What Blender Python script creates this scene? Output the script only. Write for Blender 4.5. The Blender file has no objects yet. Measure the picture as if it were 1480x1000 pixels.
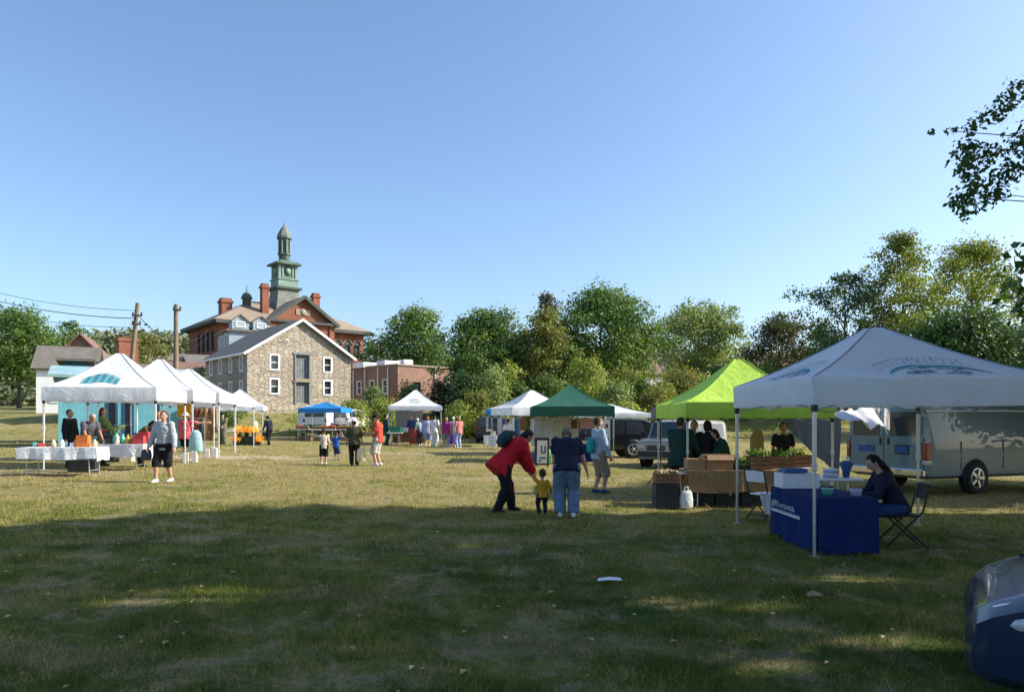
import bpy, math, random
import numpy as np
from mathutils import Vector, Matrix
SC = bpy.context.scene
COL = SC.collection
R = math.radians
rnd = random.Random(7)
H_EYE, FPX, HOR, CX0 = 1.65, 1040.0, 606.0, 740.0      # eye height, focal length in photo pixels, horizon row, centre column

# ------------------------------------------------------------------ the lie of the land
PROF_Y = [-60, 36, 42, 48, 52, 57, 63, 75, 95, 130, 400, 3000]
PROF_Z = [0, 0, 0.10, 0.26, 0.55, 1.2, 2.15, 2.4, 3.2, 4.0, 4.0, 4.0]
def gz(x, y):
    cross = -0.015 * max(-22, min(22, x)) * max(0, min(1, (50 - y) / 14))
    return cross + float(np.interp(y, PROF_Y, PROF_Z))
def X(px, Y): return (px - CX0) / FPX * Y
def Z(py, Y): return H_EYE - (py - HOR) / FPX * Y
def gp(px, py):                                          # where the sight line through a photo pixel meets the ground
    y = 2.0
    while y < 140:
        if Z(py, y) <= gz(X(px, y), y): break
        y += 0.02
    return X(px, y), y
def base(px, Y):
    x = X(px, Y); return (x, Y, gz(x, Y))

# ------------------------------------------------------------------ mesh building
class MB:
    def __init__(s): s.v = []; s.f = []; s.m = []; s.sm = []
    def add(s, vs, fs, m=0, smooth=False):
        o = len(s.v); s.v += [tuple(v) for v in vs]
        for f in fs: s.f.append([o + i for i in f]); s.m.append(m); s.sm.append(smooth)
        return s
    def box(s, c, d, m=0, rz=0, rot=None, bev=0.0):
        hx, hy, hz = d[0] / 2, d[1] / 2, d[2] / 2
        M = rot if rot is not None else Matrix.Rotation(rz, 3, 'Z')
        c = Vector(c)
        if bev <= 0:
            vs = [c + M @ Vector((sx * hx, sy * hy, sz * hz)) for sx in (-1, 1) for sy in (-1, 1) for sz in (-1, 1)]
            return s.add(vs, [(0, 1, 3, 2), (4, 6, 7, 5), (0, 4, 5, 1), (2, 3, 7, 6), (0, 2, 6, 4), (1, 5, 7, 3)], m)
        b = min(bev, hx * .9, hy * .9, hz * .9)
        vs = []; lv = [(-hz, b), (-hz + b, 0), (hz - b, 0), (hz, b)]
        for z, i in lv:
            ax, ay = hx - i, hy - i; k = b if i == 0 else b * .6
            for (x, y) in ((-ax + k, -ay), (ax - k, -ay), (ax, -ay + k), (ax, ay - k), (ax - k, ay), (-ax + k, ay), (-ax, ay - k), (-ax, -ay + k)):
                vs.append(c + M @ Vector((x, y, z)))
        fs = [tuple(range(7, -1, -1)), tuple(range(24, 32))]
        for l in range(3):
            for i in range(8): fs.append((l * 8 + i, l * 8 + (i + 1) % 8, l * 8 + 8 + (i + 1) % 8, l * 8 + 8 + i))
        return s.add(vs, fs, m)
    def quad(s, a, b, c, d, m=0): return s.add([a, b, c, d], [(0, 1, 2, 3)], m)
    def tube(s, pts, r, m=0, n=8, caps=True, smooth=True):
        pts = [Vector(p) for p in pts]
        rs = r if isinstance(r, (list, tuple)) else [r] * len(pts)
        vs = []; up = Vector((0, 0, 1)); prev = None
        for i, p in enumerate(pts):
            t = (pts[min(i + 1, len(pts) - 1)] - pts[max(i - 1, 0)]).normalized()
            a = t.cross(up) if prev is None else prev - t * prev.dot(t)
            if a.length < 1e-3: a = t.cross(Vector((1, 0, 0)))
            a.normalize(); prev = a; b = t.cross(a)
            for k in range(n):
                an = 2 * math.pi * k / n
                vs.append(p + (a * math.cos(an) + b * math.sin(an)) * rs[i])
        fs = []
        for i in range(len(pts) - 1):
            for k in range(n): fs.append((i * n + k, i * n + (k + 1) % n, (i + 1) * n + (k + 1) % n, (i + 1) * n + k))
        s.add(vs, fs, m, smooth)
        if caps:
            s.add(vs[:n][::-1], [tuple(range(n))], m); s.add(vs[-n:], [tuple(range(n))], m)
        return s
    def lathe(s, prof, c=(0, 0, 0), m=0, n=20, axis='Z', smooth=True, sx=1, sy=1, ph=0):
        c = Vector(c); vs = []
        for (r, z) in prof:
            for k in range(n):
                a = 2 * math.pi * k / n + ph; p = (r * math.cos(a) * sx, r * math.sin(a) * sy, z)
                if axis == 'Y': p = (p[0], p[2], p[1])
                if axis == 'X': p = (p[2], p[0], p[1])
                vs.append(c + Vector(p))
        fs = []
        for i in range(len(prof) - 1):
            for k in range(n): fs.append((i * n + k, i * n + (k + 1) % n, (i + 1) * n + (k + 1) % n, (i + 1) * n + k))
        return s.add(vs, fs, m, smooth)
    def ell(s, c, r, m=0, n=12, rot=None):
        c = Vector(c); vs = []; fs = []; q = n // 2 + 1
        for i in range(q):
            th = math.pi * i / (q - 1)
            for k in range(n):
                a = 2 * math.pi * k / n
                p = Vector((r[0] * math.sin(th) * math.cos(a), r[1] * math.sin(th) * math.sin(a), r[2] * math.cos(th)))
                vs.append(c + (rot @ p if rot is not None else p))
        for i in range(q - 1):
            for k in range(n): fs.append((i * n + k, (i + 1) * n + k, (i + 1) * n + (k + 1) % n, i * n + (k + 1) % n))
        return s.add(vs, fs, m, True)
    def prism(s, poly, y0, y1, m=0, tf=None, inset=None):    # polygon in x,z pushed along y
        n = len(poly); tf = tf or (lambda p: p)
        vs = [tf(Vector((p[0], y0, p[1]))) for p in poly] + [tf(Vector((p[0], y1, p[1]))) for p in poly]
        fs = [tuple(range(n)), tuple(range(2 * n - 1, n - 1, -1))] + [(i, i + n, (i + 1) % n + n, (i + 1) % n) for i in range(n)]
        return s.add(vs, fs, m)
    def loft(s, secs, m=0, n=12, smooth=True):               # secs: (centre, side vector, other vector); closed ends
        vs = []
        for (c, a, b) in secs:
            for k in range(n):
                an = 2 * math.pi * k / n; vs.append(Vector(c) + Vector(a) * math.cos(an) + Vector(b) * math.sin(an))
        fs = []
        for i in range(len(secs) - 1):
            for k in range(n): fs.append((i * n + k, i * n + (k + 1) % n, (i + 1) * n + (k + 1) % n, (i + 1) * n + k))
        fs.append(tuple(range(n - 1, -1, -1))); fs.append(tuple(range((len(secs) - 1) * n, len(secs) * n)))
        return s.add(vs, fs, m, smooth)
    def mesh(s, name, mats):
        me = bpy.data.meshes.new(name); me.from_pydata(s.v, [], s.f)
        for mt in (mats if isinstance(mats, (list, tuple)) else [mats]): me.materials.append(mt)
        me.polygons.foreach_set('material_index', s.m); me.polygons.foreach_set('use_smooth', s.sm)
        me.update(); return me
    def build(s, name, mats, parent=None, loc=(0, 0, 0), rz=0, fixn=True):
        me = s.mesh(name, mats)
        o = bpy.data.objects.new(name, me); COL.objects.link(o); o.location = loc; o.rotation_euler.z = rz
        if parent: o.parent = parent
        return o
def tag(o, label=None, cat=None, group=None, kind=None):
    if label: o['label'] = label
    if cat: o['category'] = cat
    if group: o['group'] = group
    if kind: o['kind'] = kind
    return o
def thing(name, label, cat, loc=(0, 0, 0), rz=0, group=None):
    o = bpy.data.objects.new(name, None); COL.objects.link(o); o.empty_display_size = .2
    o.location = loc; o.rotation_euler.z = rz
    return tag(o, label, cat, group)
def copy_tree(o, parent=None):
    c = o.copy(); COL.objects.link(c)
    if parent: c.parent = parent
    for ch in list(o.children): copy_tree(ch, c)
    return c
def npmesh(name, verts, quads, mats, attr=None, smooth=False):  # big meshes straight from arrays; quads: (n,k)
    me = bpy.data.meshes.new(name); nf, k = quads.shape
    me.vertices.add(len(verts)); me.vertices.foreach_set('co', np.ascontiguousarray(verts, dtype=np.float32).ravel())
    me.loops.add(nf * k); me.loops.foreach_set('vertex_index', np.ascontiguousarray(quads, dtype=np.int32).ravel())
    me.polygons.add(nf); me.polygons.foreach_set('loop_start', np.arange(0, nf * k, k, dtype=np.int32))
    me.polygons.foreach_set('use_smooth', np.full(nf, smooth))
    me.materials.append(mats)
    if attr is not None:
        a = me.attributes.new('tint', 'FLOAT', 'FACE'); a.data.foreach_set('value', np.ascontiguousarray(attr, dtype=np.float32))
    me.update(calc_edges=True); return me

# ------------------------------------------------------------------ materials
def newmat(name):
    m = bpy.data.materials.new(name); m.use_nodes = True
    nt = m.node_tree; b = nt.nodes['Principled BSDF']; return m, nt, b
def node(nt, typ, **kw):
    n = nt.nodes.new(typ)
    for k, v in kw.items(): setattr(n, k, v)
    return n
def noise(nt, scale, detail=4, rough=.55, vec=None, dist=0):
    n = node(nt, 'ShaderNodeTexNoise'); n.inputs['Scale'].default_value = scale; n.inputs['Detail'].default_value = detail
    n.inputs['Roughness'].default_value = rough; n.inputs['Distortion'].default_value = dist
    if vec is not None: nt.links.new(vec, n.inputs['Vector'])
    return n
def ramp(nt, fac, stops):
    r = node(nt, 'ShaderNodeValToRGB'); e = r.color_ramp.elements
    while len(e) < len(stops): e.new(.5)
    for i, (p, c) in enumerate(stops):
        e[i].position = p; e[i].color = (*c, 1) if len(c) == 3 else c
    nt.links.new(fac, r.inputs['Fac']); return r
def mix(nt, fac, a, b, mode='MIX'):
    n = node(nt, 'ShaderNodeMix', data_type='RGBA', blend_type=mode)
    for s, v in ((n.inputs[0], fac), (n.inputs[6], a), (n.inputs[7], b)):
        if isinstance(v, (int, float)): s.default_value = v
        elif isinstance(v, (tuple, list)): s.default_value = (*v, 1) if len(v) == 3 else v
        else: nt.links.new(v, s)
    return n.outputs[2]
def math_(nt, op, a, b=0.0):
    n = node(nt, 'ShaderNodeMath', operation=op)
    for s, v in ((n.inputs[0], a), (n.inputs[1], b)):
        if isinstance(v, (int, float)): s.default_value = v
        else: nt.links.new(v, s)
    return n.outputs[0]
def objco(nt): return node(nt, 'ShaderNodeTexCoord').outputs['Object']
def bump(nt, b, h, strength=.3, dist=.02):
    n = node(nt, 'ShaderNodeBump'); n.inputs['Strength'].default_value = strength; n.inputs['Distance'].default_value = dist
    nt.links.new(h, n.inputs['Height']); nt.links.new(n.outputs[0], b.inputs['Normal'])
def plain(name, c, rough=.6, var=.18, scale=6, bmp=0.0, metal=0, spec=.4, bscale=40, coat=0):
    m, nt, b = newmat(name)
    co = objco(nt); n = noise(nt, scale, 5, .6, co)
    k = lambda f: tuple(min(1, max(0, x * f)) for x in c)
    r = ramp(nt, n.outputs[0], [(.25, k(1 - var)), (.75, k(1 + var))])
    nt.links.new(r.outputs[0], b.inputs['Base Color'])
    b.inputs['Roughness'].default_value = rough; b.inputs['Metallic'].default_value = metal
    b.inputs['Specular IOR Level'].default_value = spec; b.inputs['Coat Weight'].default_value = coat
    if bmp: bump(nt, b, noise(nt, bscale, 4, .6, co).outputs[0], bmp, .02)
    return m
def canvas(name, c, trans=.3, var=.05, wr=.5, tc=None):          # tent cloth: lets part of the light through
    m, nt, b = newmat(name); co = objco(nt)
    n = noise(nt, 1.3, 5, .6, co)
    k = lambda f: tuple(min(1, x * f) for x in c)
    r = ramp(nt, n.outputs[0], [(.3, k(1 - var)), (.7, k(1 + var))])
    nt.links.new(r.outputs[0], b.inputs['Base Color']); b.inputs['Roughness'].default_value = .7; b.inputs['Specular IOR Level'].default_value = .25
    tr = node(nt, 'ShaderNodeBsdfTranslucent'); tr.inputs[0].default_value = (*(tc or c), 1)
    ms = node(nt, 'ShaderNodeMixShader'); ms.inputs[0].default_value = trans
    nt.links.new(b.outputs[0], ms.inputs[1]); nt.links.new(tr.outputs[0], ms.inputs[2])
    nt.links.new(ms.outputs[0], nt.nodes['Material Output'].inputs[0])
    w = noise(nt, 2.2, 5, .62, co, 1.2); bump(nt, b, w.outputs[0], wr, .06); return m
def cloth(name, c, var=.14, scale=5, rough=.85):
    m, nt, b = newmat(name); co = objco(nt)
    k = lambda f: tuple(min(1, x * f) for x in c)
    r = ramp(nt, noise(nt, scale, 5, .6, co).outputs[0], [(.3, k(1 - var)), (.7, k(1 + var))])
    nt.links.new(r.outputs[0], b.inputs['Base Color']); b.inputs['Roughness'].default_value = rough; b.inputs['Specular IOR Level'].default_value = .2
    bump(nt, b, noise(nt, 9, 4, .6, co, 1.5).outputs[0], .8, .045); return m
def leafmat(name, c1, c2, c3=None, trans=.4, rough=.5):         # per-leaf tint between the greens of the kind
    m, nt, b = newmat(name)
    a = node(nt, 'ShaderNodeAttribute', attribute_name='tint')
    st = [(p, tuple(v * 2.0 for v in c)) for p, c in ((0, c1), (.62, c2), (1, c3 or c2))]
    r = ramp(nt, a.outputs['Fac'], st)
    nt.links.new(r.outputs[0], b.inputs['Base Color']); b.inputs['Roughness'].default_value = rough; b.inputs['Specular IOR Level'].default_value = .3
    tr = node(nt, 'ShaderNodeBsdfTranslucent')
    g = mix(nt, 1.0, r.outputs[0], (1.25, 1.3, .55), 'MULTIPLY'); nt.links.new(g, tr.inputs[0])
    ms = node(nt, 'ShaderNodeMixShader'); ms.inputs[0].default_value = trans
    nt.links.new(b.outputs[0], ms.inputs[1]); nt.links.new(tr.outputs[0], ms.inputs[2])
    nt.links.new(ms.outputs[0], nt.nodes['Material Output'].inputs[0]); return m
def wallco(nt):                                                   # (along the wall, height) from object space
    tc = node(nt, 'ShaderNodeTexCoord'); sp = node(nt, 'ShaderNodeSeparateXYZ'); nt.links.new(tc.outputs['Object'], sp.inputs[0])
    sn = node(nt, 'ShaderNodeSeparateXYZ'); nt.links.new(tc.outputs['Normal'], sn.inputs[0])
    isx = math_(nt, 'GREATER_THAN', math_(nt, 'ABSOLUTE', sn.outputs[0]), .7)
    u = math_(nt, 'ADD', math_(nt, 'MULTIPLY', sp.outputs[1], isx), math_(nt, 'MULTIPLY', sp.outputs[0], math_(nt, 'SUBTRACT', 1.0, isx)))
    cb = node(nt, 'ShaderNodeCombineXYZ'); nt.links.new(u, cb.inputs[0]); nt.links.new(sp.outputs[2], cb.inputs[1]); return cb.outputs[0]
def brickmat(name, c1, c2, mortar, bw=.22, bh=.075, ms=.012, dist=0.0, var=.25, bs=.4):
    m, nt, b = newmat(name); w = wallco(nt)
    if dist:
        nn = noise(nt, 1.1, 3, .6, w); d = node(nt, 'ShaderNodeVectorMath', operation='SCALE'); nt.links.new(nn.outputs['Color'], d.inputs[0]); d.inputs['Scale'].default_value = dist
        a = node(nt, 'ShaderNodeVectorMath', operation='ADD'); nt.links.new(w, a.inputs[0]); nt.links.new(d.outputs[0], a.inputs[1]); w2 = a.outputs[0]
    else: w2 = w
    t = node(nt, 'ShaderNodeTexBrick'); nt.links.new(w2, t.inputs['Vector'])
    t.inputs['Scale'].default_value = 1; t.inputs['Brick Width'].default_value = bw; t.inputs['Row Height'].default_value = bh
    t.inputs['Mortar Size'].default_value = ms; t.inputs['Mortar Smooth'].default_value = .3; t.inputs['Bias'].default_value = 0
    for k, c in (('Color1', c1), ('Color2', c2), ('Mortar', mortar)): t.inputs[k].default_value = (*c, 1)
    if dist: t.squash = .7; t.squash_frequency = 3; t.offset_frequency = 2
    n1 = noise(nt, .35, 6, .65, w); n2 = noise(nt, 2.6, 4, .6, w)
    f1 = ramp(nt, n1.outputs[0], [(.3, (1 - var,) * 3), (.7, (1 + var * .6,) * 3)]); f2 = ramp(nt, n2.outputs[0], [(.3, (.72, .7, .68)), (.7, (1.22, 1.2, 1.15))])
    c = mix(nt, 1.0, t.outputs['Color'], f1.outputs[0], 'MULTIPLY'); c = mix(nt, .8 if dist else .5, c, f2.outputs[0], 'MULTIPLY')
    nt.links.new(mix(nt, 1.0, c, c, 'MIX'), b.inputs['Base Color']); b.inputs['Roughness'].default_value = .9; b.inputs['Specular IOR Level'].default_value = .2
    inv = math_(nt, 'SUBTRACT', 1.0, t.outputs['Fac']); hh = math_(nt, 'ADD', inv, math_(nt, 'MULTIPLY', n2.outputs[0], .8)); bump(nt, b, hh, bs, .04); return m
def rubblemat(name, stones, mortar, su=1.8, sv=6.0):
    m, nt, b = newmat(name); w = wallco(nt)
    nn = noise(nt, 1.6, 4, .6, w); d = node(nt, 'ShaderNodeVectorMath', operation='SCALE'); nt.links.new(nn.outputs['Color'], d.inputs[0]); d.inputs['Scale'].default_value = .11
    a = node(nt, 'ShaderNodeVectorMath', operation='ADD'); nt.links.new(w, a.inputs[0]); nt.links.new(d.outputs[0], a.inputs[1])
    k = node(nt, 'ShaderNodeVectorMath', operation='MULTIPLY'); nt.links.new(a.outputs[0], k.inputs[0]); k.inputs[1].default_value = (su, sv, 1)
    v = node(nt, 'ShaderNodeTexVoronoi', voronoi_dimensions='2D', feature='F1'); e = node(nt, 'ShaderNodeTexVoronoi', voronoi_dimensions='2D', feature='DISTANCE_TO_EDGE')
    for t in (v, e): t.inputs['Scale'].default_value = 1; t.inputs['Randomness'].default_value = .8; nt.links.new(k.outputs[0], t.inputs['Vector'])
    sp = node(nt, 'ShaderNodeSeparateColor'); nt.links.new(v.outputs['Color'], sp.inputs[0])
    st = ramp(nt, sp.outputs[0], [(i / (len(stones) - 1), c) for i, c in enumerate(stones)])
    n2 = noise(nt, 5, 5, .65, w); n3 = noise(nt, .3, 5, .6, w); f2 = ramp(nt, n2.outputs[0], [(.3, (.72, .71, .70)), (.7, (1.2, 1.2, 1.18))]); f3 = ramp(nt, n3.outputs[0], [(.3, (.82, .81, .80)), (.7, (1.1, 1.1, 1.1))])
    c = mix(nt, 1.0, mix(nt, 1.0, st.outputs[0], f2.outputs[0], 'MULTIPLY'), f3.outputs[0], 'MULTIPLY')
    mm = node(nt, 'ShaderNodeMapRange'); nt.links.new(e.outputs['Distance'], mm.inputs[0])
    for i, q in enumerate((.02, .11, 1, 0)): mm.inputs[i + 1].default_value = q
    nt.links.new(mix(nt, mm.outputs[0], c, mortar), b.inputs['Base Color']); b.inputs['Roughness'].default_value = .92; b.inputs['Specular IOR Level'].default_value = .15
    bump(nt, b, math_(nt, 'ADD', math_(nt, 'SUBTRACT', 1.0, mm.outputs[0]), n2.outputs[0]), 1.0, .06); return m
def glassmat(name, c=(.02, .025, .03)):
    m, nt, b = newmat(name); n = noise(nt, .9, 3, .5, objco(nt))
    r = ramp(nt, n.outputs[0], [(.3, c), (.7, tuple(x * 2.2 for x in c))]); nt.links.new(r.outputs[0], b.inputs['Base Color'])
    b.inputs['Roughness'].default_value = .08; b.inputs['Specular IOR Level'].default_value = .6; return m
M = {}
M['white_canvas'] = canvas('white_canvas', (.84, .87, .91), .36)
M['lime_canvas'] = canvas('lime_canvas', (.47, .71, .09), .14, .10, .9)
M['green_canvas'] = canvas('green_canvas', (.03, .125, .085), .18)
M['blue_canvas'] = canvas('blue_canvas', (.03, .26, .62), .25)
M['teal_print'] = plain('teal_print', (.02, .25, .32), .7, .3, 8)
M['teal_dark'] = plain('teal_dark', (.01, .10, .15), .7, .3, 8)
M['grey_print'] = plain('grey_print', (.25, .36, .38), .7, .2, 8)
M['seam'] = plain('seam', (.30, .32, .36), .8, .2, 8)
M['steel'] = plain('steel', (.55, .56, .57), .35, .12, 8, metal=.7)
M['white_steel'] = plain('white_steel', (.72, .73, .73), .45, .08, 8)
M['black'] = plain('black', (.018, .018, .02), .55, .3, 8)
M['dark_plastic'] = plain('dark_plastic', (.025, .027, .03), .5, .3, 9)
M['rubber'] = plain('rubber', (.02, .02, .021), .85, .3, 12, .2)
M['alloy'] = plain('alloy', (.5, .51, .52), .3, .1, 9, metal=.8)
M['chrome'] = plain('chrome', (.7, .7, .7), .15, .05, 9, metal=1)
M['white'] = plain('white', (.78, .78, .77), .6, .06, 6)
M['white_paint'] = plain('white_paint', (.80, .80, .78), .5, .08, 3)
M['table_white'] = cloth('table_white', (.80, .80, .82), .06)
M['glass'] = glassmat('glass')
M['wood'] = plain('wood', (.22, .11, .05), .6, .35, 9, .2)
M['pole_wood'] = plain('pole_wood', (.20, .15, .105), .85, .3, 5, .4)
M['bark'] = plain('bark', (.11, .085, .06), .9, .35, 6, .6)
M['cardboard'] = plain('cardboard', (.34, .20, .10), .8, .15, 5)
M['burlap'] = cloth('burlap', (.30, .19, .09), .18, 12)
# ------------------------------------------------------------------ camera, sun, sky
cam = bpy.data.cameras.new('camera'); co_ = bpy.data.objects.new('camera', cam); COL.objects.link(co_)
co_.location = (0, 0, H_EYE); co_.rotation_euler = (R(90), 0, 0)
cam.sensor_width = 36; cam.lens = 36 * FPX / 1480; cam.shift_y = (HOR - 500) / 1480; cam.clip_end = 6000; cam.clip_start = .05
SC.camera = co_
SUN_E, SUN_A = R(33), R(4)
sdir = Vector((math.cos(SUN_E) * math.cos(SUN_A), math.cos(SUN_E) * math.sin(SUN_A), math.sin(SUN_E)))
sl = bpy.data.lights.new('sun', 'SUN'); sl.energy = 4.8; sl.angle = R(.5); sl.color = (1, .93, .80)
so = bpy.data.objects.new('sun', sl); COL.objects.link(so); so.rotation_euler = sdir.to_track_quat('Z', 'Y').to_euler(); so.location = (40, 0, 40)
w = bpy.data.worlds.new('World'); SC.world = w; w.use_nodes = True
wn = w.node_tree; bg = wn.nodes['Background']
sk = wn.nodes.new('ShaderNodeTexSky'); sk.sky_type = 'NISHITA'; sk.sun_disc = False
sk.sun_elevation = SUN_E; sk.sun_rotation = R(90) - SUN_A; sk.air_density = 1.0; sk.dust_density = 1.7; sk.ozone_density = 4.0; sk.altitude = 50
wn.links.new(sk.outputs[0], bg.inputs[0]); bg.inputs[1].default_value = .15
SC.view_settings.view_transform = 'Standard'; SC.view_settings.look = 'None'; SC.view_settings.exposure = 0.7; SC.view_settings.gamma = 1
SC.cycles.max_bounces = 6; SC.cycles.transparent_max_bounces = 6; SC.cycles.use_denoising = True

# ------------------------------------------------------------------ ground
def groundcolor(nt):
    g = node(nt, 'ShaderNodeNewGeometry'); P = g.outputs['Position']
    sp = node(nt, 'ShaderNodeSeparateXYZ'); nt.links.new(P, sp.inputs[0]); x, y = sp.outputs[0], sp.outputs[1]
    n1 = noise(nt, .22, 3, .5, P); n2 = noise(nt, .9, 6, .65, P); n3 = noise(nt, 5.0, 5, .65, P)
    s = math_(nt, 'ADD', math_(nt, 'MULTIPLY', n1.outputs[0], .42), math_(nt, 'ADD', math_(nt, 'MULTIPLY', n2.outputs[0], .55), math_(nt, 'MULTIPLY', n3.outputs[0], .34)))
    near = node(nt, 'ShaderNodeMapRange'); nt.links.new(y, near.inputs[0])  # greener grass close by, its colour also darkened to deepen the tree shade
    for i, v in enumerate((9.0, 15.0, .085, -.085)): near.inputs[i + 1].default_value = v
    far = node(nt, 'ShaderNodeMapRange'); nt.links.new(y, far.inputs[0])
    for i, v in enumerate((44.0, 60.0, 0, .06)): far.inputs[i + 1].default_value = v
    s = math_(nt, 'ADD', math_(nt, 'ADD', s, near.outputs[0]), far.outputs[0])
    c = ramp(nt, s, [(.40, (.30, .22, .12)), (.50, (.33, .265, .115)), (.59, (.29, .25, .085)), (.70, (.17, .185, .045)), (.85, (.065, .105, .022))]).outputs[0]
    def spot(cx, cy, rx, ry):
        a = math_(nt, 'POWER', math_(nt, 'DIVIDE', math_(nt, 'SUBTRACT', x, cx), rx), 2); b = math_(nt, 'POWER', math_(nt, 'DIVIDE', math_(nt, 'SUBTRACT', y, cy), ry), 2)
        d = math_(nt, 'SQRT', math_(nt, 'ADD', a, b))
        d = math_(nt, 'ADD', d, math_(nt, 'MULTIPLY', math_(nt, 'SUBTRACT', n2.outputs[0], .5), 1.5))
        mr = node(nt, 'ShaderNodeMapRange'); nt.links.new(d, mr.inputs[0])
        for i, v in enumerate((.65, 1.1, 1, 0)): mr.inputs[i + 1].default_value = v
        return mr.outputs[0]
    sand = mix(nt, n3.outputs[0], (.40, .30, .19), (.52, .42, .29))
    for a in ((-11.6, 28.2, 4.6, 1.5), (-5.2, 33.0, 4, .9), (-15, 19.5, 5, 1.6), (1, 33.5, 5, .9), (.5, 20.0, 2.6, .7)):
        k = spot(*a); k = math_(nt, 'MULTIPLY', k, 1.0 if a[0] == -11.6 else .6); c = mix(nt, k, c, sand)
    n4 = noise(nt, 1.35, 9, .78, P, .6); mr = node(nt, 'ShaderNodeMapRange'); nt.links.new(n4.outputs[0], mr.inputs[0])
    for i, v in enumerate((.50, .61, 0, .85)): mr.inputs[i + 1].default_value = v
    c = mix(nt, mr.outputs[0], c, (.37, .295, .18))
    n5 = noise(nt, 2.3, 8, .75, P, .3); mr = node(nt, 'ShaderNodeMapRange'); nt.links.new(n5.outputs[0], mr.inputs[0])
    for i, v in enumerate((.54, .66, 0, .75)): mr.inputs[i + 1].default_value = v
    c = mix(nt, mr.outputs[0], c, (.05, .085, .02))
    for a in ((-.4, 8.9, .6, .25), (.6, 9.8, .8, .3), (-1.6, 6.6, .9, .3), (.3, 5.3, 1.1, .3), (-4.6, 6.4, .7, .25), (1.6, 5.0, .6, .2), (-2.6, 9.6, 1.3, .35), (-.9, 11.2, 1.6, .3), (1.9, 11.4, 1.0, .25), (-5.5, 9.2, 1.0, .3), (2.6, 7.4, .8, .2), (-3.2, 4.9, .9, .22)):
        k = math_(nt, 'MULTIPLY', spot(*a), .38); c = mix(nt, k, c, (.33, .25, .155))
    return c, n3, P
def groundmat():
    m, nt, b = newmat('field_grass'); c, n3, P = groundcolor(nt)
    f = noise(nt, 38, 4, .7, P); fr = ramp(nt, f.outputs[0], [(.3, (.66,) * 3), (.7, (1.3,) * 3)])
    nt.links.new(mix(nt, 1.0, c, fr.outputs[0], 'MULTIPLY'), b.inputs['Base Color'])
    b.inputs['Roughness'].default_value = .95; b.inputs['Specular IOR Level'].default_value = .1
    h = math_(nt, 'ADD', f.outputs[0], math_(nt, 'MULTIPLY', n3.outputs[0], 2.0)); bump(nt, b, h, .9, .06); return m
def grassmat():
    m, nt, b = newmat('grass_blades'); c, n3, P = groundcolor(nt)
    a = node(nt, 'ShaderNodeAttribute', attribute_name='tint'); r = ramp(nt, a.outputs['Fac'], [(0, (.42, .62, .4)), (.5, (1, 1.1, .85)), (1, (2.0, 1.75, 1.45))])
    col = mix(nt, 1.0, c, r.outputs[0], 'MULTIPLY'); nt.links.new(col, b.inputs['Base Color']); b.inputs['Roughness'].default_value = .6; b.inputs['Specular IOR Level'].default_value = .2
    tr = node(nt, 'ShaderNodeBsdfTranslucent'); nt.links.new(col, tr.inputs[0]); ms = node(nt, 'ShaderNodeMixShader'); ms.inputs[0].default_value = .35
    nt.links.new(b.outputs[0], ms.inputs[1]); nt.links.new(tr.outputs[0], ms.inputs[2]); nt.links.new(ms.outputs[0], nt.nodes['Material Output'].inputs[0]); return m
rs = np.random.RandomState(5)
def lump(x, y): return .018 * np.sin(x * 1.9 + 1.3 * np.sin(y * .8)) * np.sin(y * 1.4 + x * .5) + .012 * np.sin(x * 4.1 + y * 2.2)
def gzv(x, y):
    cr = -0.015 * np.clip(x, -22, 22) * np.clip((50 - y) / 14, 0, 1)
    return cr + np.interp(y, PROF_Y, PROF_Z)
gx = np.concatenate([[-3000, -1200, -500, -250, -160, -110], np.arange(-80, -20, 4), np.arange(-20, 20.1, .4), np.arange(24, 82, 4), [110, 160, 250, 500, 1200, 3000]])
gy = np.concatenate([[-400, -120, -60, -30, -12, -4], np.arange(0, 30, .4), np.arange(30, 80, 1.0), np.arange(80, 135, 5), [160, 220, 400, 900, 3000]])
XX, YY = np.meshgrid(gx, gy); ZZ = gzv(XX, YY) + np.where((abs(XX) < 21) & (YY < 34) & (YY > -1), lump(XX, YY), 0)
nx, ny = len(gx), len(gy); idx = np.arange(nx * ny).reshape(ny, nx)
q = np.stack([idx[:-1, :-1].ravel(), idx[:-1, 1:].ravel(), idx[1:, 1:].ravel(), idx[1:, :-1].ravel()], 1)
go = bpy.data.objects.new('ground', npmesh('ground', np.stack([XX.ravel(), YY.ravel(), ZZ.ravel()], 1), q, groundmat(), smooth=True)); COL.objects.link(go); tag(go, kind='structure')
def blades(n, y0, y1, h, wd, xs=.76, xlim=None):
    y = np.sqrt(rs.uniform(y0 ** 2, y1 ** 2, n)); x = rs.uniform(-xs, xs, n) * y
    cl = np.sin(x * 3.1 + 2 * np.sin(y * 2.3)) * np.sin(y * 4.1 + 1.5 * np.sin(x * 1.7)) * .5 + .5
    keep = rs.uniform(0, 1, n) < .35 + .65 * cl; x, y, cl = x[keep], y[keep], cl[keep]; n = len(x)
    z = gzv(x, y) + lump(x, y) - .004
    hh = h * (.45 + .8 * rs.uniform(0, 1, n)) * (.6 + .7 * cl); a = rs.uniform(0, 2 * np.pi, n); l = rs.uniform(.1, 1.2, n) * hh; b = rs.uniform(0, 2 * np.pi, n); ww = wd * rs.uniform(.6, 1.4, n) / 2
    p0 = np.stack([x - np.cos(a) * ww, y - np.sin(a) * ww, z], 1); p1 = np.stack([x + np.cos(a) * ww, y + np.sin(a) * ww, z], 1)
    p2 = np.stack([x + np.cos(b) * l, y + np.sin(b) * l, z + hh], 1)
    return np.stack([p0, p1, p2], 1).reshape(-1, 3), rs.uniform(0, 1, n)
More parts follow.
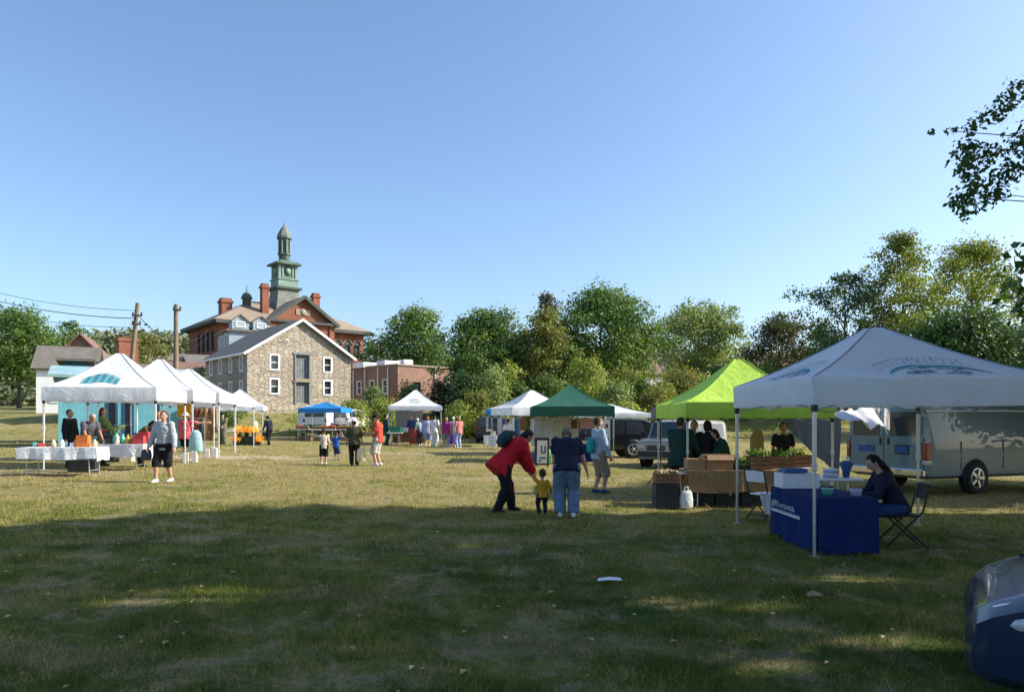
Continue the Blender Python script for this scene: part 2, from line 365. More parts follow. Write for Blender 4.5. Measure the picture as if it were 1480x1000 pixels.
parts = [blades(9000, 3.4, 9, .12, .006), blades(7000, 9, 20, .12, .012), blades(150000, 3.4, 7.5, .05, .0065), blades(140000, 7.5, 13.5, .055, .010), blades(90000, 13.5, 24, .05, .014), blades(50000, 24, 44, .06, .03)]
gv = np.concatenate([p[0] for p in parts]); gt = np.concatenate([p[1] for p in parts])
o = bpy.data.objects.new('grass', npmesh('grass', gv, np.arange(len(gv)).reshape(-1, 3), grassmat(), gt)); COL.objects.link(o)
tag(o, 'short patchy green and straw grass of the market field', kind='stuff')

# ------------------------------------------------------------------ trees
LEAF = {
 'mid': leafmat('leaves_mid_green', (.022, .050, .014), (.060, .098, .024), (.12, .15, .035)),
 'dark': leafmat('leaves_dark_green', (.014, .034, .014), (.036, .064, .022), (.07, .10, .03)),
 'olive': leafmat('leaves_olive', (.040, .050, .014), (.105, .108, .028), (.19, .17, .04)),
 'pale': leafmat('leaves_pale_green', (.05, .075, .028), (.115, .145, .055), (.20, .22, .10)),
 'autumn': leafmat('leaves_turning', (.040, .062, .014), (.105, .125, .024), (.20, .165, .035)),
 'purple': leafmat('leaves_dark_purple', (.022, .028, .018), (.050, .052, .032), (.085, .055, .05)),
 'weed': leafmat('leaves_weeds', (.070, .090, .018), (.145, .165, .035), (.24, .24, .06)),
 'near': leafmat('leaves_near', (.016, .036, .012), (.036, .068, .016), (.075, .11, .026), .3),
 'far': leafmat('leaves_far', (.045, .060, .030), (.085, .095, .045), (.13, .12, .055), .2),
}

def leafcloud(lobes, s, cov, seed, flat=.35):
    r = np.random.RandomState(seed); V = []; T = []
    for (c, rad, cv) in lobes:
        rad = np.array(rad, float); area = 4 * np.pi * ((rad[0] * rad[1]) ** 1.6 / 3 + (rad[0] * rad[2]) ** 1.6 / 3 + (rad[1] * rad[2]) ** 1.6 / 3) ** (1 / 1.6)
        n = int(1.35 * area * cov * cv / (s * s)) + 4
        d = r.normal(size=(n, 3)); d /= np.linalg.norm(d, axis=1)[:, None]
        rr = 1.08 - .75 * r.uniform(0, 1, n) ** 2.2; rr *= 1 + .30 * np.sin(d[:, 0] * 5 + seed) * np.sin(d[:, 2] * 6 + 1.7 * seed) + .16 * r.normal(size=n)
        p = np.array(c) + d * rad * rr[:, None]
        nn = d * .9 + np.array([0, 0, flat]) + r.normal(size=(n, 3)) * .55; nn /= np.linalg.norm(nn, axis=1)[:, None]
        t = np.cross(nn, r.normal(size=(n, 3))); t /= np.linalg.norm(t, axis=1)[:, None] + 1e-9; b = np.cross(nn, t)
        sz = (s * r.uniform(.55, 1.25, n))[:, None]
        V.append(np.stack([p - t * sz * .62, p + b * sz * .36 + nn * sz * .06, p + t * sz * .62, p - b * sz * .36 + nn * sz * .06], 1).reshape(-1, 3))
        T.append(np.clip(r.uniform(0, .55) + r.uniform(-.05, .45, n), 0, 1))
    return np.concatenate(V), np.concatenate(T)
GAPS = [(*gp(px, py), r) for px, py, r in ((268, 860, .42), (178, 868, .30), (335, 852, .30), (992, 874, .42), (1212, 836, .36), (1198, 922, .45), (676, 788, .26), (1330, 838, .2), (60, 800, .25), (1110, 965, .35))]
EDGE = [gp(px, py) for px, py in ((-260, 770), (20, 762), (100, 752), (200, 747), (330, 735), (480, 730), (700, 734), (850, 746), (960, 741), (1060, 742), (1200, 738), (1330, 741), (1480, 744))]
def sunfilter(V, T, loc):  # drops crown leaves to shape the shade edge and sun patches on the grass
    Q = V.reshape(-1, 4, 3); C = Q.mean(1) + np.array(loc); tt = C[:, 2] / sdir.z; gx_, gy_ = C[:, 0] - tt * sdir.x, C[:, 1] - tt * sdir.y
    ex = np.array([e[0] for e in EDGE]); ey = np.array([e[1] for e in EDGE])
    keep = gy_ < np.interp(gx_, ex, ey) + .25 * np.sin(gx_ * 1.7) * np.sin(gx_ * .6 + 1) + .06 * rs.normal(size=len(gx_))
    for (x, y, r) in GAPS:
        d = np.hypot((gx_ - x) / (2.0 * r), (gy_ - y) / (.8 * r)); keep &= d > 1 + .35 * np.sin(np.arctan2(gy_ - y, gx_ - x) * 3 + x)
    return Q[keep].reshape(-1, 3), T[keep]
def envelope(style, t):
    if style == 'round': return max(.12, math.sin(math.pi * min(1, .12 + t * .86)) ** .7)
    if style == 'cone': return max(.06, (1 - t) ** .85)
    if style == 'upright': return max(.18, .55 + .45 * math.sin(math.pi * min(1, t * 1.05)) - .35 * t)
    if style == 'spread': return max(.2, .45 + .6 * t - .75 * max(0, t - .6) ** 1.2 * 2)
    return max(.15, math.sin(math.pi * min(1, .25 + t * .72)) ** .8)
def tree(name, label, cat, loc, h, wd, hb, kind, style='round', k=22, leaf=.3, cov=1.0, seed=1, group=None, extra=None, lean=0, trunk=None, lobe=1.0, dp=1.0, filt=False):
    r = random.Random(seed); root = thing(name, label, cat, loc, 0, group)
    lobes = []; hc = h - hb
    for i in range(k):
        t = (i + .5) / k; t = min(.99, max(.02, t + r.uniform(-.06, .06)))
        e = envelope(style, t) * wd / 2; a = i * 2.39996 + r.uniform(-.4, .4)
        R_ = min(wd * .5, hc) * r.uniform(.27, .46) * lobe * (1.0 if style != 'cone' else .5 + .7 * (1 - t))
        R_ = min(R_, max(.1 * wd, e * .95 + .1))
        d = max(0, e - R_ * .75) * (r.uniform(.55, 1.0))
        z = hb + t * hc; z = min(z, h - R_ * .7)
        lobes.append(((d * math.cos(a) + lean * z, d * math.sin(a) * dp, z), (R_ * r.uniform(.9, 1.25), R_ * r.uniform(.9, 1.2), R_ * r.uniform(.62, .95)), r.uniform(.7, 1.15)))
    for i in range(k // 2):                                        # boughs reaching out of the main mass
        t = r.uniform(.08, .97); e = envelope(style, t) * wd / 2 * r.uniform(.95, 1.28 if not filt else 1.0); a = r.uniform(0, 6.28); R_ = min(wd * .5, hc) * r.uniform(.10, .19); z = min(hb + t * hc, h - R_ * .5)
        lobes.append(((e * math.cos(a) + lean * z, e * math.sin(a) * dp, z), (R_ * r.uniform(1, 1.7), R_ * r.uniform(1, 1.7), R_ * r.uniform(.5, .9)), r.uniform(.45, .9)))
    allv = lobes
    V, T = leafcloud(allv, leaf, cov, seed)
    if filt: V, T = sunfilter(V, T, loc)
    if extra:
        V2, T2 = leafcloud(extra[0], extra[1], cov, seed + 1); V = np.concatenate([V, V2]); T = np.concatenate([T, T2])
    me = npmesh('crown', V, np.arange(len(V)).reshape(-1, 4), LEAF[kind], T)
    c = bpy.data.objects.new('crown', me); COL.objects.link(c); c.parent = root
    b = MB(); tr = trunk or max(.06, h * .017)
    top = h * .82; pts = [(lean * top * f + .06 * tr * 8 * math.sin(f * 5 + seed) * f, .05 * math.sin(f * 7 + seed), -.15 + (top + .15) * f) for f in (0, .05, .15, .35, .55, .75, 1)]
    b.tube(pts, [tr * 1.6, tr * 1.15, tr, tr * .85, tr * .62, tr * .4, tr * .12], 0, 9)
    for (cc, rad, cv) in r.sample(lobes, min(len(lobes), 16)) + (extra[0][::4] if extra else []):
        z0 = max(hb * .55, min(cc[2] * .72, top * .9)); f = (z0 + .15) / (top + .15); x0 = lean * top * f
        L = Vector((cc[0] - x0, cc[1], cc[2] - z0)); rr = tr * (1 - f * .75) * (.55 if not extra or cv != .9 else .14)
        b.tube([(x0, 0, z0), (x0 + L.x * .4 + r.uniform(-.1, .1), L.y * .4, z0 + L.z * .55), (x0 + L.x * .75, L.y * .75 + r.uniform(-.1, .1), z0 + L.z * .82), cc], [rr, rr * .7, rr * .42, rr * .15], 0, 6)
    b.build('trunk', M['bark'], root)
    return root
def shrub(name, label, cat, loc, h, wd, kind, leaf=.2, k=9, seed=1, group=None, style='bush', cov=1.0, dp=1.0):
    r = random.Random(seed); root = thing(name, label, cat, loc, 0, group); lobes = []
    for i in range(k):
        t = (i + .5) / k; e = envelope('round' if style == 'bush' else style, t) * wd / 2; a = i * 2.4 + r.uniform(-.5, .5); R_ = min(wd, h) * r.uniform(.2, .34)
        d = max(0, e - R_ * .6) * r.uniform(.6, 1)
        lobes.append(((d * math.cos(a), d * math.sin(a) * dp, max(R_ * .5, min(h - R_ * .7, t * h))), (R_ * 1.15, R_ * 1.15, R_ * r.uniform(.7, 1.1)), 1))
    V, T = leafcloud(lobes, leaf, cov, seed, .5)
    c = bpy.data.objects.new('foliage', npmesh('foliage', V, np.arange(len(V)).reshape(-1, 4), LEAF[kind], T)); COL.objects.link(c); c.parent = root
    b = MB()
    for (cc, rad, cv) in lobes[::2]: b.tube([(cc[0] * .15, cc[1] * .15, -.1), (cc[0] * .6, cc[1] * .6, cc[2] * .6), cc], [.05, .035, .012], 0, 5)
    b.build('stem', M['bark'], root); return root
def tpx(name, label, cat, px, Y, top, wpx, bottom_px, kind, **k):  # a tree by where it stands, its top and its crown's width
    x, y, z = base(px, Y); return tree(name, label, cat, (x, y, z), Z(top, Y) - z, 1.28 * wpx / FPX * Y, max(.4, Z(min(592, bottom_px + 18), Y) - z), kind, **k)
def spx(name, label, cat, px, Y, top, wpx, kind, **k):
    x, y, z = base(px, Y); return shrub(name, label, cat, (x, y, z), max(.5, Z(top, Y) - z), wpx / FPX * Y, kind, **k)
G1 = 'trees behind the market field'
tpx('broadleaf_tree', 'narrow tree with a rust tinged top, alone against the sky beside the brick courthouse', 'tree', 598, 88, 446, 84, 535, 'mid', k=24, leaf=.32, seed=3, group=G1, style='round', lobe=1.05)
tpx('broadleaf_tree', 'slim green tree showing just past the right end of the courthouse', 'tree', 533, 118, 476, 30, 560, 'dark', k=14, leaf=.4, seed=4, group=G1, style='upright')
tpx('broadleaf_tree', 'broad feathery green tree above the right end of the low brick building', 'tree', 706, 63, 450, 118, 560, 'mid', k=32, leaf=.25, cov=.95, seed=5, group=G1)
tpx('broadleaf_tree', 'small dusky green tree low against the left flank of the feathery tree', 'tree', 668, 62, 498, 34, 560, 'dark', k=14, leaf=.27, seed=6, group=G1)
tpx('conifer_tree', 'brownish pointed conifer rising behind the olive tree left of the tallest crown', 'tree', 790, 72, 422, 52, 520, 'purple', k=26, leaf=.26, seed=7, group=G1, style='upright', lobe=.8)
tpx('broadleaf_tree', 'olive yellow tree with dark hollows standing over the green stall', 'tree', 788, 60, 448, 78, 570, 'olive', k=24, leaf=.24, seed=8, group=G1, style='upright', cov=1.05)
tpx('broadleaf_tree', 'largest rounded green tree in the middle of the tree line', 'tree', 868, 66, 417, 138, 560, 'mid', k=44, leaf=.25, seed=9, group=G1, cov=.95, lobe=.85)
tpx('broadleaf_tree', 'lower drooping green tree filling the right shoulder of the largest tree', 'tree', 917, 70, 470, 62, 560, 'pale', k=16, leaf=.24, seed=10, group=G1, cov=.75)
tpx('broadleaf_tree', 'grey green tree with upswept feathery branches right of the gap in the tree line', 'tree', 1008, 76, 440, 112, 540, 'pale', k=34, leaf=.26, seed=11, group=G1, style='spread', cov=.9, lobe=.8)
tpx('broadleaf_tree', 'small pale thin tree between the upswept tree and the dark round one', 'tree', 1076, 80, 484, 40, 560, 'pale', k=12, leaf=.26, seed=12, group=G1, cov=.7)
tpx('broadleaf_tree', 'dark round tree with purplish lower foliage above the lime stall', 'tree', 1126, 70, 456, 84, 540, 'purple', k=24, leaf=.25, seed=13, group=G1)
tpx('broadleaf_tree', 'airy dark green tree behind the peak of the big white canopy', 'tree', 1222, 62, 394, 112, 500, 'dark', k=40, leaf=.21, seed=14, group=G1, cov=.66, lobe=.62, style='round')
tpx('broadleaf_tree', 'tall golden green tree, the highest of the trees on the right', 'tree', 1306, 60, 338, 106, 500, 'autumn', k=46, leaf=.22, seed=15, group=G1, cov=.82, lobe=.62, style='upright')
tpx('broadleaf_tree', 'wide turning tree at the right edge behind the white canopy', 'tree', 1404, 64, 350, 128, 480, 'autumn', k=46, leaf=.22, seed=16, group=G1, cov=.72, lobe=.62)
tpx('broadleaf_tree', 'dense dark tree filling the right edge low behind the van', 'tree', 1395, 50, 452, 150, 560, 'near', k=30, leaf=.22, seed=17, group=G1)
tpx('broadleaf_tree', 'low dark bushy tree under the airy tree and left of the white canopy peak', 'tree', 1212, 56, 486, 80, 560, 'dark', k=18, leaf=.22, seed=18, group=G1)
tpx('broadleaf_tree', 'light yellow green tree beside the nearer utility pole', 'tree', 214, 74, 484, 52, 540, 'olive', k=16, leaf=.26, seed=19, group=G1)
tpx('broadleaf_tree', 'dark tree on the rise above the reddish roofs at the left edge', 'tree', 104, 105, 464, 44, 510, 'mid', k=14, leaf=.36, seed=20, group=G1)
tpx('broadleaf_tree', 'rounded green tree beyond the roofs at the far left edge', 'tree', 28, 95, 448, 96, 520, 'mid', k=24, leaf=.34, seed=61, group=G1)
tpx('broadleaf_tree', 'dark green tree behind the rooftop units of the low brick building', 'tree', 560, 98, 488, 60, 540, 'dark', k=14, leaf=.34, seed=62, group=G1)
tpx('broadleaf_tree', 'bushy green tree close behind the roof of the low brick building', 'tree', 628, 92, 492, 66, 545, 'mid', k=14, leaf=.32, seed=63, group=G1)
tpx('broadleaf_tree', 'dark green tree low behind the olive tree and the white stall', 'tree', 738, 66, 500, 74, 580, 'dark', k=18, leaf=.24, seed=64, group=G1)
tpx('conifer_tree', 'small yellow green conifer left of the stone mill', 'tree', 271, 58, 531, 20, 572, 'weed', k=12, leaf=.16, seed=21, style='cone')
G2 = 'scrub along the foot of the tree line'
SH = [(668, 56, 540, 56, 'dark', 'dark bush against the right end of the low brick building'), (714, 53, 533, 54, 'pale', 'pale leafy shrub right of the far white stall'), (752, 55, 556, 46, 'mid', 'green shrub over the peak of the white stall beside the green one'),
      (690, 51, 566, 44, 'olive', 'olive shrub in front of the pale leafy shrub'), (790, 56, 545, 60, 'mid', 'green shrub above the left slope of the green stall'), (848, 52, 520, 58, 'weed', 'bright yellow green shrub right behind the green stall peak'),
      (888, 50, 552, 62, 'pale', 'grey green shrub above the dark pickup'), (925, 55, 548, 52, 'mid', 'green shrub between the pickup and the lime stall'), (948, 48, 565, 64, 'olive', 'olive shrub at the left slope of the lime stall'),
      (985, 54, 534, 70, 'olive', 'tall yellowing shrub over the lime stall left slope'), (1040, 60, 528, 70, 'dark', 'dark shrub behind the lime stall peak'), (1110, 62, 532, 70, 'mid', 'green shrub right of the lime stall peak'),
      (1180, 58, 538, 60, 'purple', 'dusky shrub between lime stall and big white canopy'), (540, 58, 560, 40, 'pale', 'sumac like shrub before the low brick building'), (512, 54, 578, 44, 'weed', 'bright weedy bush beside the blue stall'),
      (556, 52, 580, 44, 'weed', 'bright weedy bush left of the far white stall'), (592, 60, 556, 44, 'dark', 'dark shrub against the sunlit brick wall'), (636, 62, 552, 40, 'purple', 'brownish shrub under the drain pipe of the brick wall'),
      (664, 50, 584, 60, 'weed', 'low weedy bush right of the far white stall'), (720, 49, 588, 50, 'weed', 'low weedy bush behind the small blue canopy'), (905, 46, 584, 56, 'weed', 'low weedy bush behind the dark pickup'),
      (292, 61, 530, 20, 'dark', 'dark vine clump at the far corner of the stone mill'), (328, 56, 572, 46, 'mid', 'green bush in front of the shaded mill wall'), (820, 60, 500, 50, 'mid', 'tall shrub under the largest tree'), (690, 58, 512, 60, 'mid', 'tall bush under the feathery tree'), (735, 57, 528, 48, 'weed', 'sunny yellow green bush left of the dark bush over the white stall'), (862, 55, 540, 50, 'pale', 'pale bush right of the bright shrub behind the green stall'), (905, 58, 535, 54, 'olive', 'olive bush under the mauve roof'), (958, 52, 552, 50, 'weed', 'bright bush behind the loudspeaker'), (1012, 55, 545, 60, 'weed', 'yellowing bush behind the left slope of the lime stall'), (770, 50, 570, 40, 'olive', 'olive shrub behind the white stall beside the green one')]
for i, (px, Y, top, wp, kd, lb) in enumerate(SH):
    spx('shrub', lb, 'shrub', px, Y, top, wp, kd, leaf=.17 if Y < 55 else .2, k=12, seed=100 + i, group=G2, cov=1.0)
# knee-high weeds on the bank
def weeds(n):
    V = []; T = []
    px = rs.uniform(330, 1230, n); Y = 50 + 13 * rs.uniform(0, 1, n) ** .8; x = (px - CX0) / FPX * Y; z = gzv(x, Y)
    lobes = [((x[i], Y[i], z[i] + .1), (rs.uniform(.3, .8), .4, rs.uniform(.15, .45)), .5) for i in range(n)]
    return leafcloud(lobes, .16, .55, 77, .3)
V, T = weeds(330); o = bpy.data.objects.new('weeds', npmesh('weeds', V, np.arange(len(V)).reshape(-1, 4), LEAF['weed'], T)); COL.objects.link(o)
tag(o, 'yellow green weeds growing over the bank', kind='stuff')
# far wooded hill
def hillwood():
    b = MB(); n = 60; P = []
    for i in range(n + 1):
        a = i / n; x = -420 + 820 * a; P.append((x, 30 + 6 * math.sin(a * 9) + 4 * math.sin(a * 23 + 1)))
    for j, (dy, f) in enumerate(((0, 0), (25, .6), (60, .95), (110, 1.0), (200, .3))):
        for (x, hh) in P: b.v.append((x, 300 + dy, 3 + hh * f))
    for j in range(4):
        for i in range(n): b.f.append([j * (n + 1) + i, j * (n + 1) + i + 1, (j + 1) * (n + 1) + i + 1, (j + 1) * (n + 1) + i]); b.m.append(0); b.sm.append(True)
    tag(b.build('hills', plain('hill_ground', (.07, .08, .03), .95, .3, .05)), kind='structure')
    lobes = []
    for i in range(1500):
        a = rs.uniform(0, 1); f = rs.uniform(0, 1); x = -420 + 820 * a; hh = 30 + 6 * math.sin(a * 9) + 4 * math.sin(a * 23 + 1)
        zz = np.interp(f * 110, [0, 25, 60, 110], [0, .6, .95, 1.0]) * hh + 3; s = rs.uniform(4, 7.5); lobes.append(((x, 300 + f * 110, zz + s * .4), (s, s, s * .9), 1))
    V, T = leafcloud(lobes, 2.2, .75, 5); o = bpy.data.objects.new('woods', npmesh('woods', V, np.arange(len(V)).reshape(-1, 4), LEAF['far'], T)); COL.objects.link(o)
    tag(o, 'far wooded ridge beyond the roofs', kind='stuff')
hillwood()
# shade trees off to the right: their crowns keep the near grass and the big canopy out of the sun
G3 = 'shade trees along the right side of the field'
br = []
for (px, py, Y, s) in ((1400, 188, 8.4, .15), (1390, 208, 8.4, .14), (1398, 226, 8.5, .13), (1406, 246, 8.5, .16), (1391, 262, 8.4, .13), (1384, 274, 8.4, .09), (1404, 280, 8.5, .14), (1425, 205, 8.6, .18), (1436, 258, 8.7, .16), (1462, 225, 8.8, .2), (1480, 180, 8.8, .22),
                       (1348, 166, 8.3, .04), (1375, 166, 8.3, .06), (1408, 158, 8.4, .10), (1440, 140, 8.6, .16), (1474, 110, 8.8, .2)):
    br.append(((X(px, Y) - 12.6, Y - 7.6, Z(py, Y)), (s, s * 1.2, s * .8), .9))
tree('shade_tree', 'dark maple whose leafy branch hangs into the top right corner', 'tree', (12.6, 7.6, gz(12.6, 7.6)), 14.5, 9.6, 4.3, 'near', k=40, leaf=.17, seed=31, group=G3, extra=(br, .062), cov=1.0, filt=True)
for i, (x, y, h, wd, hb) in enumerate(((19.5, 7.2, 19.5, 11.0, 6.5), (16.2, 11.6, 17, 8.5, 3.6), (23.5, 11.2, 21.5, 9, 7), (14.0, -.8, 16, 9.5, 3.5), (22, -1.5, 20, 11, 5), (27, 7.6, 23, 10.5, 9))):
    tree('shade_tree', ('tall dark tree standing next to the maple', 'dark tree between the maple and the van', 'tall dark tree behind the one next to the van', 'dark tree right of the viewer', 'tall dark tree at the back of the row on the right', 'tallest shade tree farthest to the right')[i], 'tree', (x, y, gz(x, y)), h, wd, hb, 'near', k=40, leaf=.42, seed=40 + i, group=G3, cov=1.15, filt=True)

tree('shade_tree', 'unseen low leafy tree added beyond the van to shade it', 'tree', (18.2, 19.3, gz(18.2, 19.3)), 9.4, 7.4, 1.6, 'near', k=40, leaf=.3, seed=51, group=G3, cov=2.0)  # out-of-view tree added to keep the sun off the van
# ------------------------------------------------------------------ buildings
M['stone'] = rubblemat('rubble_stone', [(.34, .29, .24), (.50, .43, .345), (.45, .39, .32), (.60, .53, .43), (.39, .335, .28), (.54, .44, .35)], (.34, .30, .25))
M['brick_red'] = brickmat('red_brick', (.32, .125, .078), (.25, .095, .060), (.26, .13, .09), .24, .08, .010)
M['brick_brown'] = brickmat('brown_brick', (.33, .195, .145), (.27, .155, .12), (.33, .25, .20), .24, .08, .010)
M['slate'] = plain('slate', (.15, .135, .115), .8, .25, 1.2, .3, bscale=6)
M['tan_roof'] = plain('tan_shingle', (.27, .215, .16), .85, .22, 1.6, .3, bscale=8)
M['dark_roof'] = plain('dark_shingle', (.155, .14, .125), .85, .25, 1.6, .3, bscale=8)
M['verdigris'] = plain('verdigris', (.095, .155, .125), .7, .45, 1.1, .2)
M['verdigris_pale'] = plain('verdigris_pale', (.20, .285, .23), .7, .3, 1.4, .2)
M['tower_dark'] = plain('tower_dark', (.075, .095, .085), .8, .4, 1.2)
M['tower_slate'] = plain('tower_slate', (.17, .19, .16), .8, .35, 1.2, .3, bscale=7)
M['eave_dark'] = plain('eave_dark', (.055, .065, .06), .7, .3, 2)
M['pale_blue'] = plain('pale_blue_board', (.30, .37, .43), .7, .12, 1.5)
def boards(name, c, pitch=.22):
    m, nt, b = newmat(name); w_ = wallco(nt); sp = node(nt, 'ShaderNodeSeparateXYZ'); nt.links.new(w_, sp.inputs[0])
    fr = math_(nt, 'FRACT', math_(nt, 'DIVIDE', sp.outputs[0], pitch)); g = math_(nt, 'GREATER_THAN', fr, .08)
    n = noise(nt, 1.6, 6, .65, w_); r = ramp(nt, n.outputs[0], [(.25, tuple(x * .78 for x in c)), (.75, tuple(min(1, x * 1.2) for x in c))]); st = noise(nt, .8, 4, .6, w_)
    nt.links.new(mix(nt, math_(nt, 'MULTIPLY', st.outputs[0], .25), r.outputs[0], (.45, .46, .42)), b.inputs['Base Color']); b.inputs['Roughness'].default_value = .7; bump(nt, b, g, .8, .02); return m
M['turquoise'] = boards('turquoise_board', (.075, .33, .40))
M['teal_roof'] = plain('teal_roof', (.26, .40, .43), .6, .25, 1.5)
M['teal_board'] = plain('teal_board', (.02, .10, .14), .6, .2, 2)
M['navy_door'] = plain('navy_door', (.012, .06, .13), .5, .2, 3)
M['door_grey'] = plain('door_grey', (.20, .215, .21), .8, .3, 2.5, .2)
M['lintel'] = plain('lintel', (.30, .25, .19), .9, .25, 3, .4)
M['copper_brown'] = plain('copper_brown', (.20, .11, .08), .7, .3, 2)

def holed(b, o, u, W, H, holes, n, depth=.22, m=0):             # wall sheet from o along u, W x H, with openings and their reveals; n is the outward normal
    o, u, n = Vector(o), Vector(u), Vector(n); up = Vector((0, 0, 1))
    us = sorted({0, W, *[h[0] for h in holes], *[h[1] for h in holes]}); zs = sorted({0, H, *[h[2] for h in holes], *[h[3] for h in holes]})
    P = lambda a, z, d=0: o + u * a + up * z - n * d
    flip = u.cross(up).dot(n) < 0
    def Q(a, c, d, e): b.quad(*((a, c, d, e) if not flip else (e, d, c, a)), m)
    for i in range(len(us) - 1):
        for j in range(len(zs) - 1):
            uc, zc = (us[i] + us[i + 1]) / 2, (zs[j] + zs[j + 1]) / 2
            if any(h[0] < uc < h[1] and h[2] < zc < h[3] for h in holes): continue
            Q(P(us[i], zs[j]), P(us[i + 1], zs[j]), P(us[i + 1], zs[j + 1]), P(us[i], zs[j + 1]))
    for (a, c, z0, z1) in [h[:4] for h in holes]:
        Q(P(a, z0, depth), P(a, z0), P(a, z1), P(a, z1, depth)); Q(P(c, z0), P(c, z0, depth), P(c, z1, depth), P(c, z1))
        Q(P(a, z0, depth), P(c, z0, depth), P(c, z0), P(a, z0)); Q(P(a, z1), P(c, z1), P(c, z1, depth), P(a, z1, depth))
def window(parent, o, u, n, a, c, z0, z1, depth=.16, fm='white_paint', fw=.11, proud=.04, muntin=True, name='window', label=None):
    o, u, n = Vector(o), Vector(u), Vector(n); up = Vector((0, 0, 1)); rot = Matrix((u, n, up)).transposed()
    b = MB(); uc, zc = (a + c) / 2, (z0 + z1) / 2
    C = lambda x, z, d: o + u * x + up * z - n * d
    t = depth + proud; dc = (depth - proud) / 2
    b.box(C(a - .02 + fw / 2, zc, dc), (fw, t, z1 - z0 + .04), 0, rot=rot); b.box(C(c + .02 - fw / 2, zc, dc), (fw, t, z1 - z0 + .04), 0, rot=rot)
    b.box(C(uc, z1 + .02 - fw / 2, dc), (c - a + .04 - 2 * fw, t - .004, fw), 0, rot=rot); b.box(C(uc, z0 - .02 + fw / 2, dc - .02), (c - a + .04 - 2 * fw, t + .03, fw), 0, rot=rot)
    if muntin: b.box(C(uc, zc, depth - .05), (c - a - 2 * fw, .05, .07), 0, rot=rot)
    f = b.build(name, M[fm], parent)
    if label: f['label'] = label
    g = MB(); g.quad(C(a + fw * .9, z0 + fw * .9, depth - .01), C(c - fw * .9, z0 + fw * .9, depth - .01), C(c - fw * .9, z1 - fw * .9, depth - .01), C(a + fw * .9, z1 - fw * .9, depth - .01))
    g.build('pane', M['glass'], f); return f
def slab(b, pts, th, m=0):                                        # a roof plane with thickness
    pts = [Vector(p) for p in pts]; n = (pts[1] - pts[0]).cross(pts[2] - pts[0]).normalized()
    if n.z < 0: pts = pts[::-1]; n = -n
    lo = [p - n * th for p in pts]; k = len(pts)
    b.add(pts + lo, [tuple(range(k)), tuple(range(2 * k - 1, k - 1, -1))] + [(i, i + k, (i + 1) % k + k, (i + 1) % k) for i in range(k)], m)
UX, UY = Vector((1, 0, 0)), Vector((0, 1, 0))

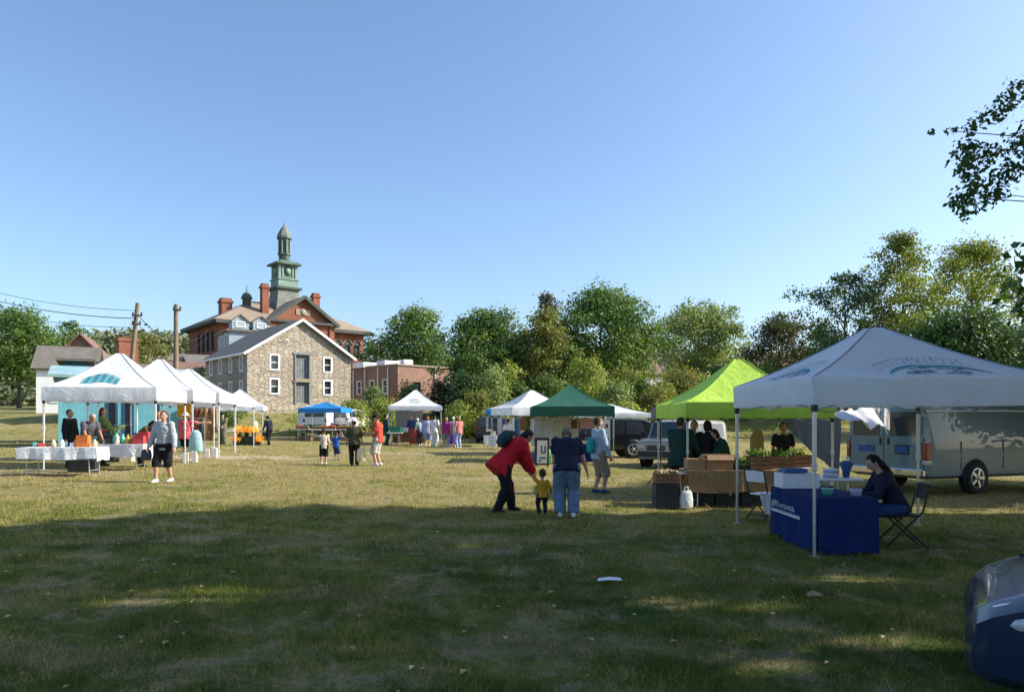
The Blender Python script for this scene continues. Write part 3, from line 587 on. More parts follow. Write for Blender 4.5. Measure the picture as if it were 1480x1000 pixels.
def stone_mill():
    W, D, z0, ze, zr = 10.02, 11.2, 1.2, 7.6, 10.75
    t = thing('stone_mill', 'old rubble stone mill with white gable trim and two stacked grey loft doors', 'building', (-23.2, 63, 0), math.atan2(6.5, 7.63))
    hs = []
    for uc in (2.48, 7.62): hs += [(uc - .46, uc + .46, 3.9 - z0, 5.35 - z0), (uc - .46, uc + .46, 6.05 - z0, 7.5 - z0)]
    drs = [(4.45, 5.75, 3.15 - z0, 5.05 - z0), (4.45, 5.75, 5.4 - z0, 7.58 - z0)]
    b = MB(); holed(b, (0, 0, z0), UX, W, ze - z0, hs + drs, -UY, .3)
    b.add([(0, 0, ze), (W, 0, ze), (W / 2, 0, zr)], [(0, 1, 2)]); b.add([(0, D, ze), (W, D, ze), (W / 2, D, zr)], [(2, 1, 0)])
    side = [(v - .42, v + .42, a - z0, c - z0) for v in (1.4, 4.1, 6.8, 9.5) for (a, c) in ((3.7, 5.1), (5.9, 7.3))]
    holed(b, (0, D, z0), -UY, D, ze - z0, [(D - s[1], D - s[0], s[2], s[3]) for s in side], -UX, .3)
    b.quad((W, 0, z0), (W, D, z0), (W, D, ze), (W, 0, ze)); b.quad((0, D, z0), (0, D, ze), (W, D, ze), (W, D, z0))
    b.build('wall', M['stone'], t)
    for (a, c, l, h) in hs: window(t, (0, 0, z0), UX, -UY, a, c, l, h, .16, fw=.14)
    for (a, c, l, h) in side: window(t, (0, 0, z0), UY, -UX, a, c, l, h, .16, fw=.13)
    for (a, c, l, h) in drs:
        d = MB(); d.box(((a + c) / 2, .24, z0 + (l + h) / 2), (c - a, .06, h - l - .02), 0)
        for k in range(1, 5): d.box((a + (c - a) * k / 5, .205, z0 + (l + h) / 2), (.03, .012, h - l - .06), 1)
        d.box(((a + c) / 2, .2, z0 + l + .4), (c - a - .1, .03, .14), 0); d.box(((a + c) / 2, .2, z0 + h - .4), (c - a - .1, .03, .14), 0)
        dd = d.build('loft_door', [M['door_grey'], M['black']], t)
        f = MB(); f.box((a - .05, .06, z0 + (l + h) / 2), (.14, .3, h - l + .1)); f.box((c + .05, .06, z0 + (l + h) / 2), (.14, .3, h - l + .1)); f.box(((a + c) / 2, .05, z0 + h + .1), (c - a + .5, .31, .2)); f.build('door_frame', M['door_grey'], dd)
    q = MB(); q.box((5.1, .05, z0 + 4.02), (1.5, .4, .3)); q.build('sill', M['lintel'], t)
    r = MB(); oh = .35; s = (zr - ze) / (W / 2)
    slab(r, [(-oh, -oh, ze - oh * s + .12), (W / 2, -oh, zr + .12), (W / 2, D + oh, zr + .12), (-oh, D + oh, ze - oh * s + .12)], .10)
    slab(r, [(W + oh, -oh, ze - oh * s + .12), (W / 2, -oh, zr + .12), (W / 2, D + oh, zr + .12), (W + oh, D + oh, ze - oh * s + .12)], .10)
    r.build('roof', M['dark_roof'], t)
    k = MB()
    for sx in (-1, 1):
        xe = W / 2 + sx * (W / 2 + oh); L = math.hypot(W / 2 + oh, zr - ze + oh * s); an = math.atan2(zr - ze + oh * s, W / 2 + oh)
        rot = Matrix.Rotation(sx * an, 3, 'Y'); k.box(((xe + W / 2) / 2, -oh - .03, (zr + ze - oh * s) / 2 + .02), (L + .12, .06, .22), 0, rot=rot)
    k.box((-oh - .02, D / 2, ze - oh * s + .02), (.06, D + 2 * oh, .2)); k.build('trim_board', M['white_paint'], t)
stone_mill()

def courthouse():
    W, D, z0, ze = 23.4, 15.0, 2.5, 16.2
    t = thing('brick_courthouse', 'large red brick civic building with a tan hipped roof and green copper tower', 'building', (-42.7, 105, 0), R(40))
    b = MB(); wl = []
    for v in (3.0, 5.2, 7.4, 9.6):
        wl += [(v - .6, v + .6, 5.0, 7.6), (v - .6, v + .6, 9.4, 12.4)]
    holed(b, (0, D, z0), -UY, D, ze - z0, [(D - c, D - a, l, h) for (a, c, l, h) in wl], -UX, .3)
    wf = [(a, c, l, h) for x in (2.0, 4.6) for (a, c, l, h) in ((x - .6, x + .6, 5, 7.6), (x - .6, x + .6, 9.6, 12.2))] + [(x - .55, x + .55, 9.2, 11.4) for x in (18.7, 20.4, 22.1)] + [(x - .6, x + .6, 4.6, 7.2) for x in (18.7, 20.4, 22.1)]
    holed(b, (0, 0, z0), UX, W, ze - z0, wf, -UY, .3)
    b.quad((W, 0, z0), (W, D, z0), (W, D, ze), (W, 0, ze)); b.quad((0, D, z0), (0, D, ze), (W, D, ze), (W, D, z0))
    # middle pavilion
    x0, x1, pr, pe, pz = 7.0, 17.2, 1.6, 16.7, 20.4
    hp = [(2.2 + k * 2.4 - .55, 2.2 + k * 2.4 + .55, 10.4, 13.0) for k in range(3)]
    holed(b, (x0, -pr, z0), UX, x1 - x0, pe - z0, hp, -UY, .3)
    b.add([(x0, -pr, pe), (x1, -pr, pe), ((x0 + x1) / 2, -pr, pz)], [(0, 1, 2)])
    b.quad((x0, -.002, z0), (x0, -pr, z0), (x0, -pr, pe), (x0, -.002, pe)); b.quad((x1, -pr, z0), (x1, -.002, z0), (x1, -.002, pe), (x1, -pr, pe))
    for x in (x0 + .35, x1 - .35): b.box((x, -pr - .12, (z0 + pe) / 2), (.8, .24, pe - z0 - .1))
    b.build('wall', M['brick_red'], t)
    for (a, c, l, h) in wl: window(t, (0, 0, z0), UY, -UX, a, c, l, h, .2, 'eave_dark', .09)
    for (a, c, l, h) in wf: window(t, (0, 0, z0), UX, -UY, a, c, l, h, .2, 'eave_dark', .09)
    for (a, c, l, h) in hp: window(t, (x0, -pr, z0), UX, -UY, a, c, l, h, .2, 'eave_dark', .09)
    a = MB()
    for x in (18.7, 20.4, 22.1):                                   # round heads over the wing's upper windows
        pts = [(x + .78 * math.cos(i * math.pi / 10), -.09, z0 + 11.4 + .78 * math.sin(i * math.pi / 10)) for i in range(11)]
        a.tube(pts, .13, 0, 6); pts = [(x + .6 * math.cos(i * math.pi / 10), z0 + 11.4 + .6 * math.sin(i * math.pi / 10)) for i in range(11)]
        a.prism([(p[0], p[1]) for p in pts], -.03, -.012, 1)
    a.build('arch', [M['brick_brown'], M['eave_dark']], t)
    q = MB(); q.box((W / 2, -.06, z0 + 4.0), (W + .1, .1, .35)); q.box((-.06, D / 2, z0 + 4.0), (.1, D, .35)); q.box((W / 2, -.05, z0 + 8.5), (W + .1, .1, .2)); q.box((-.05, D / 2, z0 + 8.5), (.1, D, .2)); q.build('stone_band', M['lintel'], t)
    r = MB(); oh = 1.0; zr = 20.6; rx0, rx1, ry = 7.2, W - 7.2, D / 2
    A, B_, C_, D_ = (-oh, -oh, ze), (W + oh, -oh, ze), (W + oh, D + oh, ze), (-oh, D + oh, ze); E, F = (rx0, ry, zr), (rx1, ry, zr)
    for p in ([A, B_, F, E], [B_, C_, F], [C_, D_, E, F], [D_, A, E]): slab(r, p, .22)
    xm = (x0 + x1) / 2
    for sx in (-1, 1):
        xe = xm + sx * ((x1 - x0) / 2 + .7); sl_ = (pz - pe) / ((x1 - x0) / 2)
        slab(r, [(xe, -pr - .7, pe - .7 * sl_ + .25), (xm, -pr - .7, pz + .25), (xm, 7, pz + .25), (xe, 7, pe - .7 * sl_ + .25)], .2)
    rf = r.build('roof', M['tan_roof'], t)
    e = MB()
    for (c, d) in (((W / 2, -oh + .12, ze - .3), (W + 2 * oh - .3, .5, .5)), ((W / 2, D + oh - .12, ze - .3), (W + 2 * oh - .3, .5, .5)), ((-oh + .12, D / 2, ze - .3), (.5, D + 2 * oh - .8, .5)), ((W + oh - .12, D / 2, ze - .3), (.5, D + 2 * oh - .8, .5))): e.box(c, d)
    e.box((xm, -pr - .3, pe - .1), (x1 - x0 + 1.2, .8, .4))
    for sx in (-1, 1):
        L = math.hypot((x1 - x0) / 2 + .7, pz - pe + .5); an = math.atan2(pz - pe + .5, (x1 - x0) / 2 + .7)
        e.box((xm + sx * ((x1 - x0) / 4 + .35), -pr - .66, (pz + pe) / 2 - .1), (L, .3, .5), 0, rot=Matrix.Rotation(sx * an, 3, 'Y'))
    e.build('cornice', M['eave_dark'], t)
    o_ = MB(); o_.box((xm, -pr - .06, pe + 1.5), (2.3, .1, .9)); o_.lathe([(.0, -.02), (.5, -.02), (.5, .05), (0, .05)], (xm, -pr - .12, pe + 1.55), 0, 16, 'Y'); o_.build('pediment_relief', M['lintel'], t)
    for (x, y, zt, w_, lb) in ((7.9, 3.2, 22.6, 1.05, 'tall narrow chimney'), (3.0, 6.5, 20.2, 1.6, 'low wide chimney'), (17.0, 4.6, 22.3, 1.1, None)):
        c = MB(); c.box((x, y, (zt + 16.5) / 2), (w_, w_, zt - 16.5)); c.box((x, y, zt - .35), (w_ + .3, w_ + .3, .3)); c.box((x, y, zt + .1), (w_ - .1, w_ - .1, .25)); ch = c.build('chimney', M['brick_red'], rf)
    v = MB(); v.lathe([(.7, 19), (.7, 20.5), (.95, 20.6), (.62, 21.3), (.1, 21.7), (.03, 22.8)], (6.0, 5.6, 0), 0, 8); v.build('roof_vent', M['tower_dark'], rf)
    # ---- tower
    tx, ty = 12.5, 6.6
    def slim(b): b.v = [(tx + (v[0] - tx) * .74, ty + (v[1] - ty) * .74, v[2]) for v in b.v]
    b = MB()
    def sq(prof, m=0): b.lathe([(r_ * math.sqrt(2), z) for (r_, z) in prof], (tx, ty, 0), m, 4, 'Z', False, ph=math.pi / 4)
    sq([(3.2, 18.6), (2.75, 20.2), (2.45, 21.4), (2.32, 22.6)], 2)
    sq([(2.32, 22.6), (2.85, 22.75), (2.9, 23.1), (2.2, 23.15)], 3)
    sq([(2.2, 23.15), (2.2, 24.25), (2.4, 24.3), (2.4, 24.5), (2.08, 24.5)], 1)
    slim(b); tb = b.build('tower', [M['verdigris'], M['verdigris_pale'], M['tower_slate'], M['tower_dark']], t)
    b = MB()
    for (sx, sy) in ((-1, -1), (1, -1), (1, 1), (-1, 1)): b.box((tx + sx * 1.85, ty + sy * 1.85, 25.6), (.5, .5, 2.2), 1)
    for (dx, dy, w_, d_) in ((0, -1.85, 3.2, .14), (0, 1.85, 3.2, .14), (-1.85, 0, .14, 3.2), (1.85, 0, .14, 3.2)):
        b.box((tx + dx, ty + dy, 25.6), (w_, d_, 2.2), 0)
        ox, oy = (1 if dx > 0 else -1 if dx < 0 else 0), (1 if dy > 0 else -1 if dy < 0 else 0)
        for s in (-1, 1): b.box((tx + dx + (s * 1.15 if dx == 0 else ox * .12), ty + dy + (s * 1.15 if dy == 0 else oy * .12), 25.55), (.34 if dx == 0 else .2, .34 if dy == 0 else .2, 2.0), 1)
        ax = 'Y' if dx == 0 else 'X'
        b.lathe([(0, -.1), (.78, -.1), (.78, .1), (0, .1)], (tx + dx + ox * .08, ty + dy + oy * .08, 25.75), 3, 18, ax); b.lathe([(0, -.1), (.55, -.1), (.55, .1), (0, .1)], (tx + dx + ox * .14, ty + dy + oy * .14, 25.75), 1, 18, ax)
    slim(b); b.build('belfry', [M['verdigris'], M['verdigris_pale'], M['tower_slate'], M['tower_dark']], tb)
    b = MB(); sq([(2.1, 26.65), (2.85, 26.75), (2.9, 27.0), (2.2, 27.3), (1.2, 27.6)], 0); slim(b); b.build('tower_cornice', M['verdigris'], tb)
    b = MB(); c0 = (tx, ty, 0)
    b.lathe([(1.25, 27.4), (1.25, 28.5)], c0, 3, 8, 'Z', False); b.lathe([(1.25, 28.5), (1.5, 28.55), (1.5, 28.8), (1.15, 28.8), (1.15, 31.0), (1.3, 31.0), (1.7, 31.2), (1.7, 31.45)], c0, 0, 8, 'Z', False)
    for k in range(8):
        a = k * math.pi / 4; b.tube([(tx + 1.27 * math.cos(a), ty + 1.27 * math.sin(a), 28.8), (tx + 1.27 * math.cos(a), ty + 1.27 * math.sin(a), 31.0)], .14, 1, 6)
        a += math.pi / 8; b.box((tx + 1.09 * math.cos(a), ty + 1.09 * math.sin(a), 29.9), (.05, .42, 1.7), 3, rz=a)
    slim(b); b.build('lantern', [M['verdigris'], M['verdigris_pale'], M['tower_slate'], M['tower_dark']], tb)
    b = MB(); b.lathe([(1.7, 31.4), (1.58, 31.75), (1.28, 32.25), (.9, 32.7), (.5, 33.15), (.2, 33.45), (.05, 33.95)], c0, 0, 8, 'Z', False); slim(b); b.build('tower_cap', M['tower_slate'], tb)
courthouse()

def low_brick():
    W, D, z0, ze = 17.5, 8.9, 1.6, 7.3
    t = thing('brick_workshop', 'low flat roofed brown brick building with white drain pipes beside the mill', 'building', (-11.9, 75, 0), math.atan2(.72, .69))
    b = MB(); hl = [(y - .45, y + .45, 2.8, 4.3) for y in (2.2, 4.6, 7.0)]; hf = [(1.9, 3.1, 1.4, 4.1), (6.5, 7.6, 2.6, 4.2), (10, 11.1, 2.6, 4.2)]
    holed(b, (0, D, z0), -UY, D, ze - z0, [(D - c, D - a, l, h) for (a, c, l, h) in hl], -UX); holed(b, (0, 0, z0), UX, W, ze - z0, hf, -UY)
    b.quad((W, 0, z0), (W, D, z0), (W, D, ze), (W, 0, ze)); b.quad((0, D, z0), (0, D, ze), (W, D, ze), (W, D, z0)); b.build('wall', M['brick_brown'], t)
    for (a, c, l, h) in hl: window(t, (0, 0, z0), UY, -UX, a, c, l, h, .14)
    for (a, c, l, h) in hf: window(t, (0, 0, z0), UX, -UY, a, c, l, h, .14, 'copper_brown' if a < 3 else 'white_paint')
    r = MB(); r.box((W / 2, D / 2, ze - .1), (W - .1, D - .1, .1)); rf = r.build('roof', M['slate'], t)
    for (c, d) in (((W / 2, .02, ze + .06), (W + .2, .3, .16)), ((.02, D / 2 + .07, ze + .064), (.3, D, .16)), ((W / 2, D, ze + .068), (W, .3, .16))):
        k = MB(); k.box(c, d); k.build('coping', M['lintel'], t)
    for (x, y) in ((-.09, 1.6), (-.09, 3.4), (-.09, 5.8), (-.09, 8.0)):
        k = MB(); k.tube([(x, y, z0), (x, y, ze - .1)], .075); k.build('drain_pipe', M['white_paint'], t)
    for x in (5.0, 9.0):
        k = MB(); k.tube([(x, -.09, z0), (x, -.09, ze - .1)], .085); k.build('drain_pipe', M['white_paint'], t)
    for (x, y, w_, d_, h_) in ((1.5, 3.6, 2.2, 1.5, .7), (3.4, 3.2, 1.3, 1.3, .9), (.6, 6.5, 2.2, 2.0, .6)):
        k = MB(); k.box((x, y, ze + .0 + h_ / 2), (w_, d_, h_), 0, bev=.05); k.box((x, y - d_ / 2 - .01, ze + h_ / 2), (w_ * .8, .03, h_ * .6), 1); k.build('roof_unit', [M['white_paint'], M['steel']], rf)
low_brick()

def house(name, label, loc, rz, W, D, zb, ze, zr, wm, rm, wins=(), axis='x', hip=False, chim=None, dorm=(), fm='white_paint'):
    t = thing(name, label, 'building', (loc[0], loc[1], 0), rz); b = MB()
    f = [w_[1:] for w_ in wins if w_[0] == 'f']; s = [w_[1:] for w_ in wins if w_[0] == 's']
    holed(b, (0, 0, zb), UX, W, ze - zb, [(a, c, l, h) for (a, c, l, h) in f], -UY, .15)
    holed(b, (0, D, zb), -UY, D, ze - zb, [(D - c, D - a, l, h) for (a, c, l, h) in s], -UX, .15)
    b.quad((W, 0, zb), (W, D, zb), (W, D, ze), (W, 0, ze)); b.quad((0, D, zb), (0, D, ze), (W, D, ze), (W, D, zb))
    if not hip:
        if axis == 'x': b.add([(0, 0, ze), (0, D / 2, zr), (0, D, ze)], [(0, 1, 2)]); b.add([(W, 0, ze), (W, D / 2, zr), (W, D, ze)], [(2, 1, 0)])
        else: b.add([(0, 0, ze), (W, 0, ze), (W / 2, 0, zr)], [(0, 1, 2)]); b.add([(0, D, ze), (W, D, ze), (W / 2, D, zr)], [(2, 1, 0)])
    b.build('wall', M[wm], t)
    for (a, c, l, h) in f: window(t, (0, 0, zb), UX, -UY, a, c, l, h, .1, fm)
    for (a, c, l, h) in s: window(t, (0, 0, zb), UY, -UX, a, c, l, h, .1, fm)
    r = MB(); o = .4
    if hip:
        i = min(W, D) / 2 * .92; A, B_, C_, D_ = (-o, -o, ze), (W + o, -o, ze), (W + o, D + o, ze), (-o, D + o, ze)
        E, F = ((i, D / 2, zr), (W - i, D / 2, zr)) if W >= D else ((W / 2, i, zr), (W / 2, D - i, zr))
        for p in (([A, B_, F, E], [B_, C_, F], [C_, D_, E, F], [D_, A, E]) if W >= D else ([A, B_, E], [B_, C_, F, E], [C_, D_, F], [D_, A, E, F])): slab(r, p, .15)
    elif axis == 'x':
        k = (zr - ze) / (D / 2)
        for (y0, sg) in ((-o, -1), (D + o, 1)): slab(r, [(-o, y0, ze - o * k + .1), (W + o, y0, ze - o * k + .1), (W + o, D / 2, zr + .1), (-o, D / 2, zr + .1)], .14)
    else:
        k = (zr - ze) / (W / 2)
        for x0 in (-o, W + o): slab(r, [(x0, -o, ze - o * k + .1), (x0, D + o, ze - o * k + .1), (W / 2, D + o, zr + .1), (W / 2, -o, zr + .1)], .14)
    rf = r.build('roof', M[rm], t)
    if chim:
        x, y, w_, zt = chim; k = MB(); k.box((x, y, (zt + ze) / 2), (w_, w_, zt - ze)); k.box((x, y, zt - .2), (w_ + .16, w_ + .16, .22)); k.build('chimney', M['brick_red'], rf)
    for (x, y, w_, h_) in dorm:
        d = MB(); zb_ = ze + .1; d.box((x, y + .7, zb_ + h_ / 2), (w_, 1.6, h_)); d.add([(x - w_ / 2, y - .1, zb_ + h_), (x + w_ / 2, y - .1, zb_ + h_), (x, y - .1, zb_ + h_ + w_ * .4)], [(0, 1, 2)])
        dm = d.build('dormer', M[wm], rf); q = MB()
        for sx in (-1, 1): slab(q, [(x + sx * (w_ / 2 + .15), y - .3, zb_ + h_ - .06), (x, y - .3, zb_ + h_ + w_ * .42), (x, y + 1.7, zb_ + h_ + w_ * .42), (x + sx * (w_ / 2 + .15), y + 1.7, zb_ + h_ - .06)], .08)
        q.build('dormer_roof', M[rm], dm); window(dm, (x - w_ / 2, y - .1, zb_), UX, -UY, w_ * .22, w_ * .78, .25, h_ - .1, .02, 'white_paint', .12, .06)
    return t
def hp(px, Y): return (X(px, Y), Y)
house('boarded_house', 'pale blue boarded house with white framed windows behind the stone mill roof', hp(331, 84), R(34), 8.2, 6, 2.5, 12.1, 13.3, 'pale_blue', 'tan_roof',
      [('f', 2.4, 3.9, 7.2, 9.2), ('f', 4.6, 6.1, 7.2, 9.2), ('f', 6.5, 7.7, 7.2, 9.2), ('s', 1, 2.2, 7.2, 9.2), ('s', 3.2, 4.4, 7.2, 9.2)], 'x', True, None, ((1.2, -.25, 1.9, 1.0), (3.6, -.25, 1.9, 1.0)))
house('turquoise_shop', 'turquoise boarded shed with navy doors behind the white stalls', hp(84, 34), R(30), 5.3, 5, -.3, 3.75, 4.25, 'turquoise', 'teal_roof', [('f', 2.0, 2.45, .5, 2.9), ('f', 2.7, 3.15, .5, 2.9), ('f', 4.2, 4.3, .4, 3.2)], 'x', False, None, (), 'navy_door')
house('teal_shed', 'dark teal shed at the left edge above the first white stall', hp(92, 42), R(30), 1.2, 4, 0, 5.2, 5.35, 'teal_board', 'dark_roof', [], 'x', True)
house('white_house', 'small white house with a brown roof between the utility pole and the mill', hp(238, 72), R(36), 5.4, 6, 1.5, 6.7, 7.6, 'white_paint', 'copper_brown', [('f', 3.3, 4.1, 1.2, 2.6), ('f', 1.0, 1.8, 1.2, 2.6), ('f', 2.2, 3.0, 3.2, 4.4)], 'x')
house('red_roofed_house', 'house with a dull red roof and brown walls at the left edge', hp(78, 88), R(20), 5.6, 7, 2, 9.2, 12.2, 'copper_brown', 'copper_brown', [('f', 1, 2, 2.2, 3.8), ('f', 3.4, 4.4, 2.2, 3.8)], 'y')
house('grey_roofed_house', 'pale house with a grey roof behind the teal shed', hp(52, 66), R(24), 4.6, 6, 1, 6.5, 8.6, 'white_paint', 'slate', [('f', 1, 1.9, 2.2, 3.6), ('f', 2.7, 3.6, 2.2, 3.6)], 'x')
house('long_tan_building', 'long low building with a tan roof between red roofed house and chimney', hp(122, 82), R(14), 9.5, 6, 2, 8.1, 9.2, 'white_paint', 'tan_roof', [('f', 1 + k * 1.7, 1.9 + k * 1.7, 2.2, 3.6) for k in range(5)], 'x')
house('chimney_house', 'low brick house with one massive square chimney over the first stall', hp(150, 58), R(42), 3.6, 4, 1, 5.6, 6.3, 'brick_red', 'dark_roof', [('f', 1, 1.8, 1.6, 3)], 'x', False, (1.9, 1.0, 1.45, 8.4))
house('dark_roofed_house', 'brick house with a dark roof beside the left corner of the courthouse', hp(252, 92), R(30), 4.6, 6, 2, 8.2, 10.2, 'brick_red', 'dark_roof', [('f', 1, 1.9, 2.4, 3.8), ('f', 2.7, 3.6, 2.4, 3.8)], 'x')
house('mauve_roofed_house', 'house with a mauve roof half hidden by trees right of the tallest crown', hp(898, 92), R(25), 6.6, 7, 3, 7.6, 10.0, 'white_paint', 'copper_brown', [('f', 1, 2, 1.4, 3), ('f', 4, 5, 1.4, 3)], 'x')
house('pink_roofed_house', 'house with a pinkish roof glimpsed left of the big white canopy', hp(1122, 86), R(20), 5.2, 6, 3, 7.0, 8.6, 'white_paint', 'copper_brown', [('f', 1, 2, 1.4, 3), ('f', 3, 4, 1.4, 3)], 'x')

# ------------------------------------------------------------------ poles and wires
def pole(px0, py0, px1, Y, label, arms):
    x, y, z = base(px0, Y); x1, z1 = X(px1, Y), Z(py0, Y)
    t = thing('utility_pole', label, 'utility pole', (x, y, z), 0, 'utility poles above the left stalls'); b = MB(); b.tube([(0, 0, -.3), ((x1 - x) * .5, 0, (z1 - z) * .5), (x1 - x, 0, z1 - z)], [.19, .165, .135], 0, 10); b.build('shaft', M['pole_wood'], t)
    for (dz, w_) in arms:
        f = (z1 - z - dz) / (z1 - z); k = MB(); k.box(((x1 - x) * f + .14, -.16, z1 - z - dz), (w_, .1, .12)); k.build('bracket', M['pole_wood'], t)
        for s in (-1, 1): i = MB(); i.lathe([(.05, 0), (.07, .05), (.05, .1), (.07, .15), (.02, .2)], ((x1 - x) * f + .14 + s * w_ * .42, -.16, z1 - z - dz + .05), 0, 8); i.build('insulator', M['dark_plastic'], t)
    return Vector((x1, y, z1))
p1 = pole(180, 438, 199, 50, 'slightly leaning bare utility pole with short brackets', [(.9, .7), (1.5, .6)])
p2 = pole(254, 440, 254.5, 47, 'upright thicker utility pole nearer the stone mill', [(.4, .5)])
def wire(a, c, sag, label, r=.018, sub=None):
    b = MB(); a, c = Vector(a), Vector(c); n = 24; b.tube([a.lerp(c, i / n) - Vector((0, 0, sag * 4 * (i / n) * (1 - i / n))) for i in range(n + 1)], r, 0, 5)
    return tag(b.build('overhead_wire', M['black']), label, 'wire', 'overhead wires')
far = Vector((X(-60, 60), 60, Z(412, 60)))
wire(p1 - Vector((0, .2, .55)), far + Vector((0, 0, .3)), .5, 'upper overhead wire running left from the leaning pole')
wire(p1 - Vector((0, .2, 1.1)), far - Vector((0, 0, .4)), .5, 'middle overhead wire running left from the leaning pole', .03)
wire(p1 - Vector((0, .2, 1.7)), far - Vector((0, 0, 1.0)), .7, 'lowest overhead wire running left from the leaning pole')
wire(p1 - Vector((-.2, .1, 1.0)), p2 - Vector((0, .1, 2.5)), .25, 'upper overhead wire between the two utility poles', .025)
wire(p1 - Vector((-.2, .1, 1.6)), p2 - Vector((0, .1, 3.2)), .3, 'lower overhead wire between the two utility poles')
wire(p2 - Vector((0, .1, 2.5)), (X(300, 84), 84, Z(478, 84)), .4, 'upper overhead wire from the thick pole toward the courthouse', .025)
wire(p2 - Vector((0, .1, 3.2)), (X(304, 84), 84, Z(482, 84)), .4, 'lower overhead wire from the thick pole toward the courthouse')
q1 = pole(546, 498, 546, 92, 'distant thin utility pole behind the low brick building', [(.3, .9)])
wire(q1 - Vector((0, .1, .4)), (X(700, 74), 74, Z(506, 74)), 1.0, 'overhead wire crossing before the tree right of the courthouse', .03)
wire(q1 - Vector((0, .1, 1.3)), (X(700, 74), 74, Z(514, 74)), 1.2, 'lower overhead wire crossing before that tree', .03)
# ------------------------------------------------------------------ canopies
def tent(name, label, c, w, d, rz, zt, zb, zp, mat, group, leg='steel', logo=None, low=0.0, seam=True, sag=.12, peakw=.05, valance=True, seed=0):
    """c: ground centre; zt/zb: top and bottom of the valance, zp: peak (all above sea level)"""
    g0 = gz(c[0], c[1]); t = thing(name, label, 'canopy tent', (c[0], c[1], g0), rz, group)
    zt, zb, zp = zt - g0, zb - g0, zp - g0; hw, hd = w / 2, d / 2; q = random.Random(seed)
    ph = [q.uniform(0, 6) for _ in range(8)]
    def prof(v): return v - sag * math.sin(math.pi * v) * (1 - .25 * v)
    sides = [((0, -1), (1, 0)), ((1, 0), (0, 1)), ((0, 1), (-1, 0)), ((-1, 0), (0, -1))]
    def pt(s, u, v, off=0):                                       # u -1..1 along the eave, v 0 eave .. 1 peak
        (ox, oy), (lx, ly) = sides[s]; e = 1 - v * (1 - peakw)
        hip = abs(u); fold = (1 - hip ** 3) * v * (1 - v)
        z = zt + (zp - zt) * prof(v) - fold * .10 + .012 * math.sin(u * 9 + v * 5 + ph[s]) * (1 - v) * (1 - hip)
        z += off
        return Vector(((ox * hw + lx * u * hw) * e + ox * off * .5, (oy * hd + ly * u * hd) * e + oy * off * .5, z))
    b = MB(); n, k = 14, 10
    for s in range(4):
        vs = [pt(s, -1 + 2 * i / n, j / k) for j in range(k + 1) for i in range(n + 1)]
        b.add(vs, [(j * (n + 1) + i, j * (n + 1) + i + 1, (j + 1) * (n + 1) + i + 1, (j + 1) * (n + 1) + i) for j in range(k) for i in range(n)], 0, True)
    b.build('canopy', M[mat], t)
    if seam:
        for s in range(4):
            b = MB(); b.tube([pt(s, -1, j / 12) + Vector((0, 0, .004)) for j in range(13)], .011, 0, 5); b.build('seam', M['seam'] if mat == 'white_canvas' else M[mat], t)
    b = MB()
    for s in range(4):
        (ox, oy), (lx, ly) = sides[s]; m = 26; vs = []
        for j, f in enumerate((0, .12, .5, .94, 1.0)):
            for i in range(m + 1):
                u = -1 + 2 * i / m; wv = .014 * f * math.sin(u * 13 + ph[s + 4]) * (1 - abs(u) ** 6) + .008 * f * math.sin(u * 31 + ph[s])
                o = .012 + (.006 if j in (1, 3) else 0) + wv
                vs.append(Vector((ox * (hw + o) + lx * u * (hw + .012), oy * (hd + o) + ly * u * (hd + .012), zt + .012 - (zt - zb + .012) * f - .018 * f * (1 - u * u) * math.sin(ph[s]))))
        b.add(vs, [(j * (m + 1) + i, j * (m + 1) + i + 1, (j + 1) * (m + 1) + i + 1, (j + 1) * (m + 1) + i) for j in range(4) for i in range(m)], 0, True)
    b.build('valance', M[mat], t)
    for (sx, sy) in ((-1, -1), (1, -1), (1, 1), (-1, 1)):
        x, y = sx * (hw - .03), sy * (hd - .03); wx = c[0] + x * math.cos(rz) - y * math.sin(rz); wy = c[1] + x * math.sin(rz) + y * math.cos(rz); f = gz(wx, wy) - g0
        b = MB(); sq = lambda r, z0, z1: b.box((x, y, (z0 + z1) / 2), (r, r, z1 - z0), 0, bev=.006)
        sq(.032, f + .01, f + (zt - f) * .55); sq(.044, f + (zt - f) * .5, zt - .01); sq(.058, f + (zt - f) * .48, f + (zt - f) * .52); l = b.build('leg', M[leg], t)
        b = MB(); b.box((x, y, f + .012), (.11, .11, .016), 0, bev=.004); b.build('foot_plate', M['steel'], l)
        b = MB(); b.box((x, y, zb - .04), (.07, .07, .09), 0, bev=.01); b.build('slider', M['dark_plastic'], l)
    b = MB()
    for (sx, sy, ax) in ((0, -1, 0), (0, 1, 0), (-1, 0, 1), (1, 0, 1)):
        L = (hw if ax == 0 else hd) - .05
        for h in (-1, 1):
            for (za, zc) in ((zb - .06, zt - .06), (zt - .06, zb - .06)):
                if ax == 0: b.tube([(h * L, sy * (hd - .05), za), (0, sy * (hd - .05), zc)], .011, 0, 6)
                else: b.tube([(sx * (hw - .05), h * L, za), (sx * (hw - .05), 0, zc)], .011, 0, 6)
    for (sx, sy) in ((0, -1), (0, 1), (-1, 0), (1, 0)):
        b.tube([(sx * (hw - .05), sy * (hd - .05), zt - .06), (sx * .3, sy * .3, zt + .15), (0, 0, zt + .2)], .011, 0, 6)
    b.tube([(0, 0, zt + .05), (0, 0, zp - .01)], .02, 0, 8); b.build('truss', M['steel'], t)
    if logo:
        for s in logo[1]: print_logo(t, pt, s, logo[0], w)
    return t
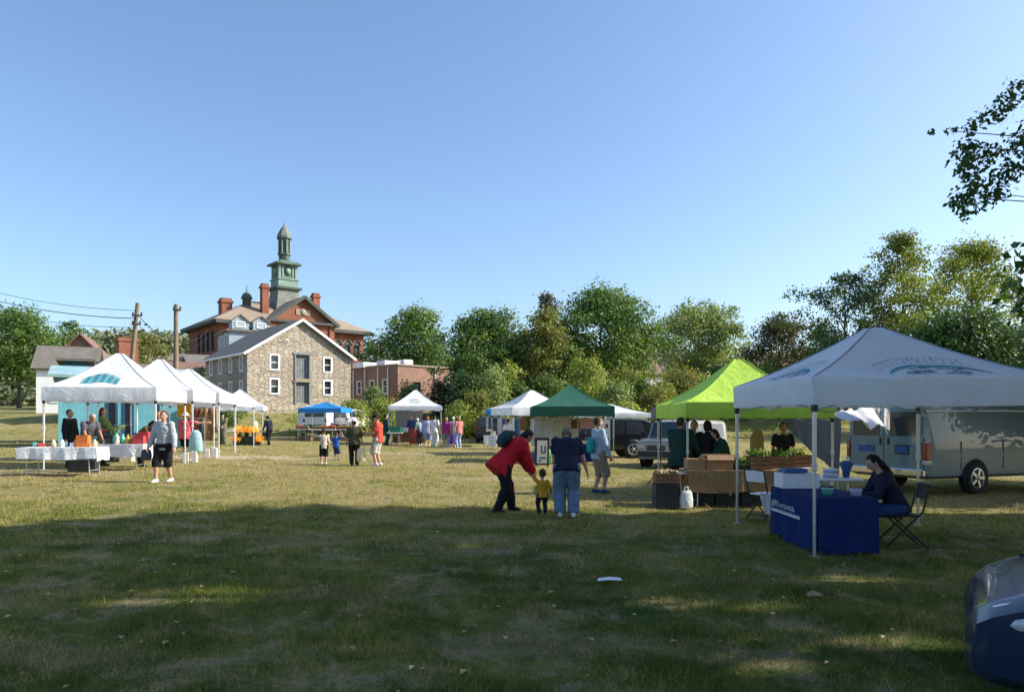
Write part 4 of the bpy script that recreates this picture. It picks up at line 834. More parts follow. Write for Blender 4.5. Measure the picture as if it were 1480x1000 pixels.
def print_logo(t, pt, s, kind, w):
    b = MB(); q = random.Random(s + 3); A = lambda u, v, k=0: pt(s, u / max(.2, 1 - v * .95), v, .010 + k * .004)
    def patch(poly, m, k=0): b.add([A(u, v, k) for u, v in poly], [tuple(range(len(poly)))], m)
    def band(u0, v0, ru, rv, a0, a1, r0, r1, m, k=0, n=18):
        vs = []
        for i in range(n + 1):
            a = a0 + (a1 - a0) * i / n; f0 = r0(i / n) if callable(r0) else r0; f1 = r1(i / n) if callable(r1) else r1
            vs += [A(u0 + ru * f0 * math.cos(a), v0 + rv * f0 * math.sin(a), k), A(u0 + ru * f1 * math.cos(a), v0 + rv * f1 * math.sin(a), k)]
        b.add(vs, [(2 * i, 2 * i + 1, 2 * i + 3, 2 * i + 2) for i in range(n)], m)
    if kind == 'arc':                                            # letters arched over a teal crescent with dark shapes within
        band(.10, .02, .44, .30, R(12), R(168), lambda f: 1 - .13 * math.sin(math.pi * f) - .02, 1.0, 0, 0)
        for i in range(26):
            a = R(22 + 134 * q.random()); f = q.uniform(.35, .82); u, v = .10 + .44 * f * math.cos(a), .02 + .30 * f * math.sin(a)
            if v < .06: continue
            d1, d2 = q.uniform(.012, .05), q.uniform(.008, .02); patch([(u - d1, v - d2), (u + d1, v - d2 * .6), (u + d1 * .8, v + d2), (u - d1 * .7, v + d2 * 1.2)], q.choice([0, 0, 1, 2]), 1)
        for (rr, n, a0, a1) in ((1.18, 15, 158, 48), (1.42, 17, 138, 62)):
            for i in range(n):
                a = R(a0 + (a1 - a0) * i / (n - 1)); u, v = .10 + .44 * rr * math.cos(a), .02 + .30 * rr * math.sin(a); hx, hy = .011, .024
                ca, sa = math.sin(a), -math.cos(a)
                for st in q.sample([((-1, -1), (-.5, 1)), ((.5, -1), (1, 1)), ((-1, .6), (1, 1)), ((-1, -.25), (1, .15)), ((-1, -1), (1, -.6))], 3):
                    (xa, ya), (xb, yb) = st; P = [(xa, ya), (xb, ya), (xb, yb), (xa, yb)]
                    patch([(u + hx * px * ca + .35 * hy * py * sa * -1, v + hy * py * abs(ca) + hx * px * sa * .8) for px, py in P], 2 if i % 4 else 1, 1)
    elif kind == 'fan':                                          # a pale teal fan of strokes
        for i in range(15):
            f = i / 14; u = -.42 + .62 * f; v0 = .18 + .05 * math.sin(f * 3) - .02 * (f > .8); v1 = .30 + .24 * math.sin(math.pi * (.15 + .72 * f))
            patch([(u, v0), (u + .044, v0 - .01), (u + .05, v1), (u + .012, v1 - .03)], 0 if i % 3 else 2)
        for i in range(16):
            u, v = q.uniform(-.36, .18), q.uniform(.24, .42); patch([(u, v), (u + .05, v + .01), (u + .045, v + .025), (u, v + .02)], q.choice([1, 2]), 1)
        for i in range(4): patch([(-.30 + i * .02, .06 + i * .03), (-.285 + i * .02, .06 + i * .03), (-.265 + i * .02, .10 + i * .03), (-.28 + i * .02, .10 + i * .03)], 2)
    else:                                                        # two short rows of lettering
        for r in range(3):
            for i in range(5 if r else 4):
                u, v = -.22 + i * .085, .50 - r * .11; patch([(u, v), (u + .06, v), (u + .055, v + .055), (u + .005, v + .06)], 2)
    b.build('printed_emblem', [M['teal_print'], M['teal_dark'], M['grey_print']], t)
GW = 'white canopies in a row on the left'
C1 = Vector((*gp(225, 680), 0)); th = R(9.3); e1 = Vector((math.cos(th), math.sin(th), 0)); e2 = Vector((-math.sin(th), math.cos(th), 0))
c1 = C1 - e1 * 1.5 + e2 * 1.5; c2 = C1 - e1 * 1.5 + e2 * 5.4; c3 = C1 - e1 * 1.4 + e2 * 8.75
tent('canopy_tent', 'nearest white canopy of the left row, pale teal emblem on its front slope', c1, 3.05, 3.05, th, 2.57, 2.19, 3.68, 'white_canvas', GW, 'white_steel', ('fan', (0,)), seed=1)
tent('canopy_tent', 'second white canopy of the left row, cloth bag on its leg', c2, 3.05, 3.05, th, 2.66, 2.27, 3.82, 'white_canvas', GW, 'white_steel', ('fan', (0,)), seed=2)
tent('canopy_tent', 'third white canopy of the left row, white block weights at its near leg', c3, 3.05, 3.05, th, 2.68, 2.3, 3.7, 'white_canvas', GW, 'white_steel', seed=3)
x4 = X(338, 34) - 1.5; c4 = (x4, 35.3); tent('canopy_tent', 'flatter white canopy in shade between the third one and the one by the marigolds', c4, 3.05, 3.0, R(3), 2.6, 2.28, 3.2, 'white_canvas', GW, 'white_steel', seed=4)
c5 = (X(345, 47), 47.3); tent('canopy_tent', 'white canopy in front of the stone mill, beside orange flowers', c5, 3.1, 3.0, R(14), 2.5, 2.2, 3.6, 'white_canvas', GW, 'white_steel', seed=5)
cF = (X(601, 43.5), 43.5); tent('canopy_tent', 'small far white canopy with grey lettering in the middle of the field', cF, 3.1, 3.0, R(6), 2.43, 2.19, 3.42, 'white_canvas', None, 'steel', ('rows', (0,)), seed=6)
cB = (X(471, 48.6), 48.6); tent('canopy_tent', 'small flat blue canopy in front of the mill', cB, 2.85, 2.6, R(-4), 2.38, 2.1, 2.8, 'blue_canvas', None, seed=7)
cb2 = (X(727, 41.5), 41.5); tent('canopy_tent', 'blue canopy peeping out left of the white stall beside the green one', cb2, 1.9, 2.2, R(4), 2.2, 1.9, 2.5, 'blue_canvas', None, seed=8)
cW = (X(768, 34), 34); tent('canopy_tent', 'white canopy set at an angle behind the left end of the green one', cW, 3.0, 3.0, R(20), 2.2, 1.84, 3.02, 'white_canvas', None, seed=9)
cG = (X(824, 28.5), 28.5); tent('canopy_tent', 'dark green canopy in the middle of the market', cG, 3.08, 3.0, R(0), 2.13, 1.77, 3.0, 'green_canvas', None, seed=10)
cR = (X(880, 36), 36); tent('canopy_tent', 'low white canopy showing right of the dark green one, above the pickup', cR, 3.3, 3.0, R(8), 1.95, 1.74, 2.42, 'white_canvas', None, seed=11)
cL = (5.17, 16.5); tent('canopy_tent', 'bright lime green canopy over the vegetable stall', cL, 3.08, 3.05, R(0), 2.0, 1.68, 3.02, 'lime_canvas', None, seed=12)
cN = (5.2, 10.35); tent('canopy_tent', 'big white canopy in the shade at right with a teal arched emblem', cN, 3.05, 2.95, R(1), 2.17, 1.83, 2.96, 'white_canvas', None, 'steel', ('arc', (0, 3)), seed=13, sag=.08)

# ------------------------------------------------------------------ tables, cloths, goods
def L2W(c, rz, x, y): return (c[0] + x * math.cos(rz) - y * math.sin(rz), c[1] + x * math.sin(rz) + y * math.cos(rz))
def table(label, c, L, D, rz=0, H=.74, mat='white', group='folding tables at the stalls', leg='steel'):
    g = gz(*c); t = thing('folding_table', label, 'table', (c[0], c[1], g), rz, group)
    b = MB(); b.box((0, 0, H - .02), (L, D, .04), 0, bev=.012); b.build('table_top', M[mat], t)
    for sx in (-1, 1):
        b = MB(); x = sx * (L / 2 - .22)
        for sy in (-1, 1): b.tube([(x, sy * (D / 2 - .09), H - .05), (x + sx * .03, sy * (D / 2 - .07), .005)], .014, 0, 7)
        b.tube([(x + sx * .02, -D / 2 + .09, .14), (x + sx * .02, D / 2 - .09, .14)], .012, 0, 6); b.tube([(x, 0, .42), (x - sx * .35, 0, H - .05)], .01, 0, 6); b.build('leg', M[leg], t)
    return t, H + g
def drape(label, c, L, D, rz, ztop, drops, mat, name='tablecloth', group=None, seed=0, sub=None):
    """drops: front(-y), right(+x), back, left hang lengths"""
    t = bpy.data.objects; b = MB(); q = random.Random(seed); L += .02; D += .02
    b.add([(-L / 2, -D / 2, 0), (L / 2, -D / 2, 0), (L / 2, D / 2, 0), (-L / 2, D / 2, 0)], [(0, 1, 2, 3)])
    for k, ((a, e), o) in enumerate(zip((((-L / 2, -D / 2), (L / 2, -D / 2)), ((L / 2, -D / 2), (L / 2, D / 2)), ((L / 2, D / 2), (-L / 2, D / 2)), ((-L / 2, D / 2), (-L / 2, -D / 2))), ((0, -1), (1, 0), (0, 1), (-1, 0)))):
        h = drops[k]
        if h <= 0: continue
        ln = math.hypot(e[0] - a[0], e[1] - a[1]); n = max(10, int(ln / .05)); ph = q.uniform(0, 6); vs = []
        for j in range(6):
            f = j / 5
            for i in range(n + 1):
                s = i / n; wv = f * (.028 * math.sin(s * ln * 11 + ph) + .012 * math.sin(s * ln * 27 + ph * 2)) * min(1, 8 * s * (1 - s)) + .012 * f + .004
                vs.append((a[0] + (e[0] - a[0]) * s + o[0] * wv, a[1] + (e[1] - a[1]) * s + o[1] * wv, -h * f + (.02 * math.sin(s * 7 + ph) * f)))
        b.add(vs, [(j * (n + 1) + i, j * (n + 1) + i + 1, (j + 1) * (n + 1) + i + 1, (j + 1) * (n + 1) + i) for j in range(5) for i in range(n)], 0, True)
    o = b.build(name, M[mat], None, (c[0], c[1], ztop + .006), rz); return tag(o, label, name, group)
def crate(label, loc, sx, sy, h, mat='wood', rz=0, fill=None, name='crate', group=None, seed=0, n=3):
    t = thing(name, label, name.replace('_', ' '), loc, rz, group); b = MB(); w_ = .012; q = random.Random(seed)
    for i in range(n):
        z = h * (i + .5) / n; hh = h / n * .84
        b.box((0, -sy / 2, z), (sx, w_, hh)); b.box((0, sy / 2, z), (sx, w_, hh)); b.box((-sx / 2, 0, z), (w_, sy - w_, hh)); b.box((sx / 2, 0, z), (w_, sy - w_, hh))
    for a in (-1, 1):
        for c_ in (-1, 1): b.box((a * (sx / 2 - .018), c_ * (sy / 2 - .018), h / 2), (.024, .024, h))
    b.box((0, 0, .012), (sx - .03, sy - .03, .012)); b.build('box', M[mat], t)
    if fill:
        b = MB()
        for i in range(26): b.ell((q.uniform(-.42, .42) * sx, q.uniform(-.42, .42) * sy, h * .8 + q.uniform(0, .07)), (q.uniform(.035, .06),) * 3, 0, 8)
        if fill.startswith('leaf'):
            V, T = leafcloud([((q.uniform(-.3, .3) * sx, q.uniform(-.3, .3) * sy, h + .03), (.14, .12, .10), 1.2) for _ in range(4)], .07, 1.1, seed)
            o = bpy.data.objects.new('greens', npmesh('greens', V, np.arange(len(V)).reshape(-1, 4), LEAF['mid' if fill == 'leaf' else 'weed'], T)); COL.objects.link(o); o.parent = t
        else: b.build('produce', M[fill], t)
    return t
def carton(label, loc, sx, sy, h, mat='cardboard', rz=0, open_=True, group=None, name='carton'):
    t = thing(name, label, name.replace('_', ' '), loc, rz, group); b = MB(); w_ = .006
    b.box((0, -sy / 2, h / 2), (sx, w_, h)); b.box((0, sy / 2, h / 2), (sx, w_, h)); b.box((-sx / 2, 0, h / 2), (w_, sy - w_, h)); b.box((sx / 2, 0, h / 2), (w_, sy - w_, h)); b.box((0, 0, .006), (sx - .01, sy - .01, .01)); b.build('box', M[mat], t)
    b = MB()
    if open_:
        for (x, y, ax) in ((0, -1, 0), (0, 1, 0), (-1, 0, 1), (1, 0, 1)):
            rot = Matrix.Rotation(R(-48) * y, 3, 'X') if ax == 0 else Matrix.Rotation(R(48) * x, 3, 'Y')
            b.box((x * (sx / 2 + .05), y * (sy / 2 + .05), h + .04), ((sx, .13, w_) if ax == 0 else (.13, sy, w_)), 0, rot=rot)
    else: b.box((0, 0, h + .004), (sx, sy, w_)); b.box((0, 0, h + .009), (sx * .98, .05, .003))
    b.build('flaps', M[mat], t); return t
def bag(label, loc, w_, h, d_, mat, rz=0, group=None):
    t = thing('shopping_bag', label, 'bag', loc, rz, group); b = MB(); secs = []
    for (f, k) in ((0, .85), (.1, 1), (.5, 1.04), (.85, .9), (1, .72)): secs.append(((0, 0, h * f), (w_ / 2 * k, 0, 0), (0, d_ / 2 * k * (1 - .35 * f), 0)))
    b.loft(secs, 0, 16); b.build('sack', M[mat], t); b = MB()
    for s in (-1, 1): b.tube([(-w_ * .18, s * .02, h * .98), (-w_ * .1, s * .02, h * 1.22), (w_ * .1, s * .02, h * 1.22), (w_ * .18, s * .02, h * .98)], .008, 0, 6)
    b.build('handle', M[mat], t); return t
def sheet(name, label, cat, corners, mat, fold=.05, n=16, group=None, seed=0):  # hung cloth between four corners (tl, tr, br, bl)
    q = random.Random(seed); a, c, d, e = [Vector(p) for p in corners]; nn = (c - a).cross(e - a).normalized(); vs = []; ph = q.uniform(0, 6)
    for j in range(n + 1):
        for i in range(n + 1):
            u, v = i / n, j / n; p = a.lerp(c, u).lerp(e.lerp(d, u), v); vs.append(p + nn * fold * (math.sin(u * 11 + ph + v * 2) * (.3 + .7 * v) + .5 * math.sin(u * 23 + v * 4)) )
    b = MB(); b.add(vs, [(j * (n + 1) + i, j * (n + 1) + i + 1, (j + 1) * (n + 1) + i + 1, (j + 1) * (n + 1) + i) for j in range(n) for i in range(n)], 0, True)
    return tag(b.build(name, M[mat]), label, cat, group)
def chair(label, c, rz, mat='black', frame='black', group=None):
    g = gz(*c); t = thing('folding_chair', label, 'chair', (c[0], c[1], g), rz, group)   # faces +y
    b = MB(); b.box((0, .02, .445), (.40, .40, .025), 0, bev=.01); b.build('seat', M[mat], t)
    b = MB(); rot = Matrix.Rotation(R(12), 3, 'X')
    for i in range(5):
        x = -.16 + .08 * i; b.box((x, -.262 - .01 * (1 - ((i - 2) / 2) ** 2), .76), (.085, .016, .2), 0, rot=rot)
    b.build('backrest', M[mat], t)
    for s in (-1, 1):
        b = MB(); b.tube([(s * .205, -.29, .86), (s * .205, -.20, .5), (s * .205, .26, .012)], .013, 0, 7); b.build('leg', M[frame], t)
        b = MB(); b.tube([(s * .185, .17, .44), (s * .185, -.28, .012)], .013, 0, 7); b.build('leg', M[frame], t)
    
    for p_, q_ in (((-.205, .21, .06), (.205, .21, .06)), ((-.185, -.22, .1), (.185, -.22, .1)), ((-.205, -.29, .86), (.205, -.29, .86))): b = MB(); b.tube([p_, q_], .011); b.build('stretcher', M[frame], t)
    return t
M['navy_cloth'] = cloth('navy_cloth', (.007, .024, .115), .15)
M['red_plain'] = plain('red_plain', (.42, .045, .05), .6, .2, 6); M['orange'] = plain('orange', (.62, .16, .03), .7, .2, 9); M['orange_veg'] = plain('orange_veg', (.6, .2, .02), .5, .3, 9)
M['yellow_banner'] = cloth('yellow_banner', (.62, .30, .02), .2); M['tomato'] = plain('tomato', (.45, .04, .02), .35, .3, 9); M['potato'] = plain('potato', (.36, .25, .13), .8, .3, 9); M['green_veg'] = plain('green_veg', (.06, .14, .03), .5, .4, 9)
M['pale_cloth'] = cloth('pale_cloth', (.55, .52, .50), .1); M['aqua_cloth'] = cloth('aqua_cloth', (.36, .58, .62), .12); M['grey_tarp'] = cloth('grey_tarp', (.20, .20, .23), .15); M['brown_cloth'] = cloth('brown_cloth', (.20, .095, .045), .3); M['dark_red_cloth'] = cloth('dark_red_cloth', (.16, .03, .03), .3); M['tan_cloth'] = cloth('tan_cloth', (.36, .23, .12), .2)
M['white_bag'] = cloth('white_bag', (.62, .66, .66), .08); M['pink_board'] = plain('pink_board', (.62, .33, .34), .7, .1, 5); M['green_bin'] = plain('green_bin', (.01, .16, .09), .5, .2, 5); M['green_bag'] = cloth('green_bag', (.10, .30, .12), .15); M['blue_plain'] = plain('blue_plain', (.03, .09, .25), .5, .2, 5); M['concrete'] = plain('concrete', (.62, .60, .56), .9, .15, 8, .3)
M['dark_board'] = plain('dark_board', (.05, .055, .05), .7, .6, 7); M['teal_glass'] = plain('teal_glass', (.12, .38, .33), .25, .4, 9); M['cream'] = plain('cream', (.66, .57, .36), .6, .2, 9); M['lilac'] = plain('lilac', (.42, .40, .58), .6, .2, 7)
M['poster'] = plain('poster', (.72, .72, .74), .5, .08, 6); M['ink_blue'] = plain('ink_blue', (.06, .07, .22), .6, .2, 6); M['gold'] = plain('gold', (.50, .30, .05), .5, .3, 9)
GT = 'folding tables at the stalls'; GC = 'cloths on the market tables'

# --- nearest left stall
q0 = gp(100, 690); tA = (X(92, 18.9), 18.9)
_, zA = table('long folding table at the front of the nearest left stall', tA, 1.9, .76, R(8)); drape('white cloth over the front table of the nearest left stall', tA, 1.9, .76, R(8), zA, (.30, .34, .3, .3), 'table_white', group=GC, seed=1)
tB = (X(168, 21.3), 21.3); _, zB = table('folding table set back under the nearest left canopy', tB, 1.75, .76, R(8)); drape('white cloth over the table set back under the nearest left canopy', tB, 1.75, .76, R(8), zB, (.36, .46, .3, .3), 'table_white', group=GC, seed=2)
def on(c, rz, x, y, z): p = L2W(c, rz, x, y); return (p[0], p[1], z + .008)
carton('orange box on the front table of the nearest left stall', on(tA, R(8), .48, .02, zA), .28, .22, .30, 'orange', R(8), False)
crate('dark wooden display tray propped behind the goods on the second left table', on(tB, R(8), -.42, .1, zB), .62, .3, .40, 'dark_board', R(8), 'tomato', 'display_box', n=2)
for i, (x, y, s, mt, lb) in enumerate(((.02, -.05, .8, 'teal_glass', 'tall teal glass vase on the second left table'), (.14, .1, .65, 'teal_glass', 'short teal glass vase beside the tall one'), (.10, -.2, .45, 'cream', 'squat cream jar in front of the teal vases'), (.34, -.05, .6, 'gold', 'amber jar right of the teal vases'), (.44, .05, .55, 'gold', 'smaller amber jar next to the red boxes'), (-.05, .18, .6, 'cream', 'cream jar behind the tall teal vase'))):
    b = MB(); b.lathe([(.0, 0), (.09 * s, 0), (.13 * s, .12 * s), (.12 * s, .26 * s), (.05 * s, .36 * s), (.045 * s, .42 * s), (.07 * s, .46 * s), (.05 * s, .46 * s), (.0, .40 * s)], (0, 0, 0), 0, 16); tag(b.build('vase', M[mt], None, on(tB, R(8), x, y, zB)), lb, 'vase', 'vases and jars on the second left table')
V, T = leafcloud([((-.06, 0, .44), (.16, .12, .10), 1), ((.1, .03, .5), (.12, .1, .1), 1), ((-.16, .02, .34), (.12, .1, .08), 1)], .07, 1.0, 3)
o = bpy.data.objects.new('foliage_bunch', npmesh('foliage_bunch', V, np.arange(len(V)).reshape(-1, 4), LEAF['pale'], T)); COL.objects.link(o); o.location = on(tB, R(8), .02, -.05, zB); tag(o, 'bunch of pale leaves standing in the tall teal vase', 'plant')
carton('red box on the right end of the second left table', on(tB, R(8), .68, -.1, zB), .30, .25, .24, 'red_plain', R(8), False, 'red boxes on the second left table'); carton('smaller red box behind the other red box', on(tB, R(8), .72, .2, zB), .26, .2, .34, 'red_plain', R(8), False, 'red boxes on the second left table')
for i, (x, y, mt, lb) in enumerate(((-.2, -.1, 'cream', 'small pale jar left of the orange box'), (.05, -.2, 'table_white', 'small white tray card at the front of the first left table'), (.25, .1, 'gold', 'small amber bottle left of the orange box'), (.78, -.05, 'cream', 'pale bottle right of the orange box'))):
    b = MB(); b.lathe([(0, 0), (.05, 0), (.055, .12), (.03, .17), (.03, .2), (0, .2)], (0, 0, 0), 0, 12); tag(b.build('jar', M[mt], None, on(tA, R(8), x, y, zA)), lb, 'jar', 'jars on the front left table')
for i, (px, py, w_, h_, mt, lb) in enumerate(((150, 668, .5, .28, 'dark_plastic', 'black tote under the second left table'), (188, 664, .6, .3, 'black', 'black duffel under the right end of the second left table'), (178, 668, .35, .2, 'cream', 'pale sack under the second left table'), (112, 684, .7, .34, 'dark_plastic', 'dark tote under the front left table'))):
    x, y = gp(px, py); carton(lb, (x, y + .3, gz(x, y + .3)), w_, .35, h_, mt, R(8), False, 'totes under the left tables', 'storage_tote')
q = random.Random(21)
for i in range(9):
    b = MB(); w_, h_ = q.uniform(.07, .16), q.uniform(.04, .16); b.box((0, 0, h_ / 2), (w_, q.uniform(.06, .12), h_), 0, .3, bev=.01); mt = q.choice(['cream', 'dark_board', 'red_plain', 'gold', 'pale_cloth', 'lilac', 'brown_cloth', 'teal_glass'])
    x_ = -.85 + .19 * i; tag(b.build('small_box', M[mt], None, on(tA, R(8), x_ if abs(x_ - .48) > .2 else x_ + .02, q.uniform(.22, .32), zA + .001), R(8)), 'small %s box, %s along the back of the front left table' % ({'cream': 'cream', 'dark_board': 'black', 'red_plain': 'red', 'gold': 'amber', 'pale_cloth': 'beige', 'lilac': 'lilac', 'brown_cloth': 'brown', 'teal_glass': 'teal'}[mt], ('first', 'second', 'third', 'fourth', 'fifth', 'sixth', 'seventh', 'eighth', 'last')[i]), 'box', 'small boxes on the front left table')
# stand of the walker's stall: dark rail with hanging things
def rack(label, c, rz, L, H, cloths, seed, group=None):
    g = gz(*c); t = thing('garment_rack', label, 'garment rack', (c[0], c[1], g), rz, group); b = MB()
    for s in (-1, 1): b.tube([(s * L / 2, 0, .02), (s * L / 2, 0, H)], .018); b.tube([(s * L / 2, -.25, .02), (s * L / 2, .25, .02)], .018)
    b.tube([(-L / 2, 0, H), (L / 2, 0, H)], .016); b.build('rail', M['steel'], t); q = random.Random(seed); n = len(cloths)
    for i, mt in enumerate(cloths):
        x = -L / 2 + L * (i + .5) / n; w_ = L / n * .92; hh = H * q.uniform(.55, .75); k = MB()
        k.loft([((x, 0, H - .02), (w_ * .3, 0, 0), (0, .03, 0)), ((x, 0, H - .12), (w_ * .5, 0, 0), (0, .09, 0)), ((x, 0, H - hh * .6), (w_ * .46, 0, 0), (0, .1, 0)), ((x, .01, H - hh), (w_ * .52, 0, 0), (0, .11, 0))], 0, 12); k.build('garment', M[mt], t)
    return t
rack('rack of brown and tan garments hung under the third white canopy', (X(291, 31.5), 31.5), R(6), 1.5, 1.95, ['brown_cloth', 'tan_cloth', 'dark_red_cloth', 'brown_cloth', 'tan_cloth', 'brown_cloth', 'tan_cloth'], 5)
rack('rack of dark red garments behind the woman in pink', (X(279, 29.2), 29.2), R(6), .9, 1.5, ['dark_red_cloth', 'black', 'dark_red_cloth', 'black'], 6)
sheet('banner', 'plain orange yellow banner hung at the back of the second white canopy', 'banner', ((X(256, 28.3), 28.3, Z(582, 28.3)), (X(276, 28.3), 28.3, Z(582, 28.3)), (X(276, 28.3), 28.3, Z(603, 28.3)), (X(256, 28.3), 28.3, Z(603, 28.3))), 'yellow_banner', .02)
c_ = gp(278, 668); b = MB(); b.loft([((0, 0, .35), (.2, 0, 0), (0, .12, 0)), ((0, 0, .42), (.24, 0, 0), (0, .15, 0)), ((0, 0, .8), (.22, 0, 0), (0, .13, 0)), ((.01, 0, 1.02), (.17, 0, 0), (0, .09, 0)), ((0, 0, 1.12), (.05, 0, 0), (0, .04, 0))], 0, 14)
tag(b.build('cloth_bag', M['aqua_cloth'], None, (c_[0] + .16, c_[1] - .10, gz(*c_)), 0), 'pale aqua cloth bag tied to the near leg of the second white canopy', 'bag')
def weights(label, c, mat='concrete'):
    t = thing('tent_weight', label, 'weight', (c[0], c[1], gz(*c)), .2, 'weights at canopy legs')
    for i, (x, y) in enumerate(((-.13, -.12), (.13, -.1))): b = MB(); b.box((x, y, .17 + .03 * i), (.2, .18, .34 + .06 * i), 0, bev=.02); b.build('block', M[mat], t); 
    b = MB(); b.tube([(-.13, -.12, .33), (-.1, -.1, .42), (.1, -.1, .44), (.13, -.1, .39)], .012, 0, 6); b.build('strap', M['white_bag'], t)
weights('white block weights at the near leg of the third white canopy', gp(306, 662)); weights('white block weights under the aqua cloth bag', (c_[0], c_[1] - .1))
# --- marigolds by the fifth canopy
x, y = gp(362, 643); y -= .2
for i, (dx, dy, lb) in enumerate(((-.5, 0, 'black crate at the left under the marigolds'), (.15, -.1, 'black crate at the right under the marigolds'))): carton(lb, (x + dx, y + dy, gz(x + dx, y + dy)), .55, .45, .5, 'dark_plastic', 0, False, 'black crates under the marigolds', 'storage_tote')
M['marigold'] = leafmat('marigold', (.42, .16, .01), (.62, .30, .02), (.70, .42, .03), .2)
for i, (dx, dy, zz) in enumerate(((-.55, 0, .5), (-.15, .05, .5), (.3, -.1, .5), (.62, -.25, .3), (-.62, -.3, .1))):
    t = thing('potted_marigold', ('potted marigolds on the left black crate', 'potted marigolds in the middle of the black crates', 'potted marigolds on the right black crate', 'potted marigolds right of the black crates', 'potted marigolds in front of the left black crate')[i], 'plant', (x + dx, y + dy, gz(x + dx, y + dy) + zz + (.004 if zz == .5 else 0) if zz == .5 else gz(x + dx, y + dy)), 0, 'potted marigolds')
    z1 = 0; b = MB(); b.lathe([(0, 0), (.09, 0), (.13, .18), (.14, .2), (.0, .19)], (0, 0, z1), 0, 12); b.build('pot', M['dark_plastic'], t)
    V, T = leafcloud([((0, 0, .36), (.27, .25, .2), 1)], .075, 1.3, 10 + i); me = npmesh('flowers', V, np.arange(len(V)).reshape(-1, 4), M['marigold'], T); o = bpy.data.objects.new('flowers', me); COL.objects.link(o); o.parent = t; o['kind'] = 'stuff'
tC = (X(338, 42), 42); table('small white table left of the marigolds', tC, .9, .6, 0, .74); _z = gz(*tC) + .74
carton('pale carton on the small white table by the marigolds', (tC[0] - .1, tC[1], _z + .004), .3, .25, .2, 'cream', 0, False)
b = MB(); b.lathe([(0, 0), (.16, 0), (.17, .34), (.1, .42), (.07, .5), (0, .5)], (0, 0, 0), 0, 14); xx, yy = X(369, 44.5), 44.5
tD = (xx, yy); table('table holding a white jug behind the marigolds', tD, 1.1, .6, 0, .8); tag(b.build('jug', M['cream'], None, (xx, yy, gz(xx, yy) + .806)), 'white jug on the table behind the marigolds', 'jug')
# --- blue stall before the mill
for i, (px, w_, lb) in enumerate(((438, .9, 'low table at the left of the blue stall'), (470, 1.6, 'long table in the middle of the blue stall'), (497, .8, 'table at the right of the blue stall'))):
    c = (X(px, 46.5), 46.5 - .2 * (i == 1)); _, zt_ = table(lb, c, w_, .7, 0, .74, 'pale_cloth' if i != 1 else 'white'); 
    for k in range(2 if i != 1 else 4):
        xx = c[0] + (k - (.5 if i != 1 else 1.5)) * w_ / (2 if i != 1 else 4) * .96; crate(('%s of the %s' % (('left wooden crate', 'second wooden crate', 'third wooden crate', 'last wooden crate')[k], lb)).replace('of the low', 'on the low').replace('of the long', 'on the long').replace('of the table', 'on the table'), (xx, c[1] - .1, zt_ + .003), .36, .3, .2, 'wood', 0, ('tomato', 'green_veg', 'potato', 'orange_veg')[(k + i) % 4], group='wooden crates at the blue stall', seed=k + i)
    for k in range(2 if i != 1 else 3):
        xx = c[0] + (k - (.5 if i != 1 else 1)) * .5; crate(('%s under the %s' % (('left dark crate', 'second dark crate', 'right dark crate')[k], lb)), (xx, c[1] + .05, gz(xx, c[1])), .42, .36, .3, 'copper_brown', 0, None, group='dark crates under the blue stall tables', seed=k)
# --- far white stall
sheet('tent_wall', 'grey side wall hung at the back of the far white stall', 'tent wall', ((X(572, 44.8), 44.8, 2.2), (X(611, 44.8), 44.8, 2.2), (X(611, 44.8), 44.8, .6), (X(572, 44.8), 44.8, .6)), 'grey_tarp', .03)
c = (X(592, 42.4), 42.4); _, zt_ = table('long table at the front of the far white stall', c, 1.9, .7, R(4)); drape('reddish brown cloth over the far white stall table', c, 1.9, .7, R(4), zt_, (.6, .6, .3, .6), 'brown_cloth', group=GC, seed=5)
for k in range(4): carton(('dark box at the left end of the far white stall table', 'white box second along the far white stall table', 'dark box third along the far white stall table', 'pinkish box at the right end of the far white stall table')[k], on(c, R(4), -.7 + k * .45, 0, zt_), .3, .25, .18 + .06 * (k % 2), ('dark_plastic', 'poster', 'black', 'pink_board')[k], R(4), False, 'boxes on the far white stall table')
c = (X(571, 41.5), 41.5); _, zt_ = table('small table left of the far white stall', c, .9, .6, 0); carton('green bin on the small table left of the far white stall', (c[0], c[1], zt_ + .006), .7, .4, .32, 'green_bin', 0, False, None, 'storage_bin')
def aboard(label, c, rz, w_, h, fr, face, marks=None):
    t = thing('sandwich_board', label, 'sign', (c[0], c[1], gz(*c)), rz)
    for s in (-1, 1):
        rot = Matrix.Rotation(R(-13 * s), 3, 'X'); b = MB(); cy, cz = s * h * .115, h / 2 * math.cos(R(13))
        P = lambda x, y, z: Vector((0, cy, cz)) + rot @ Vector((x, y, z))
        for (x, z, a, d) in ((0, h / 2 - .04, w_, .08), (0, -h / 2 + .1, w_, .06), (-w_ / 2 + .03, 0, .06, h), (w_ / 2 - .03, 0, .06, h)): b.box(P(x, 0, z), (a - (.124 if a == w_ else 0), .03, d), 0, rot=rot)
        f = b.build('frame', M[fr], t); b = MB(); b.box(P(0, .0, .02), (w_ - .12, .018, h - .22), 0, rot=rot)
        if marks and s < 0:
            for (x, z, a, d, m) in marks: b.box(P(x, -.014, z), (a, .01, d), m, rot=rot)
        b.build('panel', [M[face], M['ink_blue'], M['teal_print']], f)
    return t
aboard('red sandwich board before the far white stall', gp(600, 643), R(-6), .6, .95, 'red_plain', 'red_plain')
